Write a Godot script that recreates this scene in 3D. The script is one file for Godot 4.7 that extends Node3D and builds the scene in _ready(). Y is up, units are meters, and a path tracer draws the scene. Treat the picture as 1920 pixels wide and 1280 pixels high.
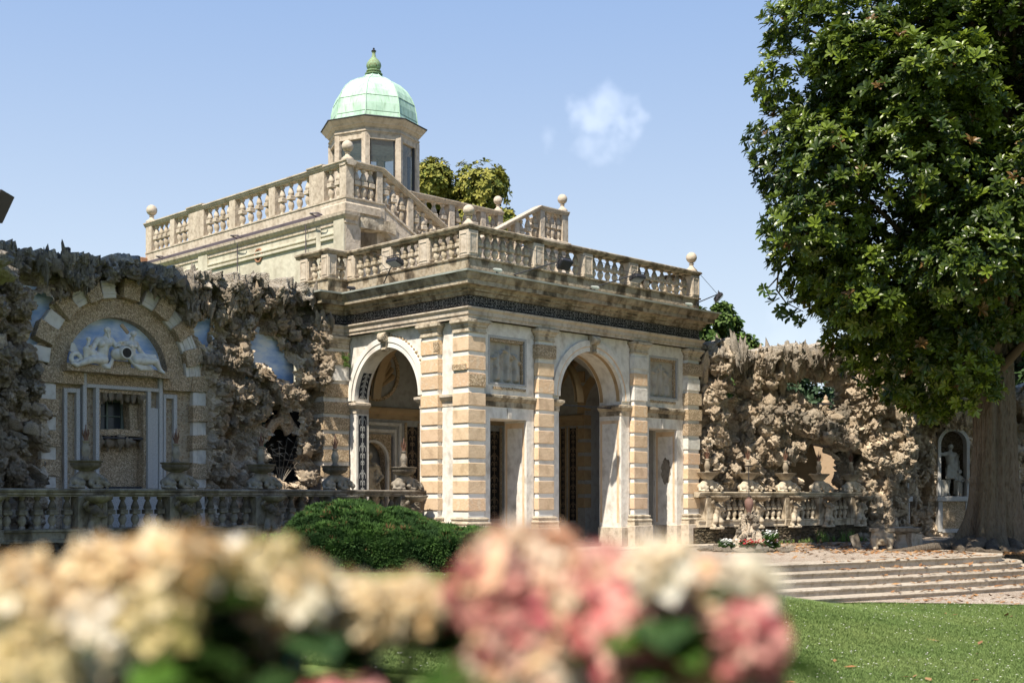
extends Node3D

# World: y up, metres. The camera stands at the origin of x and z and looks along -z.
# The pavilion frame FR has x along its right-hand front, -z into the building, its origin at the near corner of the pavilion at y = 0.
const EYE := 1.86
const TER := 0.6
const FOC := 2310.0
const HOR := 930.0
var FR := Transform3D()
var M := {}
var rng := RandomNumberGenerator.new()
var fine := FastNoiseLite.new()


class MB:
	var v := PackedVector3Array()
	var n := PackedVector3Array()
	var c := PackedColorArray()
	var t := PackedVector2Array()
	var i := PackedInt32Array()
	var xf := Transform3D()
	var col := Color(1, 1, 1)

	func tri(a: Vector3, b: Vector3, d: Vector3) -> void:
		var k := v.size()
		a = xf * a
		b = xf * b
		d = xf * d
		var m := (b - a).cross(d - a).normalized()
		v.append_array([a, b, d])
		n.append_array([m, m, m])
		c.append_array([col, col, col])
		t.append_array([Vector2.ZERO, Vector2.ZERO, Vector2.ZERO])
		i.append_array([k, k + 2, k + 1])

	# corners counter-clockwise seen from outside
	func quad(a: Vector3, b: Vector3, d: Vector3, e: Vector3, uv := Vector2(1, 1)) -> void:
		var k := v.size()
		a = xf * a
		b = xf * b
		d = xf * d
		e = xf * e
		var m := (d - a).cross(e - b).normalized()
		v.append_array([a, b, d, e])
		n.append_array([m, m, m, m])
		c.append_array([col, col, col, col])
		t.append_array([Vector2(0, uv.y), uv, Vector2(uv.x, 0), Vector2.ZERO])
		i.append_array([k, k + 2, k + 1, k, k + 3, k + 2])

	func box(at: Vector3, size: Vector3, bev := 0.0) -> void:
		var h := size * 0.5
		bev = minf(bev, minf(h.x, minf(h.y, h.z)) * 0.9)
		var g := h - Vector3(bev, bev, bev)
		for ax in 3:
			var bx := (ax + 1) % 3
			var cx := (ax + 2) % 3
			for s in [-1.0, 1.0]:
				var p := []
				for w in [[-1, -1], [1, -1], [1, 1], [-1, 1]]:
					var q := Vector3()
					q[ax] = h[ax] * s
					q[bx] = g[bx] * w[0]
					q[cx] = g[cx] * w[1]
					p.append(at + q)
				if s > 0:
					quad(p[0], p[1], p[2], p[3])
				else:
					quad(p[3], p[2], p[1], p[0])
		if bev <= 0.0:
			return
		for ax in 3:
			var bx := (ax + 1) % 3
			var cx := (ax + 2) % 3
			for sb in [-1.0, 1.0]:
				for sc in [-1.0, 1.0]:
					var p := []
					for w in [[-1, 0], [1, 0], [1, 1], [-1, 1]]:
						var q := Vector3()
						q[ax] = g[ax] * w[0]
						q[bx] = (h[bx] if w[1] == 0 else g[bx]) * sb
						q[cx] = (g[cx] if w[1] == 0 else h[cx]) * sc
						p.append(at + q)
					if sb * sc > 0:
						quad(p[0], p[1], p[2], p[3])
					else:
						quad(p[3], p[2], p[1], p[0])
		for sx in [-1.0, 1.0]:
			for sy in [-1.0, 1.0]:
				for sz in [-1.0, 1.0]:
					var a := at + Vector3(h.x * sx, g.y * sy, g.z * sz)
					var b := at + Vector3(g.x * sx, h.y * sy, g.z * sz)
					var d := at + Vector3(g.x * sx, g.y * sy, h.z * sz)
					if sx * sy * sz > 0:
						tri(a, b, d)
					else:
						tri(d, b, a)

	# a box given by its two corners
	func bx(lo: Vector3, hi: Vector3, bev := 0.0) -> void:
		box((lo + hi) * 0.5, hi - lo, bev)

	# outline counter-clockwise in x and y, front at z1
	func extrude(poly: PackedVector2Array, z0: float, z1: float, back := true) -> void:
		var ids := Geometry2D.triangulate_polygon(poly)
		if Geometry2D.is_polygon_clockwise(poly):
			poly = poly.duplicate()
			poly.reverse()
			ids = Geometry2D.triangulate_polygon(poly)
		for k in range(0, ids.size(), 3):
			var a := poly[ids[k]]
			var b := poly[ids[k + 1]]
			var d := poly[ids[k + 2]]
			if (b - a).cross(d - a) < 0:
				var w := b
				b = d
				d = w
			tri(Vector3(a.x, a.y, z1), Vector3(b.x, b.y, z1), Vector3(d.x, d.y, z1))
			if back:
				tri(Vector3(a.x, a.y, z0), Vector3(d.x, d.y, z0), Vector3(b.x, b.y, z0))
		for k in poly.size():
			var a := poly[k]
			var b := poly[(k + 1) % poly.size()]
			quad(Vector3(b.x, b.y, z1), Vector3(a.x, a.y, z1), Vector3(a.x, a.y, z0), Vector3(b.x, b.y, z0))

	# profile (out, y) from bottom to top, carried along a path in x and z whose right-hand side is outside
	func sweep(path: PackedVector2Array, prof: PackedVector2Array, closed := false, caps := true) -> void:
		var m := path.size()
		var off := PackedVector2Array()
		for k in m:
			var d0 := Vector2.ZERO
			var d1 := Vector2.ZERO
			if closed or k > 0:
				d0 = (path[k] - path[(k + m - 1) % m]).normalized()
			if closed or k < m - 1:
				d1 = (path[(k + 1) % m] - path[k]).normalized()
			var n0 := Vector2(-d0.y, d0.x)
			var n1 := Vector2(-d1.y, d1.x)
			if d0 == Vector2.ZERO:
				off.append(n1)
			elif d1 == Vector2.ZERO:
				off.append(n0)
			else:
				off.append((n0 + n1) / maxf(0.2, 1.0 + n0.dot(n1)))
		for k in (m if closed else m - 1):
			var l := (k + 1) % m
			for j in prof.size() - 1:
				var a := path[k] + off[k] * prof[j].x
				var b := path[l] + off[l] * prof[j].x
				var d := path[l] + off[l] * prof[j + 1].x
				var e := path[k] + off[k] * prof[j + 1].x
				quad(Vector3(a.x, prof[j].y, a.y), Vector3(b.x, prof[j].y, b.y), Vector3(d.x, prof[j + 1].y, d.y), Vector3(e.x, prof[j + 1].y, e.y))
		if caps and not closed:
			for en in 2:
				var k := 0 if en == 0 else m - 1
				var ids := Geometry2D.triangulate_polygon(prof)
				for j in range(0, ids.size(), 3):
					var p := []
					for w in 3:
						var u := prof[ids[j + w]]
						var g := path[k] + off[k] * u.x
						p.append(Vector3(g.x, u.y, g.y))
					tri(p[0], p[1], p[2])

	# profile (radius, y) from bottom to top
	func lathe(prof: PackedVector2Array, seg: int, at := Vector3.ZERO, turn := 0.0, rib := 0.0, ribs := 8) -> void:
		var nn := prof.size()
		var sn := PackedVector2Array()
		for j in nn - 1:
			var d := (prof[j + 1] - prof[j]).normalized()
			sn.append(Vector2(d.y, -d.x))
		for j in nn - 1:
			var na := sn[j]
			var nb := sn[j]
			if j > 0 and sn[j - 1].dot(sn[j]) > 0.55:
				na = (sn[j - 1] + sn[j]).normalized()
			if j < nn - 2 and sn[j + 1].dot(sn[j]) > 0.55:
				nb = (sn[j + 1] + sn[j]).normalized()
			var k := v.size()
			for s in seg + 1:
				var an := turn + TAU * s / seg
				var dr := Vector3(cos(an), 0, sin(an))
				var rr := 1.0 + rib * cos(an * ribs)
				v.append(xf * (at + dr * (prof[j].x * rr) + Vector3(0, prof[j].y, 0)))
				v.append(xf * (at + dr * (prof[j + 1].x * rr) + Vector3(0, prof[j + 1].y, 0)))
				n.append((xf.basis * (dr * na.x + Vector3(0, na.y, 0))).normalized())
				n.append((xf.basis * (dr * nb.x + Vector3(0, nb.y, 0))).normalized())
				c.append_array([col, col])
				t.append_array([Vector2.ZERO, Vector2.ZERO])
			for s in seg:
				var a := k + s * 2
				i.append_array([a, a + 2, a + 1, a + 1, a + 2, a + 3])

	func ball(at: Vector3, r: float, seg := 16) -> void:
		var p := PackedVector2Array()
		for j in seg / 2 + 1:
			var an := -PI / 2 + PI * j / (seg / 2)
			p.append(Vector2(cos(an) * r, sin(an) * r))
		lathe(p, seg, at)

	func tube(path: PackedVector3Array, rad: PackedFloat32Array, seg := 8, lump := 0.0) -> void:
		var k := v.size()
		var m := path.size()
		var up := Vector3(0.31, 0.2, 0.93).normalized()
		for j in m:
			var d := (path[mini(j + 1, m - 1)] - path[maxi(j - 1, 0)]).normalized()
			var s := d.cross(up).normalized()
			if absf(d.dot(up)) > 0.97:
				s = d.cross(Vector3(0.9, 0.1, 0.2)).normalized()
			var w := s.cross(d).normalized()
			for q in seg + 1:
				var an := TAU * q / seg
				var rr := 1.0 + lump * (sin(an * 3.0 + j * 0.9) * 0.6 + sin(an * 5.0 - j * 0.5) * 0.4)
				var dr := s * cos(an) + w * sin(an)
				v.append(xf * (path[j] + dr * rad[j] * rr))
				n.append((xf.basis * dr).normalized())
				c.append(col)
				t.append(Vector2.ZERO)
		for j in m - 1:
			for q in seg:
				var a := k + j * (seg + 1) + q
				i.append_array([a, a + 1, a + seg + 1, a + 1, a + seg + 2, a + seg + 1])

	func capsule(a: Vector3, b: Vector3, r0: float, r1: float, seg := 8) -> void:
		var p := PackedVector3Array()
		var r := PackedFloat32Array()
		var d := (b - a).normalized()
		for w in [[-1.0, 0.05], [-0.7, 0.7], [0.0, 1.0]]:
			p.append(a + d * r0 * w[0])
			r.append(r0 * w[1])
		for w in [[0.0, 1.0], [0.7, 0.7], [1.0, 0.05]]:
			p.append(b + d * r1 * w[0])
			r.append(r1 * w[1])
		tube(p, r, seg)

	# recompute smooth normals from the triangles (for connected grids)
	func smooth() -> void:
		var m := PackedVector3Array()
		m.resize(v.size())
		for k in range(0, i.size(), 3):
			var a := i[k]
			var b := i[k + 2]
			var d := i[k + 1]
			var w := (v[b] - v[a]).cross(v[d] - v[a])
			m[a] += w
			m[b] += w
			m[d] += w
		for k in m.size():
			m[k] = m[k].normalized()
		n = m

	func mesh() -> ArrayMesh:
		var arr := []
		arr.resize(Mesh.ARRAY_MAX)
		arr[Mesh.ARRAY_VERTEX] = v
		arr[Mesh.ARRAY_NORMAL] = n
		arr[Mesh.ARRAY_COLOR] = c
		arr[Mesh.ARRAY_TEX_UV] = t
		arr[Mesh.ARRAY_INDEX] = i
		var am := ArrayMesh.new()
		am.add_surface_from_arrays(Mesh.PRIMITIVE_TRIANGLES, arr)
		return am


# ---------- naming ----------
func obj(nm: String, what, m: Material, parent: Node = self, at := Transform3D()) -> MeshInstance3D:
	var o := MeshInstance3D.new()
	o.name = nm
	o.mesh = what.mesh() if what is MB else what
	o.material_override = m
	o.transform = at
	parent.add_child(o, true)
	return o

func thing(nm: String, label: String, cat: String, at := Transform3D(), group := "") -> Node3D:
	var o := Node3D.new()
	o.name = nm
	o.transform = at
	add_child(o, true)
	tag(o, label, cat, group)
	return o

func tag(o: Node, label: String, cat := "", group := "", kind := "") -> Node:
	if label: o.set_meta("label", label)
	if cat: o.set_meta("category", cat)
	if group: o.set_meta("group", group)
	if kind: o.set_meta("kind", kind)
	return o

func dup(src: Node3D, at: Transform3D, label: String) -> Node3D:
	var o: Node3D = src.duplicate()
	o.name = src.name
	add_child(o, true)
	o.transform = at
	o.set_meta("label", label)
	return o

func multi(nm: String, mesh: Mesh, m: Material, xfs: Array, cols: Array, parent: Node = self) -> MultiMeshInstance3D:
	var mm := MultiMesh.new()
	mm.transform_format = MultiMesh.TRANSFORM_3D
	mm.use_colors = cols.size() > 0
	mm.mesh = mesh
	mm.instance_count = xfs.size()
	for k in xfs.size():
		mm.set_instance_transform(k, xfs[k])
		if cols.size():
			mm.set_instance_color(k, cols[k])
	var o := MultiMeshInstance3D.new()
	o.name = nm
	o.multimesh = mm
	o.material_override = m
	o.set_meta("kind", "stuff")
	parent.add_child(o, true)
	return o

func L(a: float, y: float, b: float) -> Vector3:      # a point in the pavilion frame
	return Vector3(a, y, -b)

func at_local(p: Vector3, turn := 0.0) -> Transform3D:  # a place in the pavilion frame as a world transform
	return FR * Transform3D(Basis(Vector3.UP, turn), p)

func W(x: float, y: float, d: float) -> Vector3:
	return Vector3(x, y, -d)

func PV(list: Array) -> PackedVector2Array:
	var p := PackedVector2Array()
	for k in range(0, list.size(), 2):
		p.append(Vector2(list[k], list[k + 1]))
	return p

func lin(r: float, g: float, b: float) -> Color:
	return Color(r, g, b).linear_to_srgb()

# ---------- textures and materials ----------
func ntex(sd: int, freq: float, cols: Array, kind := "fbm", size := 512, oct := 5) -> NoiseTexture2D:
	var nz := FastNoiseLite.new()
	nz.seed = sd
	nz.frequency = freq
	nz.fractal_octaves = oct
	if kind == "cell":
		nz.noise_type = FastNoiseLite.TYPE_CELLULAR
		nz.cellular_return_type = FastNoiseLite.RETURN_CELL_VALUE
		nz.fractal_type = FastNoiseLite.FRACTAL_NONE
	elif kind == "pebble":
		nz.noise_type = FastNoiseLite.TYPE_CELLULAR
		nz.cellular_return_type = FastNoiseLite.RETURN_DISTANCE
		nz.fractal_octaves = 2
	elif kind == "ridge":
		nz.noise_type = FastNoiseLite.TYPE_SIMPLEX_SMOOTH
		nz.fractal_type = FastNoiseLite.FRACTAL_RIDGED
	else:
		nz.noise_type = FastNoiseLite.TYPE_SIMPLEX_SMOOTH
	var tx := NoiseTexture2D.new()
	tx.width = size
	tx.height = size
	tx.seamless = true
	tx.noise = nz
	if cols.size():
		var g := Gradient.new()
		var offs := PackedFloat32Array()
		var cc := PackedColorArray()
		for k in cols:
			offs.append(k[0])
			cc.append(k[1])
		g.offsets = offs
		g.colors = cc
		tx.color_ramp = g
	return tx

func mat(nm: String, col: Color, tex: Texture2D = null, scale := Vector3.ONE, rough := 0.9, hmap: Texture2D = null, hscale := 0.0, vcol := true) -> StandardMaterial3D:
	var m := StandardMaterial3D.new()
	m.resource_name = nm
	m.albedo_color = col
	m.roughness = rough
	m.metallic_specular = 0.35
	m.vertex_color_use_as_albedo = vcol
	if tex or hmap:
		m.uv1_triplanar = true
		m.uv1_scale = scale
		m.uv1_triplanar_sharpness = 4.0
	if tex:
		m.albedo_texture = tex
	if hmap:
		m.heightmap_enabled = true
		m.heightmap_texture = hmap
		m.heightmap_scale = hscale
	M[nm] = m
	return m

func stain(m: StandardMaterial3D, tex: Texture2D, scale: Vector3) -> void:   # a second, larger pattern multiplied over the first
	m.detail_enabled = true
	m.detail_blend_mode = BaseMaterial3D.BLEND_MODE_MUL
	m.detail_albedo = tex
	m.detail_uv_layer = BaseMaterial3D.DETAIL_UV_2
	m.uv2_triplanar = true
	m.uv2_scale = scale

func materials() -> void:
	var g := func(k: float) -> Color: return Color(k, k, k)
	var t_plaster := ntex(3, 0.012, [[0.0, Color(0.86, 0.85, 0.83)], [0.4, Color(0.96, 0.955, 0.945)], [0.6, Color(1, 1, 0.99)], [1.0, Color(0.93, 0.92, 0.90)]])
	var t_stone := ntex(5, 0.014, [[0.0, Color(0.80, 0.775, 0.74)], [0.35, Color(0.93, 0.915, 0.89)], [0.55, Color(0.98, 0.97, 0.95)], [0.75, Color(1, 0.985, 0.96)], [1.0, Color(0.91, 0.895, 0.88)]])
	var t_grain := ntex(7, 0.05, [[0.0, g.call(0.6)], [0.5, g.call(0.95)], [1.0, g.call(1.0)]])
	var t_streak := ntex(9, 0.008, [[0.0, Color(0.50, 0.48, 0.46)], [0.28, Color(0.72, 0.70, 0.67)], [0.46, Color(0.95, 0.94, 0.92)], [1.0, Color(1, 1, 1)]])
	var t_soft := ntex(11, 0.006, [[0.0, Color(0.84, 0.82, 0.80)], [0.45, Color(0.97, 0.96, 0.94)], [1.0, Color(1, 1, 1)]])
	var t_patch := ntex(13, 0.012, [[0.0, Color(1.0, 1.0, 1.0)], [0.62, Color(1.0, 0.99, 0.98)], [0.78, Color(0.94, 0.925, 0.91)], [1.0, Color(0.80, 0.77, 0.73)]])
	var h_fine := ntex(15, 0.03, [], "fbm", 512, 6)
	var h_peb := ntex(17, 0.055, [], "pebble")
	var h_rock := ntex(19, 0.02, [], "ridge", 512, 6)
	var t_black := ntex(21, 0.11, [[0.0, Color(0.05, 0.05, 0.06)], [0.45, Color(0.16, 0.16, 0.17)], [0.62, Color(0.30, 0.30, 0.30)], [0.80, Color(0.60, 0.58, 0.55)], [1.0, Color(0.85, 0.83, 0.8)]], "cell")
	var t_tuff := ntex(23, 0.055, [[0.0, Color(0.66, 0.60, 0.53)], [0.5, Color(0.84, 0.78, 0.70)], [0.8, Color(0.93, 0.88, 0.80)], [1.0, Color(1.0, 0.97, 0.92)]], "cell")
	var t_rock := ntex(25, 0.016, [[0.0, Color(0.68, 0.63, 0.58)], [0.35, Color(0.90, 0.86, 0.81)], [0.6, Color(1, 0.98, 0.94)], [1.0, Color(0.92, 0.89, 0.86)]], "fbm", 512, 6)

	mat("plaster", lin(0.74, 0.72, 0.68), t_plaster, Vector3(0.55, 0.45, 0.55), 0.92, h_fine, 0.5)
	stain(M.plaster, t_patch, Vector3(0.35, 0.22, 0.35))
	mat("plaster_clean", lin(0.80, 0.78, 0.74), t_soft, Vector3(0.4, 0.3, 0.4), 0.9, h_fine, 0.3)
	mat("peach", lin(0.70, 0.53, 0.365), t_soft, Vector3(0.9, 0.7, 0.9), 0.9, h_fine, 0.4)
	mat("peach_worn", lin(0.70, 0.53, 0.365), ntex(27, 0.013, [[0.0, Color(1, 0.99, 0.97)], [0.5, Color(0.99, 0.95, 0.91)], [0.60, Color(0.95, 0.92, 0.9)], [0.64, Color(1.2, 1.35, 1.5)], [1.0, Color(1.15, 1.35, 1.6)]]), Vector3(0.9, 0.9, 0.9), 0.9, h_fine, 0.5)
	mat("stone", lin(0.60, 0.54, 0.45), t_stone, Vector3(0.9, 0.7, 0.9), 0.92, h_fine, 0.8)
	stain(M.stone, t_streak, Vector3(0.45, 0.22, 0.45))
	mat("stone_light", lin(0.60, 0.54, 0.47), t_stone, Vector3(0.8, 0.6, 0.8), 0.92, h_fine, 0.6)
	stain(M.stone_light, t_soft, Vector3(0.5, 0.3, 0.5))
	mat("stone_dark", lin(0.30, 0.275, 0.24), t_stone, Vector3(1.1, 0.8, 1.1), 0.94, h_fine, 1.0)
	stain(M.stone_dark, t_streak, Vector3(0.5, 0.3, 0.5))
	mat("stone_weathered", lin(0.42, 0.37, 0.295), t_stone, Vector3(0.9, 0.6, 0.9), 0.94, h_fine, 1.0)
	stain(M.stone_weathered, ntex(10, 0.012, [[0.0, Color(0.36, 0.35, 0.33)], [0.38, Color(0.70, 0.68, 0.65)], [0.55, Color(1.0, 0.99, 0.97)], [1.0, Color(1.1, 1.1, 1.08)]]), Vector3(0.33, 0.22, 0.33))
	mat("green_wall", lin(0.62, 0.595, 0.50), t_plaster, Vector3(0.35, 0.3, 0.35), 0.92, h_fine, 0.8)
	stain(M.green_wall, t_soft, Vector3(0.25, 0.12, 0.25))
	mat("marble", lin(0.62, 0.595, 0.555), t_soft, Vector3(1.4, 1.1, 1.4), 0.7, h_fine, 0.2)
	mat("marble_grain", lin(0.52, 0.505, 0.48), t_grain, Vector3(1.6, 1.6, 1.6), 0.8, h_fine, 0.5)
	mat("statue", lin(0.66, 0.64, 0.59), t_soft, Vector3(2.0, 1.6, 2.0), 0.75, h_fine, 0.2)
	mat("frieze", lin(0.70, 0.70, 0.71), t_black, Vector3(1.6, 1.6, 1.6), 0.85, h_peb, 1.2)
	mat("pebble", lin(0.84, 0.74, 0.60), t_tuff, Vector3(1.9, 1.9, 1.9), 0.95, h_peb, 3.5)
	mat("tufa", lin(1, 1, 1), t_rock, Vector3(1.1, 1.1, 1.1), 0.97, h_rock, 4.0)
	mat("rubble", lin(0.30, 0.28, 0.25), t_tuff, Vector3(0.9, 0.9, 0.9), 0.97, h_peb, 4.0)
	mat("relief_clay", lin(0.44, 0.41, 0.36), t_soft, Vector3(0.8, 0.8, 0.8), 0.9, h_fine, 1.2)
	mat("metal_strip", lin(0.42, 0.46, 0.43), t_soft, Vector3(0.6, 0.6, 0.6), 0.55)
	mat("metal_dark", lin(0.035, 0.035, 0.04), null, Vector3.ONE, 0.5)
	mat("metal_plum", lin(0.12, 0.10, 0.12), t_soft, Vector3(0.5, 0.5, 0.5), 0.5)
	mat("copper_spout", lin(0.15, 0.08, 0.055), t_soft, Vector3(3, 3, 3), 0.6)
	mat("dome_copper", lin(0.56, 0.70, 0.60), ntex(29, 0.01, [[0.0, Color(0.78, 0.84, 0.80)], [0.5, Color(0.97, 1, 0.98)], [1.0, Color(1, 1, 1)]]), Vector3(0.5, 0.25, 0.5), 0.7)
	stain(M.dome_copper, ntex(30, 0.02, [[0.0, Color(0.62, 0.66, 0.58)], [0.36, Color(0.93, 0.95, 0.93)], [1.0, Color(1, 1, 1)]]), Vector3(0.9, 0.16, 0.9))
	mat("dome_seam", lin(0.20, 0.28, 0.20), null, Vector3.ONE, 0.7)
	mat("finial_copper", lin(0.36, 0.42, 0.31), ntex(31, 0.03, [[0.0, Color(0.62, 0.5, 0.32)], [0.5, Color(0.85, 0.9, 0.8)], [1.0, Color(0.9, 1.1, 1.0)]]), Vector3(2, 0.6, 2), 0.65)
	mat("slate", lin(0.05, 0.05, 0.055), null, Vector3.ONE, 0.7)
	mat("dark_room", lin(0.045, 0.04, 0.035), null, Vector3.ONE, 0.95)
	mat("interior", lin(0.36, 0.35, 0.33), t_plaster, Vector3(0.6, 0.5, 0.6), 0.92)
	mat("interior_tan", lin(0.40, 0.29, 0.17), t_soft, Vector3(0.8, 0.8, 0.8), 0.92)
	mat("tan_plaster", lin(0.42, 0.31, 0.20), t_patch, Vector3(0.4, 0.35, 0.4), 0.93, h_fine, 0.6)
	mat("painted_sky", lin(0.70, 0.75, 0.82), ntex(33, 0.006, [[0.0, Color(0.62, 0.74, 0.90)], [0.5, Color(0.85, 0.90, 0.97)], [1.0, Color(1.15, 1.12, 1.05)]]), Vector3(0.45, 0.9, 0.45), 0.85)
	mat("terracotta", lin(0.42, 0.20, 0.12), t_soft, Vector3(1, 1, 1), 0.9)
	mat("amphora_clay", lin(0.20, 0.12, 0.10), t_soft, Vector3(2, 2, 2), 0.7)
	mat("statue_grey", lin(0.36, 0.35, 0.32), t_soft, Vector3(2, 2, 2), 0.85, h_fine, 0.3)
	mat("brick", lin(0.40, 0.22, 0.14), t_stone, Vector3(1, 1, 1), 0.95)
	var gl := StandardMaterial3D.new()
	gl.resource_name = "glass"
	gl.albedo_color = Color(0.30, 0.36, 0.36, 0.42)
	gl.transparency = BaseMaterial3D.TRANSPARENCY_ALPHA
	gl.roughness = 0.04
	M["glass"] = gl
	mat("window_glass", lin(0.04, 0.05, 0.06), t_soft, Vector3(1, 1, 1), 0.15)
	mat("window_frame", lin(0.16, 0.19, 0.16), null, Vector3.ONE, 0.6)
	mat("green_paint", lin(0.02, 0.09, 0.075), null, Vector3.ONE, 0.6)
	mat("gravel", lin(0.54, 0.485, 0.43), ntex(35, 0.10, [[0.0, Color(0.58, 0.54, 0.50)], [0.5, Color(0.85, 0.82, 0.79)], [1.0, Color(1.1, 1.07, 1.03)]], "cell"), Vector3(1.1, 1.1, 1.1), 0.97, h_peb, 1.0)
	stain(M.gravel, t_soft, Vector3(0.12, 0.12, 0.12))
	mat("soil", lin(0.09, 0.065, 0.045), t_rock, Vector3(1, 1, 1), 1.0)
	mat("lawn", lin(0.125, 0.165, 0.055), ntex(37, 0.03, [[0.0, Color(0.62, 0.66, 0.5)], [0.5, Color(0.95, 0.97, 0.9)], [1.0, Color(1.1, 1.1, 0.9)]]), Vector3(0.25, 0.25, 0.25), 0.95)
	stain(M.lawn, ntex(38, 0.008, [[0.0, Color(0.78, 0.8, 0.7)], [0.5, Color(1, 1, 0.95)], [1.0, Color(1, 1, 1)]]), Vector3(0.1, 0.1, 0.1))
	mat("step_stone", lin(0.50, 0.455, 0.40), t_stone, Vector3(0.9, 0.9, 0.9), 0.93, h_fine, 1.0)
	stain(M.step_stone, t_soft, Vector3(0.3, 0.3, 0.3))
	mat("bark", lin(0.15, 0.13, 0.108), t_rock, Vector3(1.4, 0.35, 1.4), 0.95, h_rock, 4.0)
	mat("twig", lin(0.10, 0.075, 0.05), null, Vector3.ONE, 0.95)
	for k in [["leaf_glossy", 0.34, 0.7], ["leaf_soft", 0.6, 0.5], ["leaf_needle", 0.75, 0.3], ["petal", 0.8, 0.7], ["blade", 0.7, 0.5], ["dry_leaf", 0.8, 0.3]]:
		var m := mat(k[0], Color(1, 1, 1), null, Vector3.ONE, k[1])
		m.backlight_enabled = true
		m.backlight = Color(k[2], k[2], k[2])
		m.cull_mode = BaseMaterial3D.CULL_DISABLED
	M.leaf_glossy.metallic_specular = 0.45
	M["mosaic"] = mosaic("mosaic", Color(0.13, 0.14, 0.17), Color(0.72, 0.72, 0.70))
	M["mosaic_tan"] = mosaic("mosaic_tan", Color(0.12, 0.10, 0.09), Color(0.50, 0.42, 0.33))

func mosaic(nm: String, dark: Color, light: Color) -> StandardMaterial3D:   # a candelabrum of leaves laid in pebbles
	var w := 64
	var h := 128
	var im := Image.create(w, h, false, Image.FORMAT_RGB8)
	var r := RandomNumberGenerator.new()
	r.seed = 4
	for y in h:
		for x in w:
			var u := absf((x + 0.5) / w - 0.5) * 2.0
			var t := (y + 0.5) / h
			var on := u < 0.05 or u > 0.93
			var q := t - floorf(t)
			for k in 3:                                          # curling leaf pairs and a flower above them
				var cy := 0.25 + 0.25 * k
				var rad: float = [0.42, 0.30, 0.22][k]
				var e := Vector2(u - rad, (q - cy) * 2.0).length()
				on = on or absf(e - rad * 0.62) < 0.055 and q < cy + 0.06
			on = on or Vector2(u, (q - 0.10) * 2.2).length() < 0.16 or absf(Vector2(u, (q - 0.10) * 2.2).length() - 0.27) < 0.05
			var c := light if on else dark
			c = c * (0.7 + 0.5 * r.randf())
			c.a = 1.0
			im.set_pixel(x, y, c)
	var m := StandardMaterial3D.new()
	m.resource_name = nm
	m.albedo_texture = ImageTexture.create_from_image(im)
	m.roughness = 0.9
	return m

# ---------- balustrade pieces ----------
func baluster_mesh(h: float, r: float) -> Array:      # three of them, differing in tone and wear
	var all := []
	for k in 3:
		all.append(one_baluster(h, r * [1.0, 0.96, 1.03][k], [Color(1, 1, 1), Color(0.86, 0.84, 0.80), Color(1.05, 1.04, 1.0)][k]))
	return all

func one_baluster(h: float, r: float, tone: Color) -> ArrayMesh:
	var m := MB.new()
	m.col = tone
	var p := PackedVector2Array()
	for k in [[0.62, 0.0], [0.62, 0.06], [0.45, 0.09], [0.50, 0.12], [0.78, 0.20], [0.86, 0.27], [0.70, 0.36], [0.42, 0.42], [0.55, 0.44]]:
		p.append(Vector2(k[0] * r, k[1] * h))
	m.lathe(p, 10)
	m.box(Vector3(0, h * 0.51, 0), Vector3(r * 1.75, h * 0.15, r * 1.75), r * 0.12)
	var q := PackedVector2Array()
	for k in [[0.62, 0.585], [0.86, 0.63], [0.80, 0.70], [0.50, 0.82], [0.34, 0.885], [0.52, 0.91], [0.62, 0.93], [0.62, 1.0]]:
		q.append(Vector2(k[0] * r, k[1] * h))
	m.lathe(q, 10)
	return m.mesh()

func ball_finial(parent: Node, at: Vector3, r: float, m: Material, tall := 0.22) -> void:
	var b := MB.new()
	b.lathe(PV([r * 1.05, 0.0, r * 1.05, tall * 0.2, r * 0.85, tall * 0.32, r * 0.42, tall * 0.55, r * 0.34, tall * 0.75, r * 0.5, tall * 0.85, r * 0.3, tall]), 14)
	b.ball(Vector3(0, tall + r * 0.93, 0), r, 20)
	obj("ball_finial", b, m, parent, Transform3D(Basis(), at))

# a run of balusters between two points in the pavilion frame (or any frame of the parent)
func baluster_run(parent: Node, meshes: Array, m: Material, a: Vector3, b: Vector3, count: int) -> void:
	for k in count:
		var p := a.lerp(b, (k + 0.5) / count)
		obj("baluster", meshes[rng.randi() % 3], m, parent, Transform3D(Basis(Vector3.UP, -atan2(b.z - a.z, b.x - a.x) + rng.randf_range(-0.04, 0.04)), p))

const RAIL := [0.0, 0.0, 0.03, 0.005, 0.03, 0.03, 0.06, 0.05, 0.065, 0.085, 0.09, 0.10, 0.09, 0.13, 0.0, 0.14]

func rail_prof(y: float, half: float, s := 1.0) -> PackedVector2Array:
	var p := PackedVector2Array()
	for k in range(0, RAIL.size(), 2):
		p.append(Vector2(half + RAIL[k] * s, y + RAIL[k + 1] * s))
	return p

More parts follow.
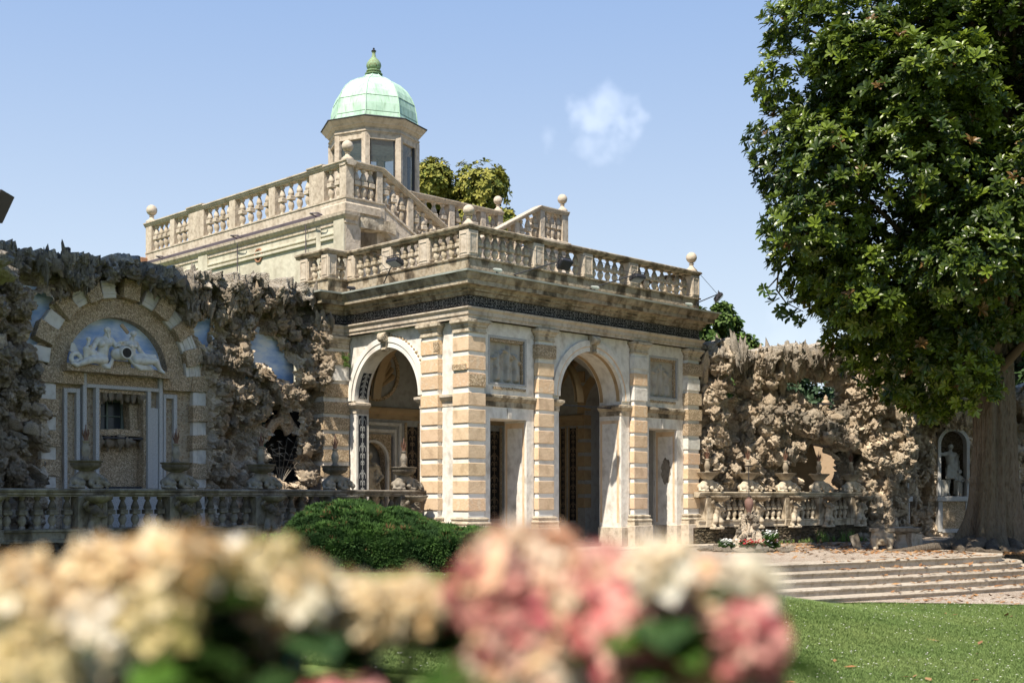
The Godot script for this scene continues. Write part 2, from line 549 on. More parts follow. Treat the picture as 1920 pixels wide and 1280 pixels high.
# a closed bar of the given profile on both sides of a centre line from a to b (y of the points is ignored)
func bar(m: MB, a: Vector3, b: Vector3, half: float, prof: PackedVector2Array) -> void:
	var d := Vector2(b.x - a.x, b.z - a.z).normalized()
	var s := Vector2(-d.y, d.x)
	var ring := PackedVector2Array()
	for k in prof:
		ring.append(Vector2(k.x + half, k.y))
	for k in range(prof.size() - 1, -1, -1):
		ring.append(Vector2(-prof[k].x - half, prof[k].y))
	var n := ring.size()
	var dy := b.y - a.y
	for k in n:
		var u := ring[k]
		var w := ring[(k + 1) % n]
		if u.is_equal_approx(w):
			continue
		m.quad(Vector3(a.x + s.x * u.x, a.y + u.y, a.z + s.y * u.x), Vector3(b.x + s.x * u.x, b.y + u.y, b.z + s.y * u.x), Vector3(b.x + s.x * w.x, b.y + w.y, b.z + s.y * w.x), Vector3(a.x + s.x * w.x, a.y + w.y, a.z + s.y * w.x))
	for en in 2:
		var ids := Geometry2D.triangulate_polygon(ring)
		var o := a if en == 0 else b
		for k in range(0, ids.size(), 3):
			var p := []
			for w in 3:
				var u := ring[ids[k + w]]
				p.append(Vector3(o.x + s.x * u.x, o.y + u.y, o.z + s.y * u.x))
			m.tri(p[0], p[1], p[2])

func prof_shift(list: Array, dx := 0.0, dy := 0.0) -> PackedVector2Array:
	var p := PackedVector2Array()
	for k in range(0, list.size(), 2):
		p.append(Vector2(list[k] + dx, list[k + 1] + dy))
	return p

# a moulding made of separate blocks with narrow joints along a path; the cuts keep clear of the corners
func moulded_course(parent: Node, nm: String, m: Material, path: PackedVector2Array, prof: PackedVector2Array, step: float, tone := 0.12) -> void:
	var at := PackedFloat32Array([0.0])
	for k in path.size() - 1:
		at.append(at[k] + path[k].distance_to(path[k + 1]))
	var total := at[at.size() - 1]
	var cuts := PackedFloat32Array([0.0])
	var n := maxi(1, roundi(total / step))
	for j in range(1, n):
		var c := total * j / n + rng.randf_range(-0.12, 0.12) * step
		for k in range(1, at.size() - 1):
			if absf(c - at[k]) < 0.3:
				c = at[k] + (0.45 if c > at[k] else -0.45)
		if c > cuts[cuts.size() - 1] + 0.25 and c < total - 0.25:
			cuts.append(c)
	cuts.append(total)
	for j in cuts.size() - 1:
		var a := cuts[j] + (0.003 if j > 0 else 0.0)
		var b := cuts[j + 1] - (0.003 if j < cuts.size() - 2 else 0.0)
		var pts := PackedVector2Array()
		for k in path.size() - 1:
			if a >= at[k] and a < at[k + 1]:
				pts.append(path[k].lerp(path[k + 1], (a - at[k]) / (at[k + 1] - at[k])))
			if b > at[k + 1] and at[k + 1] > a:
				pts.append(path[k + 1])
			elif b > at[k] and b <= at[k + 1]:
				pts.append(path[k].lerp(path[k + 1], (b - at[k]) / (at[k + 1] - at[k])))
		var mb := MB.new()
		var g := 1.0 + rng.randf_range(-tone, tone)
		mb.col = Color(g, g * rng.randf_range(0.97, 1.01), g * rng.randf_range(0.94, 1.0))
		mb.sweep(pts, prof)
		obj(nm, mb, m, parent)

func ring_path(x0: float, x1: float, z0: float, z1: float) -> PackedVector2Array:
	# round a pier: left side from the back, front, right side to the back (front at z1)
	return PackedVector2Array([Vector2(x0, z0), Vector2(x0, z1), Vector2(x1, z1), Vector2(x1, z0)])

const ATTIC := [0.0, 1.15, 0.075, 1.15, 0.075, 1.225, 0.06, 1.235, 0.075, 1.25, 0.085, 1.275, 0.075, 1.30, 0.035, 1.315, 0.03, 1.35, 0.055, 1.36, 0.055, 1.385, 0.0, 1.41]
const CAPITAL := [0.0, 5.33, 0.015, 5.34, 0.015, 5.37, 0.0, 5.375, 0.0, 5.45, 0.03, 5.46, 0.03, 5.49, 0.06, 5.53, 0.085, 5.545, 0.085, 5.60, 0.0, 5.628]
const ARCHI := [0.0, 5.628, 0.02, 5.63, 0.02, 5.70, 0.045, 5.705, 0.045, 5.79, 0.06, 5.80, 0.09, 5.835, 0.09, 5.868, 0.0, 5.87]
const CORN := [0.0, 6.115, 0.03, 6.12, 0.05, 6.19, 0.10, 6.21, 0.10, 6.25, 0.14, 6.30, 0.27, 6.305, 0.27, 6.40, 0.29, 6.41, 0.33, 6.47, 0.35, 6.52, 0.35, 6.535, 0.0, 6.56]
const BLOCK_Y := [1.551, 1.923, 2.298, 2.672, 3.049, 3.413, 3.79, 4.179, 4.56, 4.944]
const BLOCK_H := [0.264, 0.269, 0.269, 0.277, 0.277, 0.288, 0.27, 0.304, 0.29, 0.304]

# a pier with proud blocks on a plaster core: x0..x1 across, front at z1, back at z0
func pier(parent: Node, x0: float, x1: float, z0: float, z1: float, kinds: String, base := true) -> void:
	var core := MB.new()
	core.bx(Vector3(x0 + 0.025, 1.15, z0), Vector3(x1 - 0.025, 5.628, z1 - 0.025))
	obj("pier_core", core, M.plaster_clean, parent)
	for k in 10:
		var kind := kinds[k]
		if kind == "-":
			continue
		var mb := MB.new()
		var y0: float = BLOCK_Y[k] + rng.randf_range(-0.006, 0.006)
		var y1: float = y0 + BLOCK_H[k]
		var w := rng.randf_range(0.88, 1.06)
		mb.col = Color(w, w * rng.randf_range(0.98, 1.02), w * rng.randf_range(0.96, 1.04))
		var pr := 0.03 if kind == "t" else 0.0
		if kind == "t":
			rough_block(mb, Vector3(x0 - pr, y0, z0), Vector3(x1 + pr, y1, z1 + pr))
			obj("pebble_block", mb, M.pebble, parent)
		else:
			mb.bx(Vector3(x0, y0, z0 + 0.001), Vector3(x1, y1, z1), 0.008)
			obj("pier_block", mb, M.peach_worn if kind == "w" else M.peach if kind == "p" else M.plaster, parent)
	var pt := ring_path(x0, x1, z0, z1)
	var c := MB.new()
	c.sweep(pt, prof_shift(CAPITAL))
	obj("capital", c, M.stone, parent)
	if base:
		var b := MB.new()
		b.sweep(pt, prof_shift(ATTIC))
		obj("pier_base", b, M.stone, parent)
		var p := MB.new()
		p.bx(Vector3(x0 - 0.10, TER - 0.02, z0), Vector3(x1 + 0.10, 1.148, z1 + 0.10), 0.012)
		obj("pier_plinth", p, M.stone_light, parent)

# a block whose faces are broken up: a subdivided box pushed about by noise
func rough_block(m: MB, lo: Vector3, hi: Vector3, amp := 0.03, cell := 0.045) -> void:
	var s := hi - lo
	for ax in 3:
		var bx := (ax + 1) % 3
		var cx := (ax + 2) % 3
		var nb := clampi(ceili(s[bx] / cell), 2, 24)
		var nc := clampi(ceili(s[cx] / cell), 2, 24)
		for sd in 2:
			var grid := PackedVector3Array()
			for j in nc + 1:
				for k in nb + 1:
					var q := Vector3()
					q[ax] = lo[ax] if sd == 0 else hi[ax]
					q[bx] = lo[bx] + s[bx] * k / nb
					q[cx] = lo[cx] + s[cx] * j / nc
					var w := (m.xf * q) * 9.0
					q += Vector3(fine.get_noise_3d(w.x * 9, w.y * 9, w.z * 9), fine.get_noise_3d(w.x * 9 + 90, w.y * 9, w.z * 9), fine.get_noise_3d(w.x * 9, w.y * 9 + 90, w.z * 9)) * amp
					grid.append(q)
			for j in nc:
				for k in nb:
					var a := j * (nb + 1) + k
					if sd == 1:
						m.quad(grid[a], grid[a + 1], grid[a + nb + 2], grid[a + nb + 1])
					else:
						m.quad(grid[a + nb + 1], grid[a + nb + 2], grid[a + 1], grid[a])

func arch_pts(cx: float, cy: float, r: float, n: int, from := 0.0, to := PI) -> PackedVector2Array:
	var p := PackedVector2Array()
	for k in n + 1:
		var an := lerpf(from, to, float(k) / n)
		p.append(Vector2(cx + cos(an) * r, cy + sin(an) * r))
	return p

# an arched bay of wall from x0 to x1 and from the ground to y1, with an opening of radius r round cx
func arch_bay(x0: float, x1: float, y1: float, cx: float, r: float, spring: float) -> PackedVector2Array:
	var p := PackedVector2Array([Vector2(x0, TER - 0.02), Vector2(cx - r, TER - 0.02)])
	var a := arch_pts(cx, spring, r, 28, PI, 0.0)
	p.append_array(a)
	p.append_array([Vector2(cx + r, TER - 0.02), Vector2(x1, TER - 0.02), Vector2(x1, y1), Vector2(x0, y1)])
	return p

func arch_band(m: MB, cx: float, cy: float, r0: float, r1: float, z0: float, z1: float, n := 32, from := 0.0, to := PI) -> void:
	var p := arch_pts(cx, cy, r1, n, from, to)
	var q := arch_pts(cx, cy, r0, n, from, to)
	for k in n:
		m.quad(Vector3(q[k].x, q[k].y, z1), Vector3(p[k].x, p[k].y, z1), Vector3(p[k + 1].x, p[k + 1].y, z1), Vector3(q[k + 1].x, q[k + 1].y, z1))
		m.quad(Vector3(p[k].x, p[k].y, z1), Vector3(p[k].x, p[k].y, z0), Vector3(p[k + 1].x, p[k + 1].y, z0), Vector3(p[k + 1].x, p[k + 1].y, z1))
		m.quad(Vector3(q[k + 1].x, q[k + 1].y, z1), Vector3(q[k + 1].x, q[k + 1].y, z0), Vector3(q[k].x, q[k].y, z0), Vector3(q[k].x, q[k].y, z1))
	for e in [0, n]:
		m.quad(Vector3(q[e].x, q[e].y, z0), Vector3(p[e].x, p[e].y, z0), Vector3(p[e].x, p[e].y, z1), Vector3(q[e].x, q[e].y, z1))

func keystone(parent: Node, x: float, z: float, y0: float, y1: float, turn := 0.0, org := Vector3.ZERO) -> void:
	var m := MB.new()
	m.xf = Transform3D(Basis(Vector3.UP, turn), org)
	var prof := PackedVector2Array()          # side outline in (z, y)
	var h := y1 - y0
	for k in [[0.0, 0.0], [0.10, 0.02], [0.13, 0.10], [0.10, 0.2], [0.11, 0.45]]:
		prof.append(Vector2(k[0], k[1] * h))
	for k in 9:
		var an := lerpf(-1.9, 1.75, k / 8.0)
		prof.append(Vector2(0.13 + cos(an) * 0.09, h * 0.73 + sin(an) * h * 0.25))
	prof.append(Vector2(0.0, h * 0.99))
	var ids := Geometry2D.triangulate_polygon(prof)
	for s in [-1.0, 1.0]:
		for k in range(0, ids.size(), 3):
			var p := []
			for w in 3:
				var u := prof[ids[k + w]]
				p.append(Vector3(x + s * lerpf(0.07, 0.12, u.y / h), y0 + u.y, z + u.x))
			m.tri(p[0], p[1], p[2])
	for k in prof.size() - 1:
		var u := prof[k]
		var w := prof[k + 1]
		var a0 := lerpf(0.07, 0.12, u.y / h)
		var a1 := lerpf(0.07, 0.12, w.y / h)
		m.quad(Vector3(x - a0, y0 + u.y, z + u.x), Vector3(x + a0, y0 + u.y, z + u.x), Vector3(x + a1, y0 + w.y, z + w.x), Vector3(x - a1, y0 + w.y, z + w.x))
	for s in [-1.0, 1.0]:                      # the spiral on each cheek
		var sp := PackedVector3Array()
		var rr := PackedFloat32Array()
		for k in 22:
			var an := k * 0.55
			var r := 0.075 * (1.0 - k / 24.0)
			sp.append(Vector3(x + s * 0.115, y0 + h * 0.73 + sin(an) * r * h * 3.0, z + 0.13 + cos(an) * r))
			rr.append(0.012)
		m.tube(sp, rr, 5)
	obj("keystone_scroll", m, M.stone, parent)

func relief_panel(parent: Node, x0: float, x1: float, y0: float, y1: float, z: float, sd: int, strong: float) -> void:
	var m := MB.new()
	var nx := 60
	var ny := 54
	var figs := []
	var r := RandomNumberGenerator.new()
	r.seed = sd
	for k in 3:                                # worn standing figures in low relief, each a chain of limbs
		var fx: float = lerpf(0.22, 0.78, k / 2.0) + r.randf_range(-0.05, 0.05)
		var lean := r.randf_range(-0.05, 0.05)
		var hh: float = [0.75, 0.92, 0.7][k]
		figs.append([Vector2(fx, 0.1), Vector2(fx + lean * 0.5, 0.1 + 0.4 * hh), 0.045])
		figs.append([Vector2(fx + 0.06, 0.1), Vector2(fx + lean * 0.5 + 0.02, 0.1 + 0.4 * hh), 0.04])
		figs.append([Vector2(fx + lean * 0.5, 0.1 + 0.4 * hh), Vector2(fx + lean, 0.1 + 0.68 * hh), 0.06])
		figs.append([Vector2(fx + lean, 0.1 + 0.68 * hh), Vector2(fx + lean * 1.1, 0.1 + 0.80 * hh), 0.035])
		figs.append([Vector2(fx + lean, 0.1 + 0.66 * hh), Vector2(fx + lean - 0.13, 0.1 + 0.55 * hh + r.randf() * 0.2), 0.025])
		figs.append([Vector2(fx + lean, 0.1 + 0.66 * hh), Vector2(fx + lean + 0.12, 0.1 + 0.5 * hh + r.randf() * 0.25), 0.025])
	for j in ny + 1:
		for k in nx + 1:
			var u := Vector2(float(k) / nx, float(j) / ny)
			var d := 0.0
			for f in figs:
				var p := Geometry2D.get_closest_point_to_segment(u, f[0], f[1])
				d = maxf(d, 1.0 - p.distance_to(u) / (f[2] * 1.25))
			d = sqrt(clampf(d, 0, 1)) * 0.11 * strong
			d += fine.get_noise_2d(u.x * 300 + sd * 50, u.y * 300) * 0.012 + fine.get_noise_2d(u.x * 1400, u.y * 1400 + sd) * 0.006
			m.v.append(Vector3(lerpf(x0, x1, u.x), lerpf(y0, y1, u.y), z + d))
			m.n.append(Vector3.BACK)
			m.c.append(Color(1, 1, 1))
			m.t.append(Vector2.ZERO)
	for j in ny:
		for k in nx:
			var a := j * (nx + 1) + k
			m.i.append_array([a, a + nx + 1, a + 1, a + 1, a + nx + 1, a + nx + 2])
	m.smooth()
	obj("relief_panel", m, M.relief_clay, parent)

func pavilion() -> void:
	var o := thing("garden_pavilion", "two-storey-high arched garden pavilion with banded cream and peach piers, black pebble frieze and roof balustrade", "pavilion", FR)
	var m: MB
	var T := TER - 0.02
	# --- right front (z = 0): doors, panels, arch
	for s in 2:
		var f := func(x: float) -> float: return x if s == 0 else 8.1 - x
		var w0: float = 0.51
		var w := MB.new()
		for r in [[0.51, 0.78, T, 3.78, -0.15], [1.9, 2.13, T, 3.78, -0.15], [0.78, 1.9, 3.55, 3.78, -0.15], [0.51, 2.13, 3.78, 4.28, -0.15], [0.51, 0.72, 4.28, 5.35, -0.15], [1.9, 2.13, 4.28, 5.35, -0.15], [0.72, 1.9, 4.28, 5.35, -0.27], [0.51, 2.13, 5.35, 5.628, -0.15]]:
			w.bx(Vector3(minf(f.call(r[0]), f.call(r[1])), r[2], -0.85), Vector3(maxf(f.call(r[0]), f.call(r[1])), r[3], r[4]))
		obj("bay_wall", w, M.plaster, o)
		m = MB.new()                           # ledge above the door
		m.sweep(PackedVector2Array([Vector2(minf(f.call(0.51), f.call(2.13)) + 0.004, -0.15), Vector2(maxf(f.call(0.51), f.call(2.13)) - 0.004, -0.15)]), PV([0.0, 3.80, 0.02, 3.81, 0.02, 3.92, 0.05, 3.94, 0.09, 3.99, 0.10, 4.0, 0.10, 4.05, 0.0, 4.075]))
		obj("door_ledge", m, M.stone_weathered, o)
		relief_panel(o, minf(f.call(0.78), f.call(1.84)), maxf(f.call(0.78), f.call(1.84)), 4.33, 5.28, -0.255, 5 + s, 1.0 - 0.45 * s)
		m = MB.new()                           # raised frame of the panel and its crumbling pebble lining
		for r in [[0.72, 0.775, 4.28, 5.35], [1.845, 1.9, 4.28, 5.35]]:
			m.bx(Vector3(minf(f.call(r[0]), f.call(r[1])), r[2], -0.3), Vector3(maxf(f.call(r[0]), f.call(r[1])), r[3], -0.142), 0.006)
		for r in [[4.28, 4.332], [5.29, 5.35]]:
			m.bx(Vector3(f.call(0.776) if s == 0 else f.call(1.844), r[0], -0.3), Vector3(f.call(1.844) if s == 0 else f.call(0.776), r[1], -0.142), 0.006)
		obj("panel_frame", m, M.marble_grain, o)
		for q in [[Vector3(minf(f.call(0.80), f.call(1.82)), 5.23, -0.26), Vector3(maxf(f.call(0.80), f.call(1.82)), 5.285, -0.17)], [Vector3(1.80 if s == 0 else 8.1 - 0.84, 4.36, -0.26), Vector3(1.835 if s == 0 else 8.1 - 0.80, 5.22, -0.19)], [Vector3(minf(f.call(0.86), f.call(1.86)), 4.19, -0.17), Vector3(maxf(f.call(0.86), f.call(1.86)), 4.245, -0.12)]]:
			m = MB.new()
			rough_block(m, q[0], q[1], 0.02, 0.03)
			obj("pebble_lining", m, M.pebble, o)
		m = MB.new()                           # door surround: small key and stone foot
		var kx: float = f.call(1.35)
		m.extrude(PV([kx - 0.045, 3.552, kx + 0.045, 3.552, kx + 0.07, 3.779, kx - 0.07, 3.779]), -0.15, -0.115)
		obj("door_key", m, M.marble, o)
		for r in [[0.60, 0.795], [1.885, 2.05]]:
			m = MB.new()
			m.bx(Vector3(minf(f.call(r[0]), f.call(r[1])), T, -0.86), Vector3(maxf(f.call(r[0]), f.call(r[1])), 1.13, -0.135), 0.01)
			obj("door_foot", m, M.stone_light, o)
		# painted borders on the inner cheek of the door that the sun reaches
		var jx: float = 1.9 if s == 0 else 8.1 - 0.78
		m = MB.new()
		for r in [[1.2, 3.5, -0.28, -0.22], [1.2, 3.5, -0.82, -0.76], [3.38, 3.5, -0.76, -0.28]]:
			m.bx(Vector3(jx - 0.004, r[0], r[2]), Vector3(jx + 0.02, r[1], r[3]))
		obj("painted_border", m, M.peach, o)
		if s == 1:
			m = MB.new()                        # patch where the plaster fell away and the old mosaic shows
			var pp := PackedVector2Array()
			for k in 26:
				var an := TAU * k / 26.0
				pp.append(Vector2(-0.50 + cos(an) * 0.15 * (1.0 + 0.14 * sin(k * 2.3)), 2.5 + sin(an) * 0.33 * (1.0 + 0.10 * cos(k * 1.7))))
			m.xf = Transform3D(Basis(Vector3.UP, -PI / 2), Vector3(jx - 0.006, 0, 0))
			m.extrude(PackedVector2Array(Array(pp).map(func(q): return Vector2(q.x, q.y))), -0.02, 0.0)
			var loss := obj("plaster_loss", m, M.stone_dark, o)
			tag(loss, "grey patch of bare wall where plaster fell from the right door cheek")
	var bay := MB.new()
	bay.extrude(arch_bay(2.64, 5.46, 5.628, 4.05, 1.1, 4.15), -0.85, -0.15)
	obj("arch_wall", bay, M.plaster, o)
	m = MB.new()
	arch_band(m, 4.05, 4.15, 1.1, 1.2, -0.16, -0.10)
	arch_band(m, 4.05, 4.15, 1.225, 1.36, -0.16, -0.085)
	obj("archivolt", m, M.plaster, o)
	m = MB.new()                               # worn painted band
	arch_band(m, 4.05, 4.15, 1.2, 1.225, -0.16, -0.09)
	obj("archivolt_line", m, M.peach_worn, o)
	m = MB.new()                               # painted soffit borders of the right arch
	for zz in [[-0.30, -0.20], [-0.83, -0.73]]:
		m = MB.new()
		arch_band(m, 4.05, 4.15, 1.094, 1.12, zz[0], zz[1])
		obj("painted_soffit_border", m, M.interior_tan, o)
	for x in [[2.64, 2.95], [5.15, 5.46]]:
		m = MB.new()
		m.sweep(ring_path(x[0] - (0.0 if x[0] < 4 else 0.0), x[1], -0.84, -0.15), PV([0.0, 3.80, 0.012, 3.805, 0.012, 3.92, 0.05, 3.94, 0.09, 3.99, 0.10, 4.0, 0.10, 4.05, 0.0, 4.075]))
		obj("impost", m, M.stone, o)
		m = MB.new()
		m.bx(Vector3(x[0] + 0.005, T, -0.88), Vector3(x[1] + (0.03 if x[0] < 4 else -0.005), 1.11, -0.11), 0.01) if x[0] < 4 else m.bx(Vector3(x[0] - 0.03, T, -0.88), Vector3(x[1] - 0.005, 1.11, -0.11), 0.01)
		obj("jamb_foot", m, M.stone_light, o)
	m = MB.new()
	for r in [[1.22, 3.7, -0.29, -0.22], [1.22, 3.7, -0.82, -0.76], [3.62, 3.7, -0.76, -0.29]]:
		m.bx(Vector3(5.146, r[0], r[2]), Vector3(5.17, r[1], r[3]))
	obj("painted_border", m, M.peach, o)
	m = MB.new()
	m.bx(Vector3(2.96, 3.97, -0.42), Vector3(5.14, 4.0, -0.39))
	obj("tie_rod", m, M.metal_dark, o)
	keystone(o, 4.05, -0.15, 5.20, 5.62)
	pier(o, 2.13, 2.64, -0.15, 0.0, "pppppppwpt")
	pier(o, 5.46, 5.97, -0.15, 0.0, "pppppwwnwn")
	pier(o, 7.59, 8.10, -0.85, 0.0, "pppwntttnt")
	# --- corner pier, two faces
	pier(o, 0.0, 0.51, -0.506, 0.0, "wppppppwwp")
	m = MB.new()
	rough_block(m, Vector3(0.02, 4.20, -0.02), Vector3(0.49, 4.44, 0.02), 0.03, 0.03)
	obj("pebble_patch", m, M.pebble, o)
	m = MB.new()
	rough_block(m, Vector3(-0.03, 4.54, -0.46), Vector3(0.02, 4.66, -0.04), 0.025, 0.03)
	obj("pebble_patch", m, M.pebble, o)
	# --- left front (x = 0), built with x running from the far end to the corner: local x' = -z
	var LF := Transform3D(Basis(Vector3.UP, -PI / 2), Vector3.ZERO)    # x' -> b reversed; front faces -x
	bay = MB.new()
	bay.xf = LF
	bay.extrude(arch_bay(-4.30, -0.5, 5.628, -2.905, 1.155, 4.10), -0.52, -0.15)
	obj("arch_wall", bay, M.plaster, o)
	m = MB.new()
	m.xf = LF
	arch_band(m, -2.905, 4.10, 1.155, 1.25, -0.16, -0.09)
	arch_band(m, -2.905, 4.10, 1.275, 1.40, -0.16, -0.075)
	obj("archivolt", m, M.plaster_clean, o)
	m = MB.new()
	m.xf = LF
	for k in 40:                               # rough pebble line round the arch
		var an := PI * (k + 0.5) / 40
		m.box(Vector3(-2.905 + cos(an) * 1.42, 4.10 + sin(an) * 1.42, -0.13), Vector3(0.05, 0.05, 0.06) * rng.randf_range(0.6, 1.2), 0.015)
	obj("pebble_line", m, M.pebble, o)
	for r in [[-1.75, -1.57], [-4.28, -4.06]]:
		m = MB.new()
		m.xf = LF
		m.sweep(ring_path(r[0], r[1], -0.51, -0.15), PV([0.0, 3.80, 0.012, 3.805, 0.012, 3.92, 0.05, 3.94, 0.09, 3.99, 0.10, 4.0, 0.10, 4.05, 0.0, 4.075]))
		obj("impost", m, M.stone_light, o)
	m = MB.new()
	m.xf = LF
	m.sweep(PackedVector2Array([Vector2(-0.995, -0.15), Vector2(-0.51, -0.15)]), PV([0.0, 3.80, 0.012, 3.805, 0.012, 3.92, 0.05, 3.94, 0.09, 3.99, 0.10, 4.0, 0.10, 4.05, 0.0, 4.075]))
	obj("impost", m, M.stone_light, o)
	keystone(o, -2.905, -0.15, 5.16, 5.60, -PI / 2)
	var sub := Node3D.new()
	sub.name = "side_pier"
	sub.transform = LF
	o.add_child(sub, true)
	pier(sub, -1.56, -0.99, -0.15, 0.0, "ppppppwwww")
	m = MB.new()
	rough_block(m, Vector3(-1.12, 5.0, -0.02), Vector3(-0.97, 5.2, 0.02), 0.02, 0.03)
	obj("pebble_patch", m, M.pebble, sub)
	# the mosaic band on the inner cheek of the left arch
	m = MB.new()
	m.quad(L(0.20, 1.2, 4.055), L(0.46, 1.2, 4.055), L(0.46, 3.76, 4.055), L(0.20, 3.76, 4.055), Vector2(1, 4))
	obj("mosaic_band", m, M.mosaic, o)
	m = MB.new()
	for k in 5:                                # and its run into the curve of the arch
		var a0 := 0.05 + 0.11 * k
		var a1 := a0 + 0.11
		m.quad(L(0.20, 4.10 + sin(a0) * 1.15, 2.905 + cos(a0) * 1.15), L(0.46, 4.10 + sin(a0) * 1.15, 2.905 + cos(a0) * 1.15), L(0.46, 4.10 + sin(a1) * 1.15, 2.905 + cos(a1) * 1.15), L(0.20, 4.10 + sin(a1) * 1.15, 2.905 + cos(a1) * 1.15), Vector2(1, 0.2))
	obj("mosaic_band", m, M.mosaic, o)
	# --- the pebble-banded pier that breaks forward at the far end of the left front
	var bp := Node3D.new()
	bp.name = "banded_pier"
	o.add_child(bp, true)
	m = MB.new()
	m.bx(L(-0.60, T, 5.4), L(0.15, 5.628, 4.33))
	obj("pier_core", m, M.plaster, bp)
	for k in 10:
		m = MB.new()
		var y0: float = BLOCK_Y[k]
		rough_block(m, L(-0.63, y0, 5.3), L(0.10, y0 + BLOCK_H[k], 4.27), 0.035, 0.05)
		obj("pebble_block", m, M.pebble if k != 8 else M.plaster, bp)
	m = MB.new()
	m.sweep(PackedVector2Array([Vector2(-0.62, -5.4), Vector2(-0.62, -4.29), Vector2(0.1, -4.29)]), prof_shift(CAPITAL))
	obj("capital", m, M.stone, bp)
	# --- entablature
	var path := PackedVector2Array([Vector2(-0.60, -5.5), Vector2(-0.60, -4.30), Vector2(0, -4.30), Vector2(0, 0), Vector2(8.1, 0), Vector2(8.1, -5.6)])
	moulded_course(o, "architrave_block", M.stone_light, path, prof_shift(ARCHI), 1.3)
	m = MB.new()
	m.sweep(path, PV([0.0, 5.87, -0.02, 5.872, -0.02, 6.113, 0.0, 6.115]))
	obj("pebble_frieze", m, M.frieze, o)
	moulded_course(o, "cornice_block", M.stone_weathered, path, prof_shift(CORN), 1.15, 0.22)
	m = MB.new()
	m.sweep(path, PV([0.30, 6.537, 0.385, 6.538, 0.39, 6.575, 0.37, 6.58, 0.2, 6.60]))
	obj("gutter_edge", m, M.metal_strip, o)
	# --- roof
	m = MB.new()
	m.extrude(PV([-0.6, -5.5, -0.6, -4.3, 0, -4.3, 0, 0, 8.1, 0, 8.1, -5.6]), 0.0, 0.35)
	obj("roof_slab", m, M.stone, o, Transform3D(Basis(Vector3.RIGHT, PI / 2), Vector3(0, 6.57, 0)) * Transform3D(Basis().scaled(Vector3(1, 1, 1)), Vector3.ZERO))
	roof_balustrade(o)
	interior(o)

func roof_balustrade(o: Node3D) -> void:
	var rb := Node3D.new()
	rb.name = "roof_balustrade"
	o.add_child(rb, true)
	var S := 0.0                               # faces stand flush with the frieze below
	var path := PackedVector2Array([Vector2(-0.55, -5.5), Vector2(-0.55, -4.22), Vector2(0.02, -4.22), Vector2(0.02, -0.02), Vector2(8.08, -0.02), Vector2(8.08, -5.6)])
	moulded_course(rb, "parapet_block", M.stone_weathered, path, PV([-0.30, 6.57, 0.0, 6.575, 0.0, 6.90, 0.035, 6.91, 0.035, 6.945, 0.0, 6.95, -0.30, 6.95]), 1.6, 0.15)
	moulded_course(rb, "hand_rail", M.stone_weathered, path, PV([-0.24, 7.505, 0.0, 7.51, 0.02, 7.53, 0.02, 7.55, 0.055, 7.565, 0.06, 7.60, 0.03, 7.625, -0.24, 7.625]), 1.9, 0.12)
	var ped := func(x: float, b: float, w: float, d: float) -> void:
		var m := MB.new()
		m.box(L(x, 7.228, b), Vector3(w, 0.556, d), 0.012)
		for s in [-1.0, 1.0]:                   # sunk panel outlined by thin ribs
			m.box(L(x + s * (w * 0.5 - 0.045), 7.23, b - d * 0.5 - 0.004), Vector3(0.02, 0.44, 0.02))
			m.box(L(x - w * 0.5 - 0.004, 7.23, b + s * (d * 0.5 - 0.045)), Vector3(0.02, 0.44, 0.02))
		for yy in [7.03, 7.43]:
			m.box(L(x, yy, b - d * 0.5 - 0.004), Vector3(w - 0.07, 0.02, 0.018))
			m.box(L(x - w * 0.5 - 0.004, yy, b), Vector3(0.018, 0.02, d - 0.07))
		obj("pedestal", m, M.stone_light, rb)
	ped.call(0.15, 0.15, 0.30, 0.30)
	var bm := baluster_mesh(0.556, 0.088)
	var xs := [2.16, 3.80, 5.46, 7.93]
	for x in xs:
		ped.call(x, 0.14, 0.34 if x < 7 else 0.32, 0.27)
	var edges := [[0.31, 1.98, 7], [2.34, 3.62, 5], [3.98, 5.28, 5], [5.64, 7.76, 7]]
	for e in edges:
		baluster_run(rb, bm, M.stone, L(e[0], 6.95, 0.14), L(e[1], 6.95, 0.14), e[2])
	for b in [1.47, 2.77]:
		ped.call(0.14, b, 0.27, 0.34)
	ped.call(0.14, 4.12, 0.27, 0.26)
	for e in [[0.31, 1.30, 4], [1.64, 2.60, 4], [2.94, 3.99, 4]]:
		baluster_run(rb, bm, M.stone, L(0.14, 6.95, e[0]), L(0.14, 6.95, e[1]), e[2])
	ped.call(-0.42, 4.36, 0.27, 0.27)
	baluster_run(rb, bm, M.stone, L(-0.28, 6.95, 4.36), L(0.02, 6.95, 4.36), 2)
	baluster_run(rb, bm, M.stone, L(-0.42, 6.95, 4.5), L(-0.42, 6.95, 5.05), 2)
	ped.call(-0.42, 5.2, 0.27, 0.3)
	for b in [1.9, 3.8]:
		ped.call(7.94, b, 0.27, 0.34)
	for e in [[0.31, 1.73, 5], [2.07, 3.63, 6], [3.97, 5.5, 6]]:
		baluster_run(rb, bm, M.stone, L(7.94, 6.95, e[0]), L(7.94, 6.95, e[1]), e[2])
	ball_finial(rb, L(0.15, 7.62, 0.15), 0.125, M.stone_light, 0.20)
	ball_finial(rb, L(7.93, 7.62, 0.15), 0.14, M.stone_light, 0.24)

